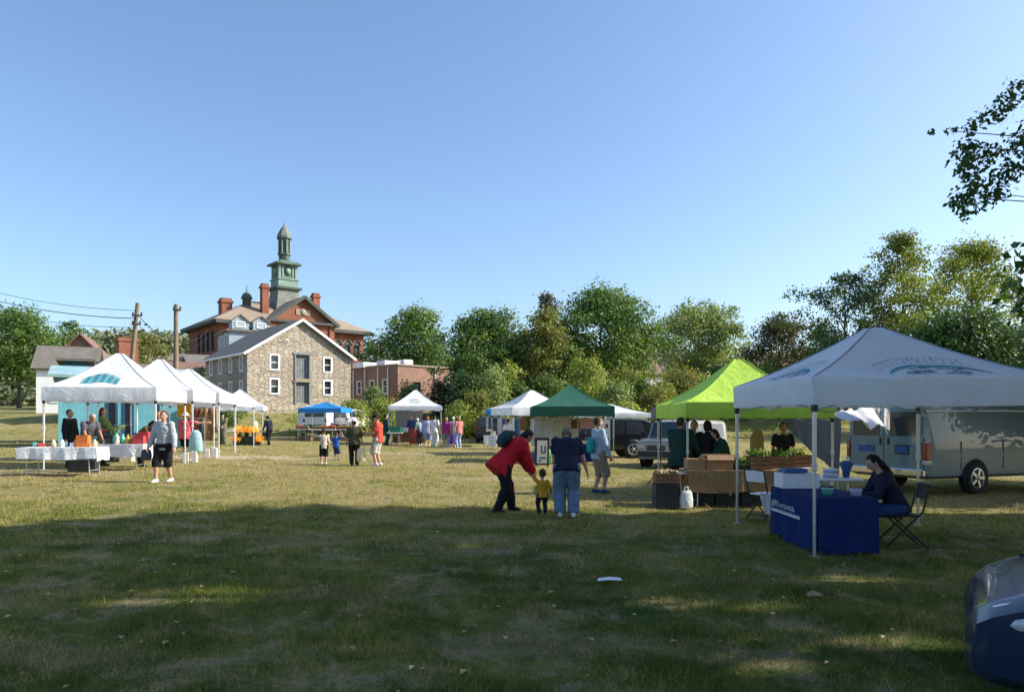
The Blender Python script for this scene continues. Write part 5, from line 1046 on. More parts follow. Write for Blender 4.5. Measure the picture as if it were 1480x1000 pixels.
# --- white stall at an angle and the green stall
c = (X(713, 38.5), 38.5); _, zt_ = table('white table under the small blue canopy', c, 1.0, .7, R(4)); drape('pale cloth over the table under the small blue canopy', c, 1.0, .7, R(4), zt_, (.55, .5, .3, .5), 'white_bag', group=GC, seed=8)
for k in range(3): carton(('left dark box on the table under the small blue canopy', 'middle pale box on that blue canopy table', 'right dark box on the table under the small blue canopy')[k], on(c, R(4), -.32 + .32 * k, 0, zt_), .26, .22, .16 + .05 * k, ('black', 'cream', 'dark_plastic')[k], 0, False, 'boxes under the small blue canopy')
rack('rack of blue and white garments under the angled white canopy', (X(738, 34.5), 34.5), R(20), 1.3, 1.7, ['pale_cloth', 'blue_plain', 'white_bag', 'aqua_cloth', 'blue_plain', 'pale_cloth'], 9)
for (a, d, y_, z0, z1, mt, lb) in ((768, 800, 29.9, .55, 1.75, 'pale_cloth', 'left beige sheet hung at the back of the green stall'), (800, 836, 29.95, .3, 1.75, 'pale_cloth', 'middle beige sheet hung at the back of the green stall'), (858, 880, 29.9, .3, 1.75, 'pale_cloth', 'right beige sheet hung at the back of the green stall')):
    sheet('tent_wall', lb, 'tent wall', ((X(a, y_), y_, z1), (X(d, y_), y_, z1), (X(d, y_), y_, z0), (X(a, y_), y_, z0)), mt, .03, group='sheets at the back of the green stall', seed=a)
def board(label, c, zc, w_, h, mat, rz=0, marks=(), name='poster', cat='poster', mats=None, frame=None):
    t = thing(name, label, cat, (c[0], c[1], zc), rz); b = MB(); b.box((0, 0, 0), (w_, .02, h)); 
    for (x, z, a, d, m) in marks: b.box((x, -.013, z), (a, .008, d), m)
    b.build('sheet', mats or [M[mat], M['ink_blue'], M['teal_print'], M['brown_cloth']], t)
    if frame:
        b = MB()
        for (x, z, a, d) in ((0, h / 2 + .03, w_ + .12, .06), (0, -h / 2 - .03, w_ + .12, .06), (-w_ / 2 - .03, 0, .06, h), (w_ / 2 + .03, 0, .06, h)): b.box((x, 0, z), (a, .05, d))
        b.build('frame', M[frame], t)
    return t
board('pinkish board hanging at the back of the green stall', (X(848, 29.8), 29.8), Z(612, 29.8), .55, .42, 'pink_board', marks=[(0, -.17, .5, .05, 0)])
board('small dark printed sheet hung left of the pinkish board', (X(830, 29.7), 29.7), Z(613, 29.7), .25, .36, 'brown_cloth', marks=[(0, .05, .16, .08, 0), (0, -.1, .18, .04, 1)])
board('dark printed sheet hung behind the angled white stall', (X(756, 32.0), 32), Z(613, 32), .28, .55, 'brown_cloth', marks=[(0, .1, .2, .05, 0), (0, -.05, .2, .05, 0)])
board('tall white poster with teal shapes on the right leg of the green canopy', (X(876, 26.9), 26.9), Z(629, 26.9), .3, 1.15, 'poster', marks=[(.02, .35, .1, .16, 3), (-.04, .05, .12, .2, 2), (.05, -.12, .1, .12, 2), (0, -.38, .14, .12, 1)])
aboard('black framed sandwich board with a white notice in front of the green stall', (X(783, 25.3), 25.3), R(3), .48, 1.05, 'black', 'poster', [(-.02, .12, .05, .26, 1), (.1, .12, .05, .26, 1), (.04, -.01, .16, .05, 1), (.02, -.2, .22, .08, 2), (-.08, -.3, .1, .05, 1)])
c = (X(846, 27.6), 27.6); _, zt_ = table('table at the right of the green stall', c, .95, .6, 0); drape('navy cloth over the table at the right of the green stall', c, .95, .6, 0, zt_, (.68, .68, .3, .68), 'navy_cloth', group=GC, seed=9); carton('cream box on the navy table of the green stall', (c[0], c[1], zt_ + .012), .6, .35, .1, 'cream', 0, False)
x, y = gp(786, 671); y += .1; bag('green shopping bag standing before the black framed board', (x + .05, y, gz(x, y)), .46, .58, .25, 'green_bag', .1); bag('navy bag left of the green shopping bag', (x - .38, y + .05, gz(x, y)), .34, .44, .2, 'blue_plain', -.1)
# --- lime stall
c = (X(1052, 14.3), 14.3); _, zL = table('long table at the front of the lime stall', c, 1.75, .74, 0, .72); drape('brown burlap cloth over the front table of the lime stall', c, 1.75, .74, 0, zL, (.42, .42, .3, .4), 'burlap', group=GC, seed=11)
for (px, w_, h_, kind, mt, fl, lb) in ((1004, .34, .2, 'carton', 'cardboard', None, 'closed carton at the left end of the burlap table'), (1037, .52, .2, 'carton', 'cardboard', 'open', 'wide open carton on the burlap table'), (1066, .2, .1, 'crate', 'dark_plastic', 'leaf', 'low dark tray of greens on the burlap table'), (1096, .44, .26, 'crate', 'wood', 'leaf', 'dark wooden crate of greens on the burlap table')):
    L_ = (X(px, 14.25), 14.25, zL + .012)
    if kind == 'carton': carton(lb, L_, w_, .34, h_, mt, 0, fl == 'open', 'cartons on the burlap table')
    else: crate(lb, L_, w_, .4, h_, mt, 0, fl, group='crates on the burlap table', seed=px)
c2_ = (X(1128, 15.5), 15.5); _, z2 = table('second table under the right side of the lime canopy', c2_, 1.3, .7, 0, .72)
crate('higher wooden crate of leafy greens behind the burlap table', (X(1128, 15.3), 15.3, z2 + .004), .5, .4, .24, 'wood', 0, 'leaf', group='crates at the back of the lime stall', seed=4); crate('wooden crate heaped with greens right of the higher crate', (X(1158, 15.4), 15.4, z2 + .004), .42, .36, .26, 'wood', 0, 'leaf2', group='crates at the back of the lime stall', seed=5)
c3_ = (X(962, 14.0), 14.0); _, z3 = table('small table at the left end of the lime stall', (X(973, 14.35), 14.35), .62, .62, 0, .66, 'pale_cloth')
x, y = X(962, 13.85), 13.85; carton('black crate on the grass at the left end of the lime stall', (x, y, gz(x, y)), .44, .34, .46, 'dark_plastic', .04, False, None, 'storage_tote'); b = MB()
for k in range(7): b.box((x - .16 + k * .052, y - .185, gz(x, y) + .34 + .01 * math.sin(k * 2)), (.03, .004, .03 + .015 * (k % 2)), 0)
crate('brown wooden crate stacked on the black crate', (x, y, gz(x, y) + .474), .42, .32, .20, 'wood', .04, 'potato', seed=7)
bag('white plastic bag hanging at the left corner of the burlap table', (X(992, 13.75), 13.75, gz(X(992, 13.75), 13.75)), .26, .34, .16, 'white_bag', .2)
for k, (px, lb) in enumerate(((1013, 'dark crate at the left under the burlap table'), (1045, 'dark crate in the middle under the burlap table'), (1082, 'dark crate at the right under the burlap table'))):
    xx, yy = X(px, 14.4), 14.4; crate(lb, (xx, yy, gz(xx, yy)), .40, .40, .26, 'dark_plastic', 0, ('potato', 'pale_cloth', None)[k], group='dark crates under the burlap table', seed=k)
b = MB(); c = (X(1094, 17.2), 17.2); b.loft([((0, 0, 0), (.18, 0, 0), (0, .16, 0)), ((0, 0, .1), (.2, 0, 0), (0, .17, 0)), ((.01, 0, .7), (.17, 0, 0), (0, .15, 0)), ((0, .01, 1.3), (.16, 0, 0), (0, .14, 0)), ((.03, 0, 1.48), (.10, 0, 0), (0, .08, 0))], 0, 14); tag(b.build('sack', M['tan_cloth'], None, (c[0], c[1], gz(*c))), 'tall tan sack standing at the back of the lime stall', 'sack')
sheet('tarp', 'grey tarp hung from the back right of the lime canopy', 'tarp', ((X(1128, 17.9), 17.9, Z(603, 17.9)), (X(1215, 17.9), 17.9, Z(603, 17.9)), (X(1215, 17.6), 17.6, Z(690, 17.6)), (X(1150, 17.8), 17.8, Z(632, 17.8))), 'grey_tarp', .05, seed=4)
# speaker on its stand left of the lime stall
c = (X(955, 18.2), 18.2); g = gz(*c); t = thing('speaker_stand', 'black tripod stand carrying a grey box left of the lime canopy', 'stand', (c[0], c[1], g), .3); b = MB(); b.tube([(0, 0, .1), (0, 0, Z(606, 18.2) - g)], .02); b.build('pole', M['black'], t)
for k in range(3): b = MB(); a = k * 2.1; b.tube([(0, 0, .55), (.4 * math.cos(a), .4 * math.sin(a), .01)], .014); b.build('leg', M['black'], t)
t = thing('loudspeaker', 'grey loudspeaker box on the tripod left of the lime canopy', 'loudspeaker', (c[0] - .05, c[1], Z(606, 18.2)), .3); b = MB(); b.box((0, 0, .15), (.30, .26, .30), 0, bev=.02); b.build('cabinet', M['grey_tarp'], t); b = MB(); b.box((0, -.136, .15), (.25, .012, .25)); b.build('grille', M['dark_board'], t)
# --- big white stall
c = (4.22, 9.85); L_ = 1.6; _, zT = table('table under the left side of the big white canopy', c, .74, L_, 0, .72); dr = drape('navy cloth with a white stripe hanging to the ground under the big white canopy', c, .74, L_, 0, zT, (.69, .69, .69, .69), 'navy_cloth', 'printed_cloth', GC, seed=12)
dr['category'] = 'tablecloth'; b = MB(); q = random.Random(3)
def strip(y0, y1, z0, z1):
    n = 14; ys = [y0 + (y1 - y0) * i / n for i in range(n + 1)]; b.add([(-.37 - .052, y, z) for y in ys for z in (z0, z1)], [(2 * i, 2 * i + 2, 2 * i + 3, 2 * i + 1) for i in range(n)])
y = .68
for k in range(14):
    wl_ = .05 if k < 4 else .036; hl = .085 if k < 4 else .06
    for (a0, a1, h0, h1) in q.sample([(0, .25, 0, 1), (.75, 1, 0, 1), (0, 1, .8, 1), (0, 1, 0, .2), (0, 1, .4, .6)], 3 if k < 4 else 3): strip(y - wl_ * a0, y - wl_ * a1, -.26 + hl * h0, -.26 + hl * h1)
    y -= wl_ + (.02 if k != 3 else .05)
strip(.70, -.35, -.335, -.31); strip(.70, -.35, -.30, -.292)
b.build('printed_lettering', M['poster'], dr)
carton('white cool box with a navy lid at the back of the navy clothed table', (4.12, 10.42, zT + .012), .52, .34, .2, 'poster', 0, False, None, 'cool_box'); carton('flat navy case lying on the white cool box', (4.08, 10.42, zT + .012 + .218), .3, .24, .05, 'blue_plain', 0, False, None, 'case')
for (x, y, lb, mt) in ((4.1, 9.35, 'small clear tub at the near end of the navy clothed table', 'teal_glass'), (4.25, 9.7, 'small dark tub in the middle of the navy clothed table', 'dark_plastic'), (4.42, 9.25, 'lilac leaflet box on the navy clothed table', 'lilac')):
    b = MB(); b.lathe([(0, 0), (.06, 0), (.075, .07), (.08, .09), (.0, .085)], (0, 0, 0), 0, 14); tag(b.build('tub', M[mt], None, (x, y, zT + .012)), lb, 'tub', 'tubs on the navy clothed table')
cc = gp(1110, 752); chair('white folding chair with black legs beside the navy clothed table', (cc[0] - .02, cc[1] + .05), R(-60), 'white', 'black'); 
b = MB(); o_ = sheet('towel', 'white towel hanging from the white folding chair seat', 'towel', ((cc[0] - .22, cc[1] - .2, .42), (cc[0] + .12, cc[1] - .26, .42), (cc[0] + .1, cc[1] - .25, .08), (cc[0] - .12, cc[1] - .2, .06)), 'white_bag', .02, 12)
cs = gp(1302, 790); chair('black folding chair under the big white canopy, a seated woman on it', cs, R(80), 'black', 'black')
cp = (X(1205, 11.5), 11.5); _, zq = table('small white table at the back of the big white canopy', cp, .7, .55, 0, .8); 
for k in range(4): b = MB(); b.lathe([(0, 0), (.10, 0), (.13, .03), (.11, .035), (0, .03)], (0, 0, 0), 0, 14); tag(b.build('dish', M[('lilac', 'poster', 'lilac', 'poster')[k]], None, (cp[0] - .05, cp[1], zq + .004 + k * .034)), ('lilac dish at the bottom of the stack of dishes', 'white dish second in the stack of dishes', 'lilac dish third in the stack of dishes', 'white dish on top of the stack of dishes')[k], 'dish', 'dishes stacked on the small white table')
b = MB(); b.lathe([(0, 0), (.05, 0), (.06, .1), (.10, .2), (.12, .23), (.03, .27), (0, .27)], (0, 0, 0), 0, 12); tag(b.build('hat', M['blue_plain'], None, (cp[0] + .2, cp[1], zq + .004)), 'dark navy cap on the small white table', 'hat')
sheet('tarp', 'crumpled white tarp strung between the big white canopy and the van', 'tarp', ((X(1204, 13.2), 13.2, Z(596, 13.2)), (X(1256, 14), 14, Z(588, 14)), (X(1287, 13.4), 13.4, Z(621, 13.4)), (X(1240, 13), 13, Z(610, 13))), 'table_white', .06, 18, seed=8)
sheet('tarp', 'mottled grey tarp folded behind the crumpled white one', 'tarp', ((X(1254, 14.2), 14.2, Z(588, 14.2)), (X(1286, 14.2), 14.2, Z(591, 14.2)), (X(1287, 13.9), 13.9, Z(622, 13.9)), (X(1262, 14.1), 14.1, Z(604, 14.1))), 'pale_cloth', .03, 14, seed=9)
# --- litter on the grass
x, y = gp(880, 846); b = MB(); b.add([(-.12, -.02, .03), (.0, -.04, .045), (.13, -.02, .035), (.12, .05, .05), (0, .04, .06), (-.1, .06, .04)], [(0, 1, 4, 5), (1, 2, 3, 4)]); tag(b.build('paper_scrap', M['poster'], None, (x, y, gz(x, y) + .02)), 'white scrap of paper lying on the shaded grass', 'litter')
x, y = gp(1178, 869); b = MB(); b.add([(-.08, -.02, .03), (.0, -.05, .045), (.08, -.02, .035), (.07, .05, .05), (0, .06, .07), (-.07, .05, .04)], [(0, 1, 4, 5), (1, 2, 3, 4)]); tag(b.build('dead_leaf', M['tan_cloth'], None, (x, y, gz(x, y) + .02)), 'tan curled dead leaf on the grass in front of the big canopy', 'leaf')
V = []; T = []
for i in range(260):
    y = math.sqrt(rs.uniform(3.6 ** 2, 13 ** 2)); x = rs.uniform(-.75, .75) * y; s = rs.uniform(.02, .045); a = rs.uniform(0, 6.28); z = gz(x, y) + .025 + rs.uniform(0, .02)
    for (du, dv, dz) in ((-1, 0, 0), (0, -.55, .012), (1, 0, .004), (0, .55, .015)): V.append((x + s * (du * math.cos(a) - dv * math.sin(a)), y + s * (du * math.sin(a) + dv * math.cos(a)), z + dz))
    T.append(rs.uniform(.2, 1))
V = np.array(V); o = bpy.data.objects.new('fallen_leaves', npmesh('fallen_leaves', V, np.arange(len(V)).reshape(-1, 4), leafmat('dead_leaves', (.12, .08, .03), (.26, .19, .08), (.38, .32, .18), .2), np.array(T))); COL.objects.link(o); tag(o, 'dry fallen leaves scattered over the shaded grass', kind='stuff')
# ------------------------------------------------------------------ vehicles (x forward, y left)
def paint(name, c, rough=.35): return plain(name, c, rough, .12, 2.5, 0, 0, .5, coat=.5)
M['paint_teal'] = paint('paint_pale_teal', (.13, .20, .22), .5); M['paint_black'] = paint('paint_black', (.012, .014, .018), .2); M['paint_beige'] = paint('paint_grey_beige', (.27, .26, .24)); M['paint_white'] = paint('paint_white', (.75, .76, .77)); M['paint_navy'] = paint('paint_navy', (.012, .025, .06), .2); M['paint_dark'] = paint('paint_charcoal', (.03, .032, .036), .3)
def lamp(name, c):
    m, nt, b = newmat(name); n = noise(nt, 30, 2, .5, objco(nt)); r = ramp(nt, n.outputs[0], [(.3, tuple(x * .7 for x in c)), (.7, c)]); nt.links.new(r.outputs[0], b.inputs['Base Color']); b.inputs['Roughness'].default_value = .12; b.inputs['Coat Weight'].default_value = .6; return m
M['tail_red'] = lamp('tail_lamp_red', (.30, .012, .012)); M['head_clear'] = lamp('head_lamp_clear', (.55, .58, .62)); M['amber'] = lamp('indicator_amber', (.55, .2, .02))
def vehicle(name, label, cat, loc, rz, st, pm, wheels, wr, glass=(), wind=None, back=None, lights=True, plate=True, extra=None, group=None):
    """st: stations (x, half width, z bottom, z belt, z top, half width at roof)"""
    t = thing(name, label, cat, (loc[0], loc[1], gz(loc[0], loc[1])), rz, group)
    xs = [s[0] for s in st]; at = lambda x, i: float(np.interp(x, xs, [s[i] for s in st]))
    def sec(x, ins=1.0):
        w_, zb, zl, zt, wt = [at(x, i) for i in range(1, 6)]; w_ *= ins; wt *= ins
        return [(0, zb), (w_ * .86, zb), (w_ * .97, zb + .07), (w_, zb + (zl - zb) * .45), (w_ * .985, zl), (wt + (w_ - wt) * .12, zl + (zt - zl) * .88), (wt * .93, zl + (zt - zl) * .97), (wt * .7, zt), (0, zt + .012)]
    fine = []
    for i in range(len(xs) - 1): fine += [xs[i] + (xs[i + 1] - xs[i]) * k / 3 for k in range(3)]
    fine.append(xs[-1]); b = MB(); vs = []; n = 0
    for x in fine:
        s = sec(x); ring = [(x, y, z) for y, z in s] + [(x, -y, z) for y, z in s[-2:0:-1]]; n = len(ring); vs += ring
    fs = [(i * n + k, i * n + (k + 1) % n, (i + 1) * n + (k + 1) % n, (i + 1) * n + k) for i in range(len(fine) - 1) for k in range(n)]
    b.add(vs, fs, 0, True); b.add(vs[:n], [tuple(range(n - 1, -1, -1))]); b.add(vs[-n:], [tuple(range(n))])
    body = b.build('body', M[pm], t)
    for p in body.data.polygons:
        if len(p.vertices) > 4: p.use_smooth = False
    body.data.set_sharp_from_angle(angle=R(32))
    def sp(x, f, s, off=.006):                                    # point on the side glass zone
        w_, zb, zl, zt, wt = [at(x, i) for i in range(1, 6)]; f_ = f / .88 if f < .88 else 1
        y = w_ * .985 + (wt + (w_ - wt) * .12 - w_ * .985) * f_; return Vector((x, s * (y + off), zl + (zt - zl) * f))
    for (x0, x1, x2, x3) in glass:                                # lower rear, lower front, upper front, upper rear
        for s in (-1, 1):
            b = MB(); q = [sp(x0, .06, s), sp(x1, .06, s), sp(x2, .82, s), sp(x3, .82, s)]; b.add(q if s < 0 else q[::-1], [(0, 1, 2, 3)]); b.build('side_window', M['glass'], t)
    def tp(x, y, off): return Vector((x, y, at(x, 4))) 
    for nm, wd in (('windscreen', wind), ('rear_window', back)):
        if not wd: continue
        (x0, z0, w0), (x1, z1, w1) = wd; d = Vector((x1 - x0, 0, z1 - z0)).normalized(); nn = Vector((d.z, 0, -d.x)) * (1 if nm == 'windscreen' else -1)
        if nn.z < -0.2: nn = -nn
        nn = nn * .03; b = MB(); q = [Vector((x0, -w0, z0)) + nn, Vector((x0, w0, z0)) + nn, Vector((x1, w1, z1)) + nn, Vector((x1, -w1, z1)) + nn]; b.add(q, [(0, 1, 2, 3)]); b.build(nm, M['glass'], t)
    for x in wheels:
        for s in (-1, 1):
            w_ = at(x, 1); b = MB(); b.lathe([(0, -.012), (wr * 1.16, -.012), (wr * 1.16, .006), (0, .006)], (x, s * (w_ - .001), wr), 0, 24, 'Y'); b.build('wheel_arch', M['black'], t)
            b = MB(); y = s * (w_ - .05); b.lathe([(wr * .62, -.1), (wr * .93, -.11), (wr, -.07), (wr, .07), (wr * .93, .11), (wr * .62, .1), (wr * .62, -.1)], (x, y, wr), 0, 28, 'Y'); wh = b.build('wheel', M['rubber'], t)
            b = MB(); yo = y + s * .085; b.lathe([(0, -.01), (wr * .62, -.02), (wr * .64, .0), (wr * .5, .008), (0, -.004)], (x, yo - s * .01, wr), 1, 24, 'Y'); b.lathe([(wr * .55, -.015), (wr * .66, -.015), (wr * .66, .02), (wr * .55, .02), (wr * .55, -.015)], (x, yo, wr), 0, 24, 'Y')
            for k in range(5):
                a = k * 2 * math.pi / 5; b.box((x + math.cos(a) * wr * .32, yo + s * .012, wr + math.sin(a) * wr * .32), (wr * .56, .02, wr * .16), 0, rot=Matrix.Rotation(-a, 3, 'Y'))
            b.lathe([(0, -.02), (wr * .14, -.02), (wr * .12, .02), (0, .02)], (x, yo + s * .015, wr), 0, 12, 'Y'); b.build('rim', [M['alloy'], M['dark_plastic']], wh)
    xf, xb = xs[-1], xs[0]
    if extra: extra(t, at, sp)
    return t
def bumper(t, x, w_, z, h, mat, name='bumper'):
    b = MB(); b.box((x, 0, z), (.12, w_, h), 0, bev=.03); b.build(name, M[mat], t)
def van_parts(t, at, sp):
    x = -2.7; w_ = .92
    for s in (-1, 1):
        b = MB(); b.box((x - .008, s * .46, 1.12), (.02, .86, 1.42), 0, bev=.008); d = b.build('rear_door', M['paint_teal'], t)
        b = MB(); b.box((x - .02, s * .47, 1.53), (.012, .70, .52), 0, bev=.005); b.build('rear_window', M['glass'], d)
        b = MB(); b.box((x - .024, s * .10, 1.15), (.03, .05, .16), 0, bev=.01); b.build('handle', M['dark_plastic'], d)
        for z in (.62, 1.2, 1.72): 
            b = MB(); b.box((x - .012, s * .905, z), (.05, .045, .10), 0, bev=.01); b.build('hinge', M['paint_teal'], d)
        b = MB(); b.box((x + .05, s * .955, .95), (.16, .10, .36), 0, bev=.015); b.box((x + .046, s * .957, .73), (.16, .098, .075), 1); b.build('tail_light', [M['tail_red'], M['head_clear']], t)
    b = MB(); b.box((x - .024, -.43, .98), (.012, .34, .2), 0); b.box((x - .03, -.43, .98), (.01, .30, .15), 1); b.build('number_plate', [M['black'], M['blue_plain']], t)
    b = MB(); b.box((x - .026, .45, .98), (.012, .42, .15)); b.build('sticker', M['blue_plain'], t)
    bumper(t, x - .06, 1.95, .50, .17, 'chrome')
    for s in (-1, 1):
        b = MB(); b.tube([(-2.62, s * .935, 1.80), (0, s * .94, 1.82), (1.3, s * .935, 1.80)], .022, 0, 6); b.build('rain_gutter', M['paint_white'], t)
        b = MB(); b.box((-.75, s * 1.004, .86), (3.0, .012, .05)); b.build('side_moulding', M['paint_teal'], t)
        b = MB()
        for xx in (-1.62, -.2, .72): b.box((xx, s * .998, .85), (.012, .014, .6))
        b.build('panel_seam', M['dark_plastic'], t)
        b = MB(); b.box((1.35, s * 1.14, 1.3), (.1, .16, .24), 0, bev=.03); b.build('mirror', M['dark_plastic'], t)
        b = MB(); b.box((2.66, s * .72, .78), (.06, .26, .2), 0, bev=.02); b.build('headlight', M['head_clear'], t)
    bumper(t, 2.74, 1.9, .5, .17, 'chrome')
cv = vehicle('cargo_van', 'pale teal cargo van seen from its rear corner behind the big white canopy', 'van', (11.55, 18.75), R(24),
        [(-2.7, .97, .40, 1.2, 2.0, .86), (-2.55, 1.0, .36, 1.2, 2.05, .88), (.9, 1.0, .34, 1.2, 2.07, .88), (1.35, 1.0, .34, 1.2, 2.0, .86), (1.95, .99, .34, 1.12, 1.3, .9), (2.6, .95, .36, .95, 1.05, .85), (2.72, .9, .4, .85, .92, .8)], 'paint_teal', (-1.15, 1.75), .36,
        ((.75, 1.55, 1.3, .75),), ((1.9, 1.33, .82), (1.4, 1.9, .74)), None, extra=van_parts); cv.scale = (1.12,) * 3; cv.location = (12.0, 19.05, cv.location.z)
def car_parts(front, rear, w_, zl, zr, mir=None, mcol='black', hl=(.3, .16), grille=True, strip=True, sleek=False):
    def f(t, at, sp):
        for s in (-1, 1):
            b = MB()
            if sleek:
                xx = front - .30; b.ell((xx, s * (at(xx, 1) - .10), zl + .015), (.27, .13, .075), 0, 16, Matrix.Rotation(s * R(-24), 3, 'Z') @ Matrix.Rotation(R(14), 3, 'Y')); h_ = b.build('headlight', M['head_clear'], t)
                b = MB(); b.tube([(xx + .27 * math.cos(a) * math.cos(R(-24 * s)), s * (at(xx, 1) - .10) + .27 * math.cos(a) * math.sin(R(-24 * s)) + .02 * s, zl + .02 + .08 * math.sin(a)) for a in [k * math.pi / 8 for k in range(17)]], .010, 0, 6); b.build('lamp_trim', M['chrome'], h_)
            else: b.box((front - .07, s * (w_ - .22), zl), (.16, hl[0], hl[1]), 0, bev=.04); b.build('headlight', M['head_clear'], t)
            b = MB(); b.box((rear + .03, s * (w_ - .12), zr), (.1, .18, .22), 0, bev=.03); b.build('tail_light', M['tail_red'], t)
            if mir: b = MB(); b.box((mir[0], s * (w_ + .1), mir[1]), (.12, .18, .13), 0, bev=.03); b.build('mirror', M[mcol], t)
            for hx in ((front + rear) / 2 - .35, (front + rear) / 2 + .75):
                b = MB(); b.box((hx, s * (at(hx, 1) + .012), at(hx, 3) - .12), (.16, .025, .03), 0, bev=.008); b.build('door_handle', M['chrome'], t)
            if strip:
                b = MB(); xm = (front + rear) / 2
                for hx in (xm - .95, xm + .1, xm + 1.0): b.box((hx, s * (at(hx, 1) - .004), (at(hx, 2) + at(hx, 3)) / 2 + .1), (.01, .012, (at(hx, 3) - at(hx, 2)) * .7))
                b.build('door_seam', M['black'], t)
        if grille: b = MB(); b.box((front - (.01 if not sleek else -.005), 0, zl - (.04 if not sleek else .10)), (.06, w_ * .9, .18 if not sleek else .1), 0, bev=.02); b.build('grille', M['dark_plastic'], t)
        if sleek:
            b = MB()
            for s in (-1, 1): b.tube([(x_, s * (at(x_, 5) * .93 + .0), at(x_, 4) + .004) for x_ in (1.2, 1.5, 1.75, 2.0)], .006, 0, 5)
            b.build('bonnet_seam', M['black'], t); b = MB(); b.box((front + .03, 0, .46), (.012, .5, .12)); b.build('number_plate', M['poster'], t); return
        bumper(t, front - .02, w_ * 1.8, zl - .26, .2, mcol, 'front_bumper'); bumper(t, rear + .01, w_ * 1.8, zl - .24, .2, mcol, 'rear_bumper')
        b = MB(); b.box((rear - .055, 0, zr - .12), (.012, .42, .13)); b.build('number_plate', M['poster'], t)
    return f
SUV = [(-2.3, .84, .42, .95, 1.1, .72), (-2.2, .92, .34, .98, 1.62, .70), (-1.9, .94, .32, 1.0, 1.74, .74), (.2, .95, .3, 1.0, 1.77, .76), (.55, .95, .3, 1.0, 1.72, .74), (1.2, .94, .3, .98, 1.08, .80), (2.1, .9, .32, .85, .98, .76), (2.3, .82, .4, .7, .82, .7)]
SG = ((-2.0, -1.05, -1.05, -1.75), (-.98, .0, .0, -.98), (.07, .98, .45, .07))
vehicle('dark_pickup', 'black sport utility vehicle parked behind the right side of the green canopy', 'car', (X(866, 32.8), 32.8), R(184), SUV, 'paint_black', (-1.35, 1.4), .39, SG, ((1.15, 1.1, .74), (.55, 1.68, .66)), ((-2.27, 1.12, .7), (-2.16, 1.58, .62)), extra=car_parts(2.3, -2.3, .92, .72, .95, (.85, 1.08)))
BX = [(-1.95, .82, .4, .95, 1.5, .70), (-1.8, .86, .3, .98, 1.6, .72), (.5, .87, .28, .98, 1.63, .73), (.85, .87, .28, .98, 1.5, .70), (1.15, .86, .28, .96, 1.02, .74), (1.85, .82, .32, .82, .9, .7), (2.0, .76, .4, .68, .78, .64)]
JP_ = [(-1.95, .80, .4, 1.02, 1.62, .72), (-1.8, .84, .32, 1.04, 1.70, .74), (.75, .85, .30, 1.04, 1.72, .75), (1.0, .85, .30, 1.04, 1.66, .74), (1.22, .84, .30, 1.02, 1.10, .76), (1.9, .82, .32, .94, 1.0, .74), (2.0, .78, .4, .84, .90, .70)]
vehicle('boxy_car', 'grey beige boxy car in three quarter view between the black vehicle and the lime canopy', 'car', (X(990, 26.6), 26.8), R(228), JP_, 'paint_beige', (-1.2, 1.3), .35, ((-1.65, -.75, -.75, -1.62), (-.68, .2, .2, -.68), (.27, 1.12, .94, .27)), ((1.2, 1.1, .70), (1.0, 1.64, .66)), ((-1.96, 1.06, .66), (-1.92, 1.6, .62)), extra=car_parts(2.0, -1.95, .82, .78, .95, (.98, 1.12)))
vehicle('parked_car', 'dark hatchback behind the table under the small blue canopy', 'car', (X(712, 46), 46), R(86), BX, 'paint_dark', (-1.2, 1.25), .34, ((-1.65, -.75, -.75, -1.6), (-.68, .1, .1, -.68), (.17, .98, .72, .17)), ((1.12, 1.02, .68), (.85, 1.5, .62)), ((-1.97, 1.0, .66), (-1.93, 1.45, .6)), extra=car_parts(2.0, -1.95, .84, .66, .9, (.85, 1.05)))
VAN = [(-2.4, .88, .4, 1.1, 1.9, .78), (-2.25, .92, .35, 1.1, 1.98, .8), (1.0, .92, .35, 1.1, 2.0, .8), (1.4, .92, .35, 1.1, 1.85, .78), (1.9, .9, .36, 1.0, 1.15, .8), (2.4, .85, .4, .85, .95, .75)]
vehicle('white_van', 'white van backed up behind the small blue canopy', 'van', (X(470, 52.5), 53), R(84), VAN, 'paint_white', (-1.5, 1.6), .35, ((.7, 1.6, 1.35, .7),), ((1.85, 1.17, .75), (1.42, 1.8, .7)), ((-2.43, 1.15, .7), (-2.42, 1.75, .66)), extra=car_parts(2.4, -2.4, .9, .75, .9, (1.3, 1.2), 'dark_plastic'))
vehicle('small_white_car', 'small white car right of the white van at the blue stall', 'car', (X(505, 53.5), 53.8), R(75), BX, 'paint_white', (-1.2, 1.25), .34, ((-1.65, -.75, -.75, -1.6), (-.68, .1, .1, -.68), (.17, .98, .72, .17)), ((1.12, 1.02, .68), (.85, 1.5, .62)), ((-1.97, 1.0, .66), (-1.93, 1.45, .6)), extra=car_parts(2.0, -1.95, .84, .66, .9, (.85, 1.05), 'dark_plastic'))
TR = [(-.9, .6, .45, 1.0, 1.5, .58), (.9, .6, .45, 1.0, 1.5, .58)]
def tr_parts(t, at, sp): b = MB(); b.tube([(.9, 0, .5), (1.6, 0, .48)], .03); b.build('tow_bar', M['steel'], t); b = MB(); b.box((-.91, 0, .98), (.02, .9, .9), 0, bev=.01); b.build('rear_door', M['paint_white'], t)
vehicle('cargo_trailer', 'small white box trailer left of the white van', 'trailer', (X(446, 52), 52), R(95), TR, 'paint_white', (0,), .28, extra=tr_parts)
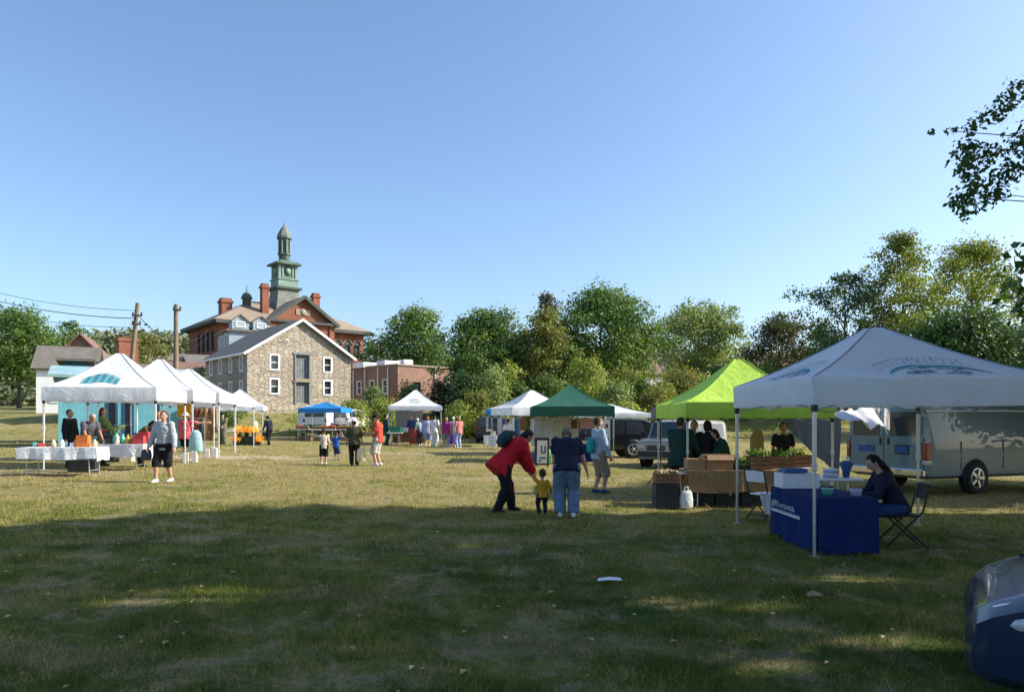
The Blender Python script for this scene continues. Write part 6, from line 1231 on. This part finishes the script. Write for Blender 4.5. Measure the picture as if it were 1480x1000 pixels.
SED = [(-2.3, .78, .45, .80, .92, .66), (-2.1, .86, .32, .9, 1.06, .72), (-1.4, .9, .3, .93, 1.12, .68), (-.8, .91, .28, .95, 1.42, .62), (.3, .91, .28, .95, 1.44, .62), (1.15, .9, .24, .88, .96, .72), (1.75, .88, .22, .76, .82, .72), (2.05, .84, .21, .68, .74, .68), (2.2, .78, .21, .61, .67, .62), (2.29, .68, .22, .53, .60, .52), (2.33, .54, .25, .46, .52, .40)]
vehicle('navy_car', 'navy blue car whose front corner pokes in at the lower right', 'car', (4.98, 3.54), R(148), SED, 'paint_navy', (-1.4, 1.42), .33, ((-1.25, -.35, -.35, -.85), (-.28, .95, .3, -.28)), ((1.12, 1.0, .7), (.35, 1.42, .58)), ((-1.45, 1.12, .64), (-.85, 1.42, .56)), extra=car_parts(2.26, -2.3, .8, .60, .8, (.75, 1.0), 'paint_navy', (.34, .15), sleek=True))
# ------------------------------------------------------------------ people
SK = {k: cloth('skin_' + k, c, .06, 5, .55) for k, c in (('light', (.52, .30, .21)), ('tan', (.38, .20, .13)), ('dark', (.13, .065, .04)))}
HR = {k: cloth('hair_' + k, c, .3, 20, .6) for k, c in (('black', (.012, .010, .009)), ('brown', (.06, .032, .016)), ('grey', (.32, .29, .26)), ('ginger', (.34, .12, .04)), ('blond', (.42, .28, .12)), ('white', (.66, .64, .60)), ('greybrown', (.17, .125, .085)))}
def fab(n, c, v=.14):
    k = 'fab_' + n
    if k not in M: M[k] = cloth('fabric_' + n, c, v, 6)
    return M[k]
for n, c in (('red', (.52, .014, .024)), ('navy', (.014, .018, .04)), ('black', (.014, .014, .017)), ('mustard', (.58, .29, .025)), ('denim', (.13, .20, .30)), ('paleblue', (.34, .44, .54)), ('khaki', (.26, .21, .16)), ('grey', (.40, .42, .46)), ('pink', (.58, .11, .13)), ('dkgrey', (.085, .085, .10)), ('green', (.13, .19, .05)), ('brown', (.11, .065, .04)), ('beige', (.50, .44, .38)), ('blue', (.02, .10, .42)), ('dkblue', (.03, .06, .16)), ('olive', (.055, .06, .035)), ('brick', (.46, .07, .045)), ('white', (.72, .72, .72)), ('dkteal', (.02, .055, .06)), ('greyteal', (.20, .28, .29)), ('lavender', (.38, .38, .62)), ('skyjean', (.28, .36, .55)), ('purple', (.28, .03, .20)), ('violet', (.16, .07, .36)), ('salmon', (.58, .20, .20)), ('greyjean', (.22, .24, .32)), ('dkgreen', (.012, .045, .032)), ('camo', (.46, .45, .40)), ('oliveb', (.15, .14, .09)), ('teal', (.01, .30, .30)), ('sock', (.5, .5, .5))): fab(n, c, .5 if n == 'camo' else .14)
PEND = []
FOLD = bpy.data.textures.new('cloth_folds', 'CLOUDS'); FOLD.noise_scale = .11; FOLD.noise_depth = 2
def V3(*a): return Vector(a)
def ik(a, t, l1, l2, pole):
    d = t - a; L = d.length
    if L > (l1 + l2) * .995: t = a + d.normalized() * (l1 + l2) * .995; d = t - a; L = d.length
    L = max(L, abs(l1 - l2) + .01); x = (l1 * l1 - l2 * l2 + L * L) / (2 * L); h = math.sqrt(max(0, l1 * l1 - x * x)); u = d.normalized(); p = pole - u * pole.dot(u)
    if p.length < 1e-4: p = V3(0, 1, 0)
    return a + u * x + p.normalized() * h, t
def limb(b, p, q, r1, r2, n=12, ends=True):
    u = (q - p).normalized(); a = u.orthogonal().normalized(); c = u.cross(a)
    b.loft([(p.lerp(q, f), a * (r1 + (r2 - r1) * f), c * (r1 + (r2 - r1) * f)) for f in (0, .25, .5, .75, 1)], 0, n)
    if ends: b.ell(p, (r1,) * 3, 0, n); b.ell(q, (r2,) * 3, 0, n)
def later(b, name, mat, parent, vox, smooth=3):
    o = b.build(name, mat, parent); r = o.modifiers.new('r', 'REMESH'); r.mode = 'VOXEL'; r.voxel_size = vox; r.use_smooth_shade = True
    s = o.modifiers.new('s', 'SMOOTH'); s.iterations = smooth; s.factor = .5
    if name != 'body': d = o.modifiers.new('d', 'DISPLACE'); d.texture = FOLD; d.strength = .034 * (1 if vox > .010 else .5); d.mid_level = .5; d.texture_coords = 'LOCAL'
    PEND.append(o); return o
def person(label, c, face, H=1.7, lean=0, side=0, hip=.515, feet=((-.058, 0), (.058, 0)), hands=(None, None), head=(0, 0), bulk=1.0, top=('grey', 'short'), bottom=('denim', 'long'), hair=('brown', 'short'), hat=None, skin='light', shoes='black', hs=1.0, loose=0.0, sit=None, group=None, toe=0, elbow=None, vox=.013, arms=1.0, z=None, dress=None):
    t = thing('person', label, 'person', (c[0], c[1], gz(*c) if z is None else z), R(face), group)
    S_ = H; r = V3(1, 0, 0); u = (Matrix.Rotation(R(side), 3, 'Y') @ Matrix.Rotation(R(-lean), 3, 'X')) @ V3(0, 0, 1); f = u.cross(r).normalized(); r2 = f.cross(u).normalized()
    back = -.10 * math.sin(R(lean)) if sit is None else 0
    P = V3(0, back, hip); Sh = P + u * .298; bw = bulk
    hipj = [P + r * s * .05 * bw for s in (-1, 1)]; shj = [Sh + r2 * s * .104 * (.75 + .25 * bw) for s in (-1, 1)]
    legs = []
    for i, s in enumerate((-1, 1)):
        ft = feet[i]; an = V3(ft[0], ft[1], .042 + (ft[2] if len(ft) > 2 else 0)); kn, an = ik(hipj[i], an, .245, .245, V3(s * .12, 1, 0)); legs.append((hipj[i], kn, an))
    arms_ = []
    for i, s in enumerate((-1, 1)):
        hd = hands[i]; ht = V3(*hd) if hd else shj[i] + V3(s * .055 * (.6 + .4 * bw), .035, -.315)
        pole = (elbow[i] if elbow and elbow[i] else (s * .35, -1, -.1)); el, wr = ik(shj[i], ht, .172 * arms, .150 * arms, V3(*pole)); arms_.append((shj[i], el, wr))
    hd_ = (Matrix.Rotation(R(-head[0]), 3, r2) @ u); N0 = Sh + u * .028; Hc = N0 + u * .018 + hd_ * .078 * hs; hf = (Matrix.Rotation(R(head[1]), 3, hd_) @ (hd_.cross(r2).normalized())); hr = hf.cross(hd_).normalized(); HM = Matrix((hr, hf, hd_)).transposed()
    K = lambda p: p * S_
    k = (1.0 if H > 1.2 else 1.12) * (.62 + .38 * bulk) / bulk
    # body
    b = MB(); q = []
    for (d, a, e, o) in ((-.05, .070, .052, -.004), (0, .088, .064, -.008), (.05, .083, .060, -.004), (.11, .073, .052, .0), (.17, .082, .058, .004), (.24, .094, .062, .004), (.285, .088, .052, 0), (.315, .05, .04, 0)):
        q.append((K(P + u * d + f * o), r2 * a * bw * S_, f * e * bw * S_))
    b.loft(q, 0, 16); limb(b, K(Sh + u * .01), K(N0 + hd_ * .03 * hs), .034 * S_, .031 * S_)
    b.ell(K(Hc), (.0455 * S_ * hs, .056 * S_ * hs, .064 * S_ * hs), 0, 16, HM); b.ell(K(Hc + hf * .018 * hs - hd_ * .030 * hs), (.033 * S_ * hs, .036 * S_ * hs, .036 * S_ * hs), 0, 12, HM)
    limb(b, K(Hc + hf * .053 * hs + hd_ * .010 * hs), K(Hc + hf * .064 * hs - hd_ * .010 * hs), .006 * S_ * hs, .010 * S_ * hs, 8)
    for s in (-1, 1): b.ell(K(Hc + hr * s * .046 * hs - hf * .004 - hd_ * .004), (.007 * S_, .014 * S_, .019 * S_), 0, 8, HM)
    for i, (h, kn, an) in enumerate(legs):
        limb(b, K(h), K(kn), .054 * bw * k * S_, .036 * S_ * (.6 + .4 * bw)); mid = kn.lerp(an, .35); limb(b, K(kn), K(mid), .035 * S_, .036 * S_); limb(b, K(mid), K(an), .035 * S_, .021 * S_)
        fd = V3(math.sin(R(toe) * (1 if i else -1)), math.cos(R(toe)), 0); limb(b, K(an + V3(0, 0, -.020) - fd * .018), K(an + fd * .085 + V3(0, 0, -.026)), .020 * S_, .014 * S_)
    for i, (s_, e, w_) in enumerate(arms_):
        sg = -1 if i == 0 else 1; ab = .75 + .25 * bw
        limb(b, K(s_), K(e), .030 * ab * S_, .024 * ab * S_); limb(b, K(e), K(w_), .024 * ab * S_, .0155 * S_)
        d = (w_ - e).normalized(); n_ = d.cross(V3(0, 1, 0) if abs(d.y) < .8 else V3(0, 0, 1)).normalized() * 1.0; sv = d.cross(n_).normalized()
        inner = -r2 * sg; inner = (inner - d * inner.dot(d)); inner = inner.normalized() if inner.length > .05 else n_; sv = d.cross(inner).normalized()
        if sv.y < 0: sv = -sv
        b.loft([(K(w_ + d * x), sv * a * S_, inner * e_ * S_) for (x, a, e_) in ((-.008, .014, .012), (.015, .021, .012), (.04, .025, .011), (.053, .022, .009))], 0, 10)
        for j, (off, ln) in enumerate(((-.75, .036), (-.27, .045), (.24, .048), (.72, .043))):
            p0 = w_ + d * .048 + sv * off * .023; dd = (d * .93 + inner * .30).normalized(); p1 = p0 + dd * ln * .55; p2 = p1 + (d * .72 + inner * .66).normalized() * ln * .5
            limb(b, K(p0), K(p1), .0058 * S_, .0055 * S_, 6); limb(b, K(p1), K(p2), .0055 * S_, .0046 * S_, 6)
        p0 = w_ + d * .014 + sv * .020; p1 = p0 + (d * .72 + sv * .58 + inner * .2).normalized() * .027; p2 = p1 + (d * .85 + sv * .1 + inner * .45).normalized() * .024; limb(b, K(p0), K(p1), .008 * S_, .0066 * S_, 6); limb(b, K(p1), K(p2), .0066 * S_, .0052 * S_, 6)
    later(b, 'body', SK[skin], t, vox * (1 if H > 1.2 else .8) * .85, 2)
    # face
    b = MB()
    for s in (-1, 1): b.ell(K(Hc + hr * s * .019 * hs + hf * .0505 * hs + hd_ * .006 * hs), (.0068 * S_ * hs, .005 * S_ * hs, .0048 * S_ * hs), 0, 8, HM); limb(b, K(Hc + hr * s * .011 * hs + hf * .055 * hs + hd_ * .020 * hs), K(Hc + hr * s * .027 * hs + hf * .050 * hs + hd_ * .020 * hs), .0022 * S_ * hs, .0018 * S_ * hs, 5)
    b.build('eyes', HR['brown'], t); b = MB(); limb(b, K(Hc + hr * -.012 * hs + hf * .0545 * hs - hd_ * .033 * hs), K(Hc + hr * .012 * hs + hf * .0545 * hs - hd_ * .033 * hs), .003 * S_ * hs, .003 * S_ * hs, 6); b.build('mouth', fab('pink', None), t)
    # top
    tm, tl = top; g = .010 + loose * .4; b = MB(); q = []; hem = -.055 if tl != 'jacket' else -.10
    for (d, a, e, o) in ((hem, .093, .070, -.006), (0, .091, .069, -.008), (.05, .087, .066, -.004), (.11, .080, .060, 0), (.17, .087, .063, .004), (.24, .097, .066, .004), (.285, .090, .056, 0), (.312, .060, .046, 0), (.325, .040, .038, 0)):
        fl = .030 * max(0, 1 - (d - hem) / .14) if tl == 'jacket' else 0
        q.append((K(P + u * d + f * (o + fl * .5)), r2 * (a * bw + g + fl * .6) * S_, f * (e * bw + g + fl) * S_))
    b.loft(q, 0, 18)
    fr = {'short': .62, 'long': 2, 'jacket': 2, 'elbow': .95, 'none': .0}[tl]
    for i, (s_, e, w_) in enumerate(arms_):
        ab = .75 + .25 * bw; gg = .010 + min(loose, .012) * .4 + (.008 if tl == 'jacket' else .003)
        if fr > 0:
            e1 = s_.lerp(e, min(1, fr)); limb(b, K(s_), K(e1), (.031 * ab + gg) * S_, (.031 * ab + gg - .005 * min(1, fr)) * S_, 12, True)
            if fr > 1: limb(b, K(e), K(e.lerp(w_, .94)), (.0255 * ab + gg) * S_, (.019 + gg * .8) * S_)
    if tl == 'jacket': limb(b, K(N0 - f * .035 + r2 * -.03), K(N0 - f * .035 + r2 * .03), .026 * S_, .026 * S_)
    later(b, 'jacket' if tl == 'jacket' else 'shirt', fab(tm, None), t, vox, 4)
    # bottom
    bm, bl = bottom; b = MB(); g = .008 + loose * .5
    if bl == 'skirt':
        zlo = .12; b.loft([(K(P + u * .03), r2 * (.086 * bw + g) * S_, f * (.064 * bw + g) * S_), (K(P - V3(0, 0, .04)), r * .10 * bw * S_, V3(0, 1, 0) * .08 * bw * S_), (K(V3(0, P.y * .6, .30)), r * .115 * bw * S_, V3(0, 1, 0) * .10 * bw * S_), (K(V3(0, P.y * .3, zlo)), r * .125 * bw * S_, V3(0, 1, 0) * .11 * bw * S_)], 0, 18)
    else:
        b.loft([(K(P + u * d), r2 * (a * bw + g) * S_, f * (e * bw + g) * S_) for (d, a, e) in ((-.055, .074, .056), (-.02, .089, .068), (.02, .087, .065), (.045, .083, .060))], 0, 18)
        for (h, kn, an) in legs:
            if bl == 'short': kk = h.lerp(kn, .88); limb(b, K(h), K(kk), (.056 * bw * k + g) * S_, (.046 * (.6 + .4 * bw) + g) * S_, 12, False); b.ell(K(h), ((.056 * bw * k + g) * S_,) * 3, 0, 12)
            elif bl == 'knee': limb(b, K(h), K(kn), (.056 * bw * k + g) * S_, (.044 * (.6 + .4 * bw) + g) * S_, 12, False); limb(b, K(kn - V3(0, 0, -.02)), K(kn.lerp(an, .22)), (.044 * (.6 + .4 * bw) + g) * S_, (.044 + g) * S_, 12, False); b.ell(K(h), ((.056 * bw * k + g) * S_,) * 3, 0, 12)
            else:
                limb(b, K(h), K(kn), (.055 * bw * k + g) * S_, (.038 * (.6 + .4 * bw) + g) * S_); e1 = kn.lerp(an, .97); limb(b, K(kn), K(e1), (.038 * (.6 + .4 * bw) + g) * S_, (.030 + g * (1.2 if loose else .6)) * S_, 12, False); b.ell(K(kn), ((.038 * (.6 + .4 * bw) + g) * S_,) * 3, 0, 12)
    later(b, 'skirt' if bl == 'skirt' else 'shorts' if bl in ('short', 'knee') else 'trousers', fab(bm, None), t, vox, 4)
    for i, (h, kn, an) in enumerate(legs):
        fd = V3(math.sin(R(toe) * (1 if i else -1)), math.cos(R(toe)), 0); sd = V3(fd.y, -fd.x, 0); b = MB(); zz = an.z - .042
        b.loft([(K(V3(an.x, an.y, 0) + fd * x + V3(0, 0, zz + zc)), sd * a * S_, V3(0, 0, 1) * h_ * S_) for (x, a, h_, zc) in ((-.043, .012, .012, .018), (-.036, .021, .026, .028), (-.01, .024, .034, .036), (.02, .025, .028, .030), (.06, .028, .020, .022), (.09, .024, .014, .017), (.103, .011, .008, .013))], 0, 12)
        b.build('shoe', fab(shoes, None), t)
    # hair and hats
    hm, hk = hair
    if hk != 'bald':
        b = MB(); b.ell(K(Hc - hf * .008 * hs + hd_ * .010 * hs), (.0515 * S_ * hs, .0585 * S_ * hs, .0625 * S_ * hs), 0, 16, HM); 
        if hk == 'long': b.loft([(K(Hc - hf * x + hd_ * z_), hr * a * S_ * hs, hf * e * S_ * hs) for (x, z_, a, e) in ((.02, .04, .045, .03), (.035, -.02, .055, .032), (.045, -.09, .060, .028), (.05, -.155, .045, .018))], 0, 12)
        elif hk == 'pony': limb(b, K(Hc - hf * .06 * hs + hd_ * .01), K(Hc - hf * .085 * hs - hd_ * .07), .017 * S_, .010 * S_)
        elif hk == 'bun': b.ell(K(Hc - hf * .055 * hs + hd_ * .045 * hs), (.026 * S_,) * 3, 0, 12)
        elif hk == 'bob': b.loft([(K(Hc - hf * x + hd_ * z_), hr * a * S_ * hs, hf * e * S_ * hs) for (x, z_, a, e) in ((.01, .03, .050, .045), (.018, -.02, .058, .042), (.02, -.06, .054, .034))], 0, 12)
        ho = b.build('hair', HR[hm], t)
        me = ho.data                                               # open the face: cut hair that lies before the brow line
        import bmesh
        bm_ = bmesh.new(); bm_.from_mesh(me); kill = [v for v in bm_.verts if (v.co / S_ - Hc).dot(hf) > .026 * hs and (v.co / S_ - Hc).dot(hd_) < .034 * hs or ((v.co / S_ - Hc).dot(hf) > -.012 * hs and (v.co / S_ - Hc).dot(hd_) < -.012 * hs and hk not in ('long', 'bob'))]
        bmesh.ops.delete(bm_, geom=kill, context='VERTS'); bm_.to_mesh(me); bm_.free()
    if hat:
        hmn, hkd = hat; b = MB(); rot = HM @ Matrix.Rotation(R(-6), 3, 'X'); pr = [(.0, .072), (.03, .068), (.052, .045), (.058, .018), (.059, .012)]
        if hkd == 'sun': pr += [(.085, .004), (.105, -.008), (.105, -.011), (.055, .008)]
        o_ = len(b.v); b.lathe([(rr * S_ * hs, zz * S_ * hs) for rr, zz in pr], (0, 0, 0), 0, 18, sy=1.12); b.v = [tuple(K(Hc + hd_ * .014 * hs) + rot @ Vector(p)) for p in b.v]
        if hkd == 'cap': b.loft([(K(Hc + hd_ * .024 * hs) + rot @ Vector((0, yy * S_ * hs, -.006 * S_)), rot @ Vector((a * S_ * hs, 0, 0)), rot @ Vector((0, 0, .004 * S_))) for (yy, a) in ((.04, .048), (.07, .046), (.095, .034), (.106, .015))], 0, 12)
        b.build('hat', fab(hmn, None), t)
    t['_hands'] = 0; del t['_hands']
    return t, [Matrix.Rotation(R(face), 3, 'Z') @ K(a[2]) + Vector(t.location) for a in arms_]
GP = 'market visitors'; GV = 'stall holders'
# the three in front
_p, hw = person('woman in a red jacket bending down to hold the toddler by the hand', (X(733, 12.75), 12.75), -68, 1.70, lean=42, hip=.502, feet=((-.08, .085), (.08, -.15)), hands=((-.04, .275, .395), (.09, .255, .41)), head=(20, 0), bulk=1.42, top=('red', 'jacket'), bottom=('black', 'long'), hair=('black', 'bob'), shoes='black', loose=.012, elbow=((-.3, -1, .2), (.4, -1, .2)), vox=.011)
H1 = hw[0] * .5 + hw[1] * .5 if False else hw[0]
x, y = X(784, 12.55), 12.55
_l = Matrix.Rotation(R(-8), 3, 'Z') @ (H1 - Vector((x, y, gz(x, y)))) / .78
_p, ht = person('toddler in a mustard shirt holding the hand of the woman in red', (x, y), 8, .78, hip=.44, feet=((-.075, 0), (.075, .03)), hands=((_l.x, _l.y, _l.z - .05), (.19, .03, .47)), head=(8, 12), bulk=1.18, top=('mustard', 'long'), bottom=('navy', 'long'), hair=('brown', 'short'), shoes='black', hs=1.62, vox=.009, loose=.008, arms=.98)
person('heavy set person in a navy t shirt and baggy blue jeans seen from behind', (X(819, 12.25), 12.25), -4, 1.66, lean=26, hip=.505, feet=((-.065, .0), (.068, -.01)), hands=((-.13, .22, .45), (.215, .09, .45)), head=(34, 0), bulk=1.22, top=('navy', 'short'), bottom=('denim', 'long'), hair=('greybrown', 'bob'), hat=None, shoes='white', loose=.036, vox=.011)
person('young person in pale blue hoodie and khaki shorts carrying a teal bag', (X(865, 16.3), 16.3), -72, 1.72, feet=((-.05, -.03), (.05, .05)), hands=((-.13, .16, .56), (.13, .10, .50)), bulk=1.08, top=('paleblue', 'long'), bottom=('khaki', 'knee'), hair=('brown', 'short'), shoes='dkblue', loose=.016, vox=.012)
x, y = gp(237, 697); person('walking person in a grey sweatshirt and black shorts coming from the left stalls', (x, y), 172, 1.72, feet=((-.05, -.09), (.055, .10)), hands=((-.19, .04, .49), (.175, .09, .50)), bulk=1.08, top=('grey', 'long'), bottom=('black', 'knee'), hair=('brown', 'short'), shoes='white', loose=.014, vox=.012, head=(4, 10))
x, y = gp(268, 666); person('person in a pink shirt and white hat pointing to the right by the cloth bag', (x, y), -8, 1.70, feet=((-.06, .02), (.06, -.02)), hands=(None, (.43, .12, .80)), bulk=1.22, top=('pink', 'short'), bottom=('black', 'short'), hair=('grey', 'short'), hat=('beige', 'sun'), shoes='white', loose=.014, elbow=(None, (0, -.3, -1)))
# left stall
person('orange haired person half hidden behind the walker in grey', (X(231, 22.4), 22.4), 150, 1.74, top=('beige', 'long'), bottom=('khaki', 'long'), hair=('ginger', 'bob'), bulk=1.1, group=GP)
person('person in a dark grey shirt leaning over the front table at the left', (X(126, 20.2), 20.2), -122, 1.72, lean=26, hands=((-.1, .28, .52), (.14, .30, .50)), top=('dkgrey', 'short'), bottom=('dkblue', 'long'), hair=('grey', 'short'), bulk=1.2, skin='tan', head=(20, 0))
person('person in an olive green shirt standing behind the leaning one', (X(149, 22.6), 22.6), -70, 1.82, top=('green', 'long'), bottom=('black', 'long'), hair=('brown', 'long'), bulk=1.1, hands=((-.13, .2, .55), (.13, .2, .56)))
person('dark clothed person at the left edge under the first white canopy', (X(101, 21.6), 21.6), -95, 1.74, top=('black', 'long'), bottom=('black', 'long'), hair=('black', 'short'), bulk=1.2)
person('person in brown bending over the red boxes', (X(203, 22.4), 22.4), -84, 1.62, lean=42, hands=((-.1, .36, .52), (.1, .36, .52)), head=(10, 0), top=('brown', 'long'), bottom=('black', 'long'), hair=('black', 'bob'), bulk=1.1)
x, y = gp(322, 642); person('person in a dark cap and drab clothes standing beyond the third white canopy', (x, y), 170, 1.76, top=('oliveb', 'long'), bottom=('oliveb', 'long'), hair=('black', 'short'), hat=('black', 'cap'), bulk=1.35, loose=.02, hands=((-.14, .2, .58), (.16, .18, .55)))
x, y = gp(389, 643); person('person in navy with a teal bag walking by the marigolds', (x, y), 64, 1.66, lean=10, feet=((-.05, -.06), (.05, .08)), top=('navy', 'long'), bottom=('black', 'long'), hair=('black', 'bob'), bulk=1.15, hands=((-.14, .14, .50), None), head=(14, 0))
XN, YN = x, y
# middle of the field
x, y = gp(468, 671); person('child in a beige shirt and black shorts pointing left', (x, y), 18, 1.20, feet=((-.06, 0), (.065, .03)), hands=((-.42, .14, .86), None), top=('beige', 'elbow'), bottom=('black', 'knee'), hair=('brown', 'short'), hs=1.22, shoes='white', loose=.016, elbow=((-.2, -.2, -1), None))
x, y = gp(486, 665); person('small child in blue with one arm raised', (x, y), -10, 1.02, feet=((-.06, 0), (.065, .05)), hands=(None, (.17, .12, 1.0)), top=('blue', 'short'), bottom=('dkblue', 'knee'), hair=('brown', 'short'), hs=1.3, shoes='dkblue', loose=.012, elbow=(None, (1, -.2, 0)))
x, y = gp(512, 673); person('person in a dark olive top and white hat holding a pale tote bag', (x, y), 8, 1.56, feet=((-.055, 0), (.055, .01)), hands=(None, (.17, .04, .47)), top=('olive', 'elbow'), bottom=('black', 'long'), hair=('black', 'short'), hat=('white', 'cap'), bulk=1.22, shoes='black', loose=.012, skin='tan'); BX_, BY_ = x, y
x, y = gp(546, 673); person('man in a brick red shirt and pale patterned trousers looking down', (x, y), 84, 1.74, feet=((-.05, .02), (.055, -.03)), hands=((-.08, .19, .62), (.08, .20, .62)), head=(26, 0), top=('brick', 'short'), bottom=('camo', 'knee'), hair=('black', 'short'), hat=('black', 'cap'), bulk=1.28, shoes='white', loose=.02)
x, y = X(558, 41.5), 41.5; person('person in dark teal standing left of the far white stall', (x, y), -60, 1.78, top=('dkteal', 'long'), bottom=('dkteal', 'long'), hair=('black', 'short'), bulk=1.15)
for (px, Y, fc, H, tp_, bt, hr_, kw, lb) in (
    (607, 41.6, 60, 1.62, ('greyteal', 'short'), ('black', 'long'), ('white', 'short'), dict(lean=22, bulk=1.2), 'grey haired person in a grey green shirt leaning over the far stall table'),
    (618, 40.6, 10, 1.70, ('lavender', 'jacket'), ('skyjean', 'knee'), ('ginger', 'bob'), dict(bulk=1.35, loose=.02), 'person in a loose lavender top and pale blue shorts at the far stall'),
    (628, 40.2, -20, 1.76, ('white', 'short'), ('white', 'long'), ('black', 'short'), dict(bulk=1.1, loose=.015, skin='tan'), 'person all in white with black hair at the far stall'),
    (645, 39.4, 6, 1.66, ('purple', 'short'), ('greyjean', 'long'), ('blond', 'bob'), dict(bulk=1.2), 'blond person in a plum purple shirt and grey jeans'),
    (655, 39.8, 20, 1.70, ('greyteal', 'short'), ('violet', 'skirt'), ('white', 'short'), dict(bulk=1.15), 'white haired person in a long violet skirt'),
    (663, 39.3, 40, 1.72, ('salmon', 'short'), ('skyjean', 'long'), ('blond', 'bob'), dict(bulk=1.15), 'person in a salmon pink top and pale jeans, rightmost of the queue')):
    person(lb, (X(px, Y), Y), fc, H, top=tp_, bottom=bt, hair=hr_, group='queue at the far white stall', shoes='white', vox=.016, **kw)
person('stall holder in dark blue behind the far white stall table', (X(595, 43.6), 43.6), 185, 1.70, top=('dkblue', 'long'), bottom=('black', 'long'), hair=('black', 'short'), group=GV, vox=.016)
person('person in white and blue under the angled white canopy', (X(734, 33.2), 33.2), 30, 1.68, top=('white', 'short'), bottom=('dkblue', 'long'), hair=('brown', 'short'), group=GP, vox=.015)
# lime stall
person('broad person in a dark green jacket at the left corner of the lime stall', (X(984, 15.25), 15.25), -35, 1.74, top=('dkgreen', 'jacket'), bottom=('black', 'long'), hair=('brown', 'short'), bulk=1.45, hands=((-.14, .15, .52), (.2, .17, .50)), loose=.02, group=GP)
person('person in a white top with dark vest beside the broad one in green', (X(1003, 15.75), 15.75), 150, 1.68, top=('white', 'long'), bottom=('black', 'long'), hair=('black', 'short'), bulk=1.1, group=GV)
person('dark haired person in black with a shoulder strap at the lime stall', (X(1022, 15.35), 15.35), 20, 1.68, top=('black', 'jacket'), bottom=('black', 'long'), hair=('black', 'bob'), bulk=1.3, loose=.015, group=GP, hands=((-.14, .15, .52), (.2, .17, .50)))
person('shorter person in a dark green coat bending over the carton at the lime stall', (X(1045, 15.3), 15.3), 100, 1.56, lean=20, top=('dkgreen', 'jacket'), bottom=('black', 'long'), hair=('black', 'bob'), bulk=1.35, loose=.015, head=(15, 0), hands=((-.1, .26, .52), (.12, .26, .52)), group=GP)
person('vendor in dark clothes behind the leafy crates of the lime stall', (X(1132, 16.7), 16.7), 175, 1.66, top=('black', 'short'), bottom=('black', 'long'), hair=('black', 'bun'), group=GV, skin='tan')
# seated woman
_s = gp(1302, 790); _a = R(80); _d = Vector((-math.sin(_a), math.cos(_a), 0))
person('seated woman with long dark hair on the black folding chair', (_s[0] + _d.x * .04, _s[1] + _d.y * .04), 80, 1.64, lean=24, hip=.318, feet=((-.075, .235), (.075, .25)), hands=((-.06, .33, .43), (.09, .33, .42)), head=(14, 0), sit=1, top=('navy', 'long'), bottom=('dkblue', 'long'), hair=('black', 'long'), bulk=1.12, elbow=((-.5, -1, -.3), (.5, -1, -.3)))
# things they carry
b = MB(); secs = []
def sackthing(name, label, cat, loc, rz, secs, mat, strap=None):
    t = thing(name, label, cat, loc, rz); b = MB(); b.loft(secs, 0, 14); b.build('sack', M[mat] if mat in M else fab(mat, None), t)
    if strap:
        b = MB()
        for s in strap: b.tube(s, .012, 0, 6)
        b.build('strap', fab('black', None), t)
    return t
_u, _f = V3(0, math.sin(R(42)), math.cos(R(42))), V3(0, math.cos(R(42)), -math.sin(R(42))); _P = V3(0, -.10 * math.sin(R(42)), .502)
_b = lambda d, o: (_P + _u * d - _f * o) * 1.70; _o = _b(.20, .13)
sackthing('backpack', 'dark teal and navy backpack on the upper back of the woman in red', 'bag', (X(733, 12.75), 12.75, gz(X(733, 12.75), 12.75)), R(-68), [(_b(d, o), V3(1, 0, 0) * w_, _f * e) for (d, o, w_, e) in ((.13, .135, .10, .03), (.15, .15, .15, .08), (.22, .16, .165, .10), (.30, .15, .15, .09), (.345, .12, .09, .04))], 'dkteal')
sackthing('sling_bag', 'teal bag worn on the back of the young person in pale blue', 'bag', (X(860, 16.25), 16.2, gz(X(860, 16.25), 16.2) + .92), R(-72), [((0, -.11, 0), (.09, 0, 0), (0, .05, 0)), ((0, -.12, .06), (.13, 0, 0), (0, .075, 0)), ((0, -.12, .26), (.12, 0, 0), (0, .07, 0)), ((0, -.11, .36), (.05, 0, 0), (0, .03, 0))], 'teal')
x, y = BX_ + .24, BY_ - .02; bag('pale yellow tote bag held by the person in olive', (x, y, gz(x, y) + .14), .30, .46, .14, 'cream', .1)
x, y = XN - .16, YN + .12; bag('teal shopping bag held by the person in navy by the marigolds', (x - .1, y, gz(x, y) + .26), .40, .46, .2, 'paleteal' if 'paleteal' in M else 'teal_board', .1)
x, y = gp(237, 697); bag('crumpled dark bag carried by the walking person in grey', (x - .40, y - .05, gz(x, y) + .54), .24, .26, .14, 'fab_dkgrey', .2)
bpy.context.view_layer.update(); dg = bpy.context.evaluated_depsgraph_get()
for o in PEND:
    me = bpy.data.meshes.new_from_object(o.evaluated_get(dg)); o['_m'] = 1; mt = o.data.materials[0]; me.materials.clear(); me.materials.append(mt); me.polygons.foreach_set('use_smooth', np.ones(len(me.polygons), dtype=bool)); o['_n'] = me.name
for o in PEND:
    me = bpy.data.meshes[o['_n']]; o.modifiers.clear(); me.polygons.foreach_set('material_index', np.zeros(len(me.polygons), dtype=np.int32)); o.data = me; del o['_n']; del o['_m']
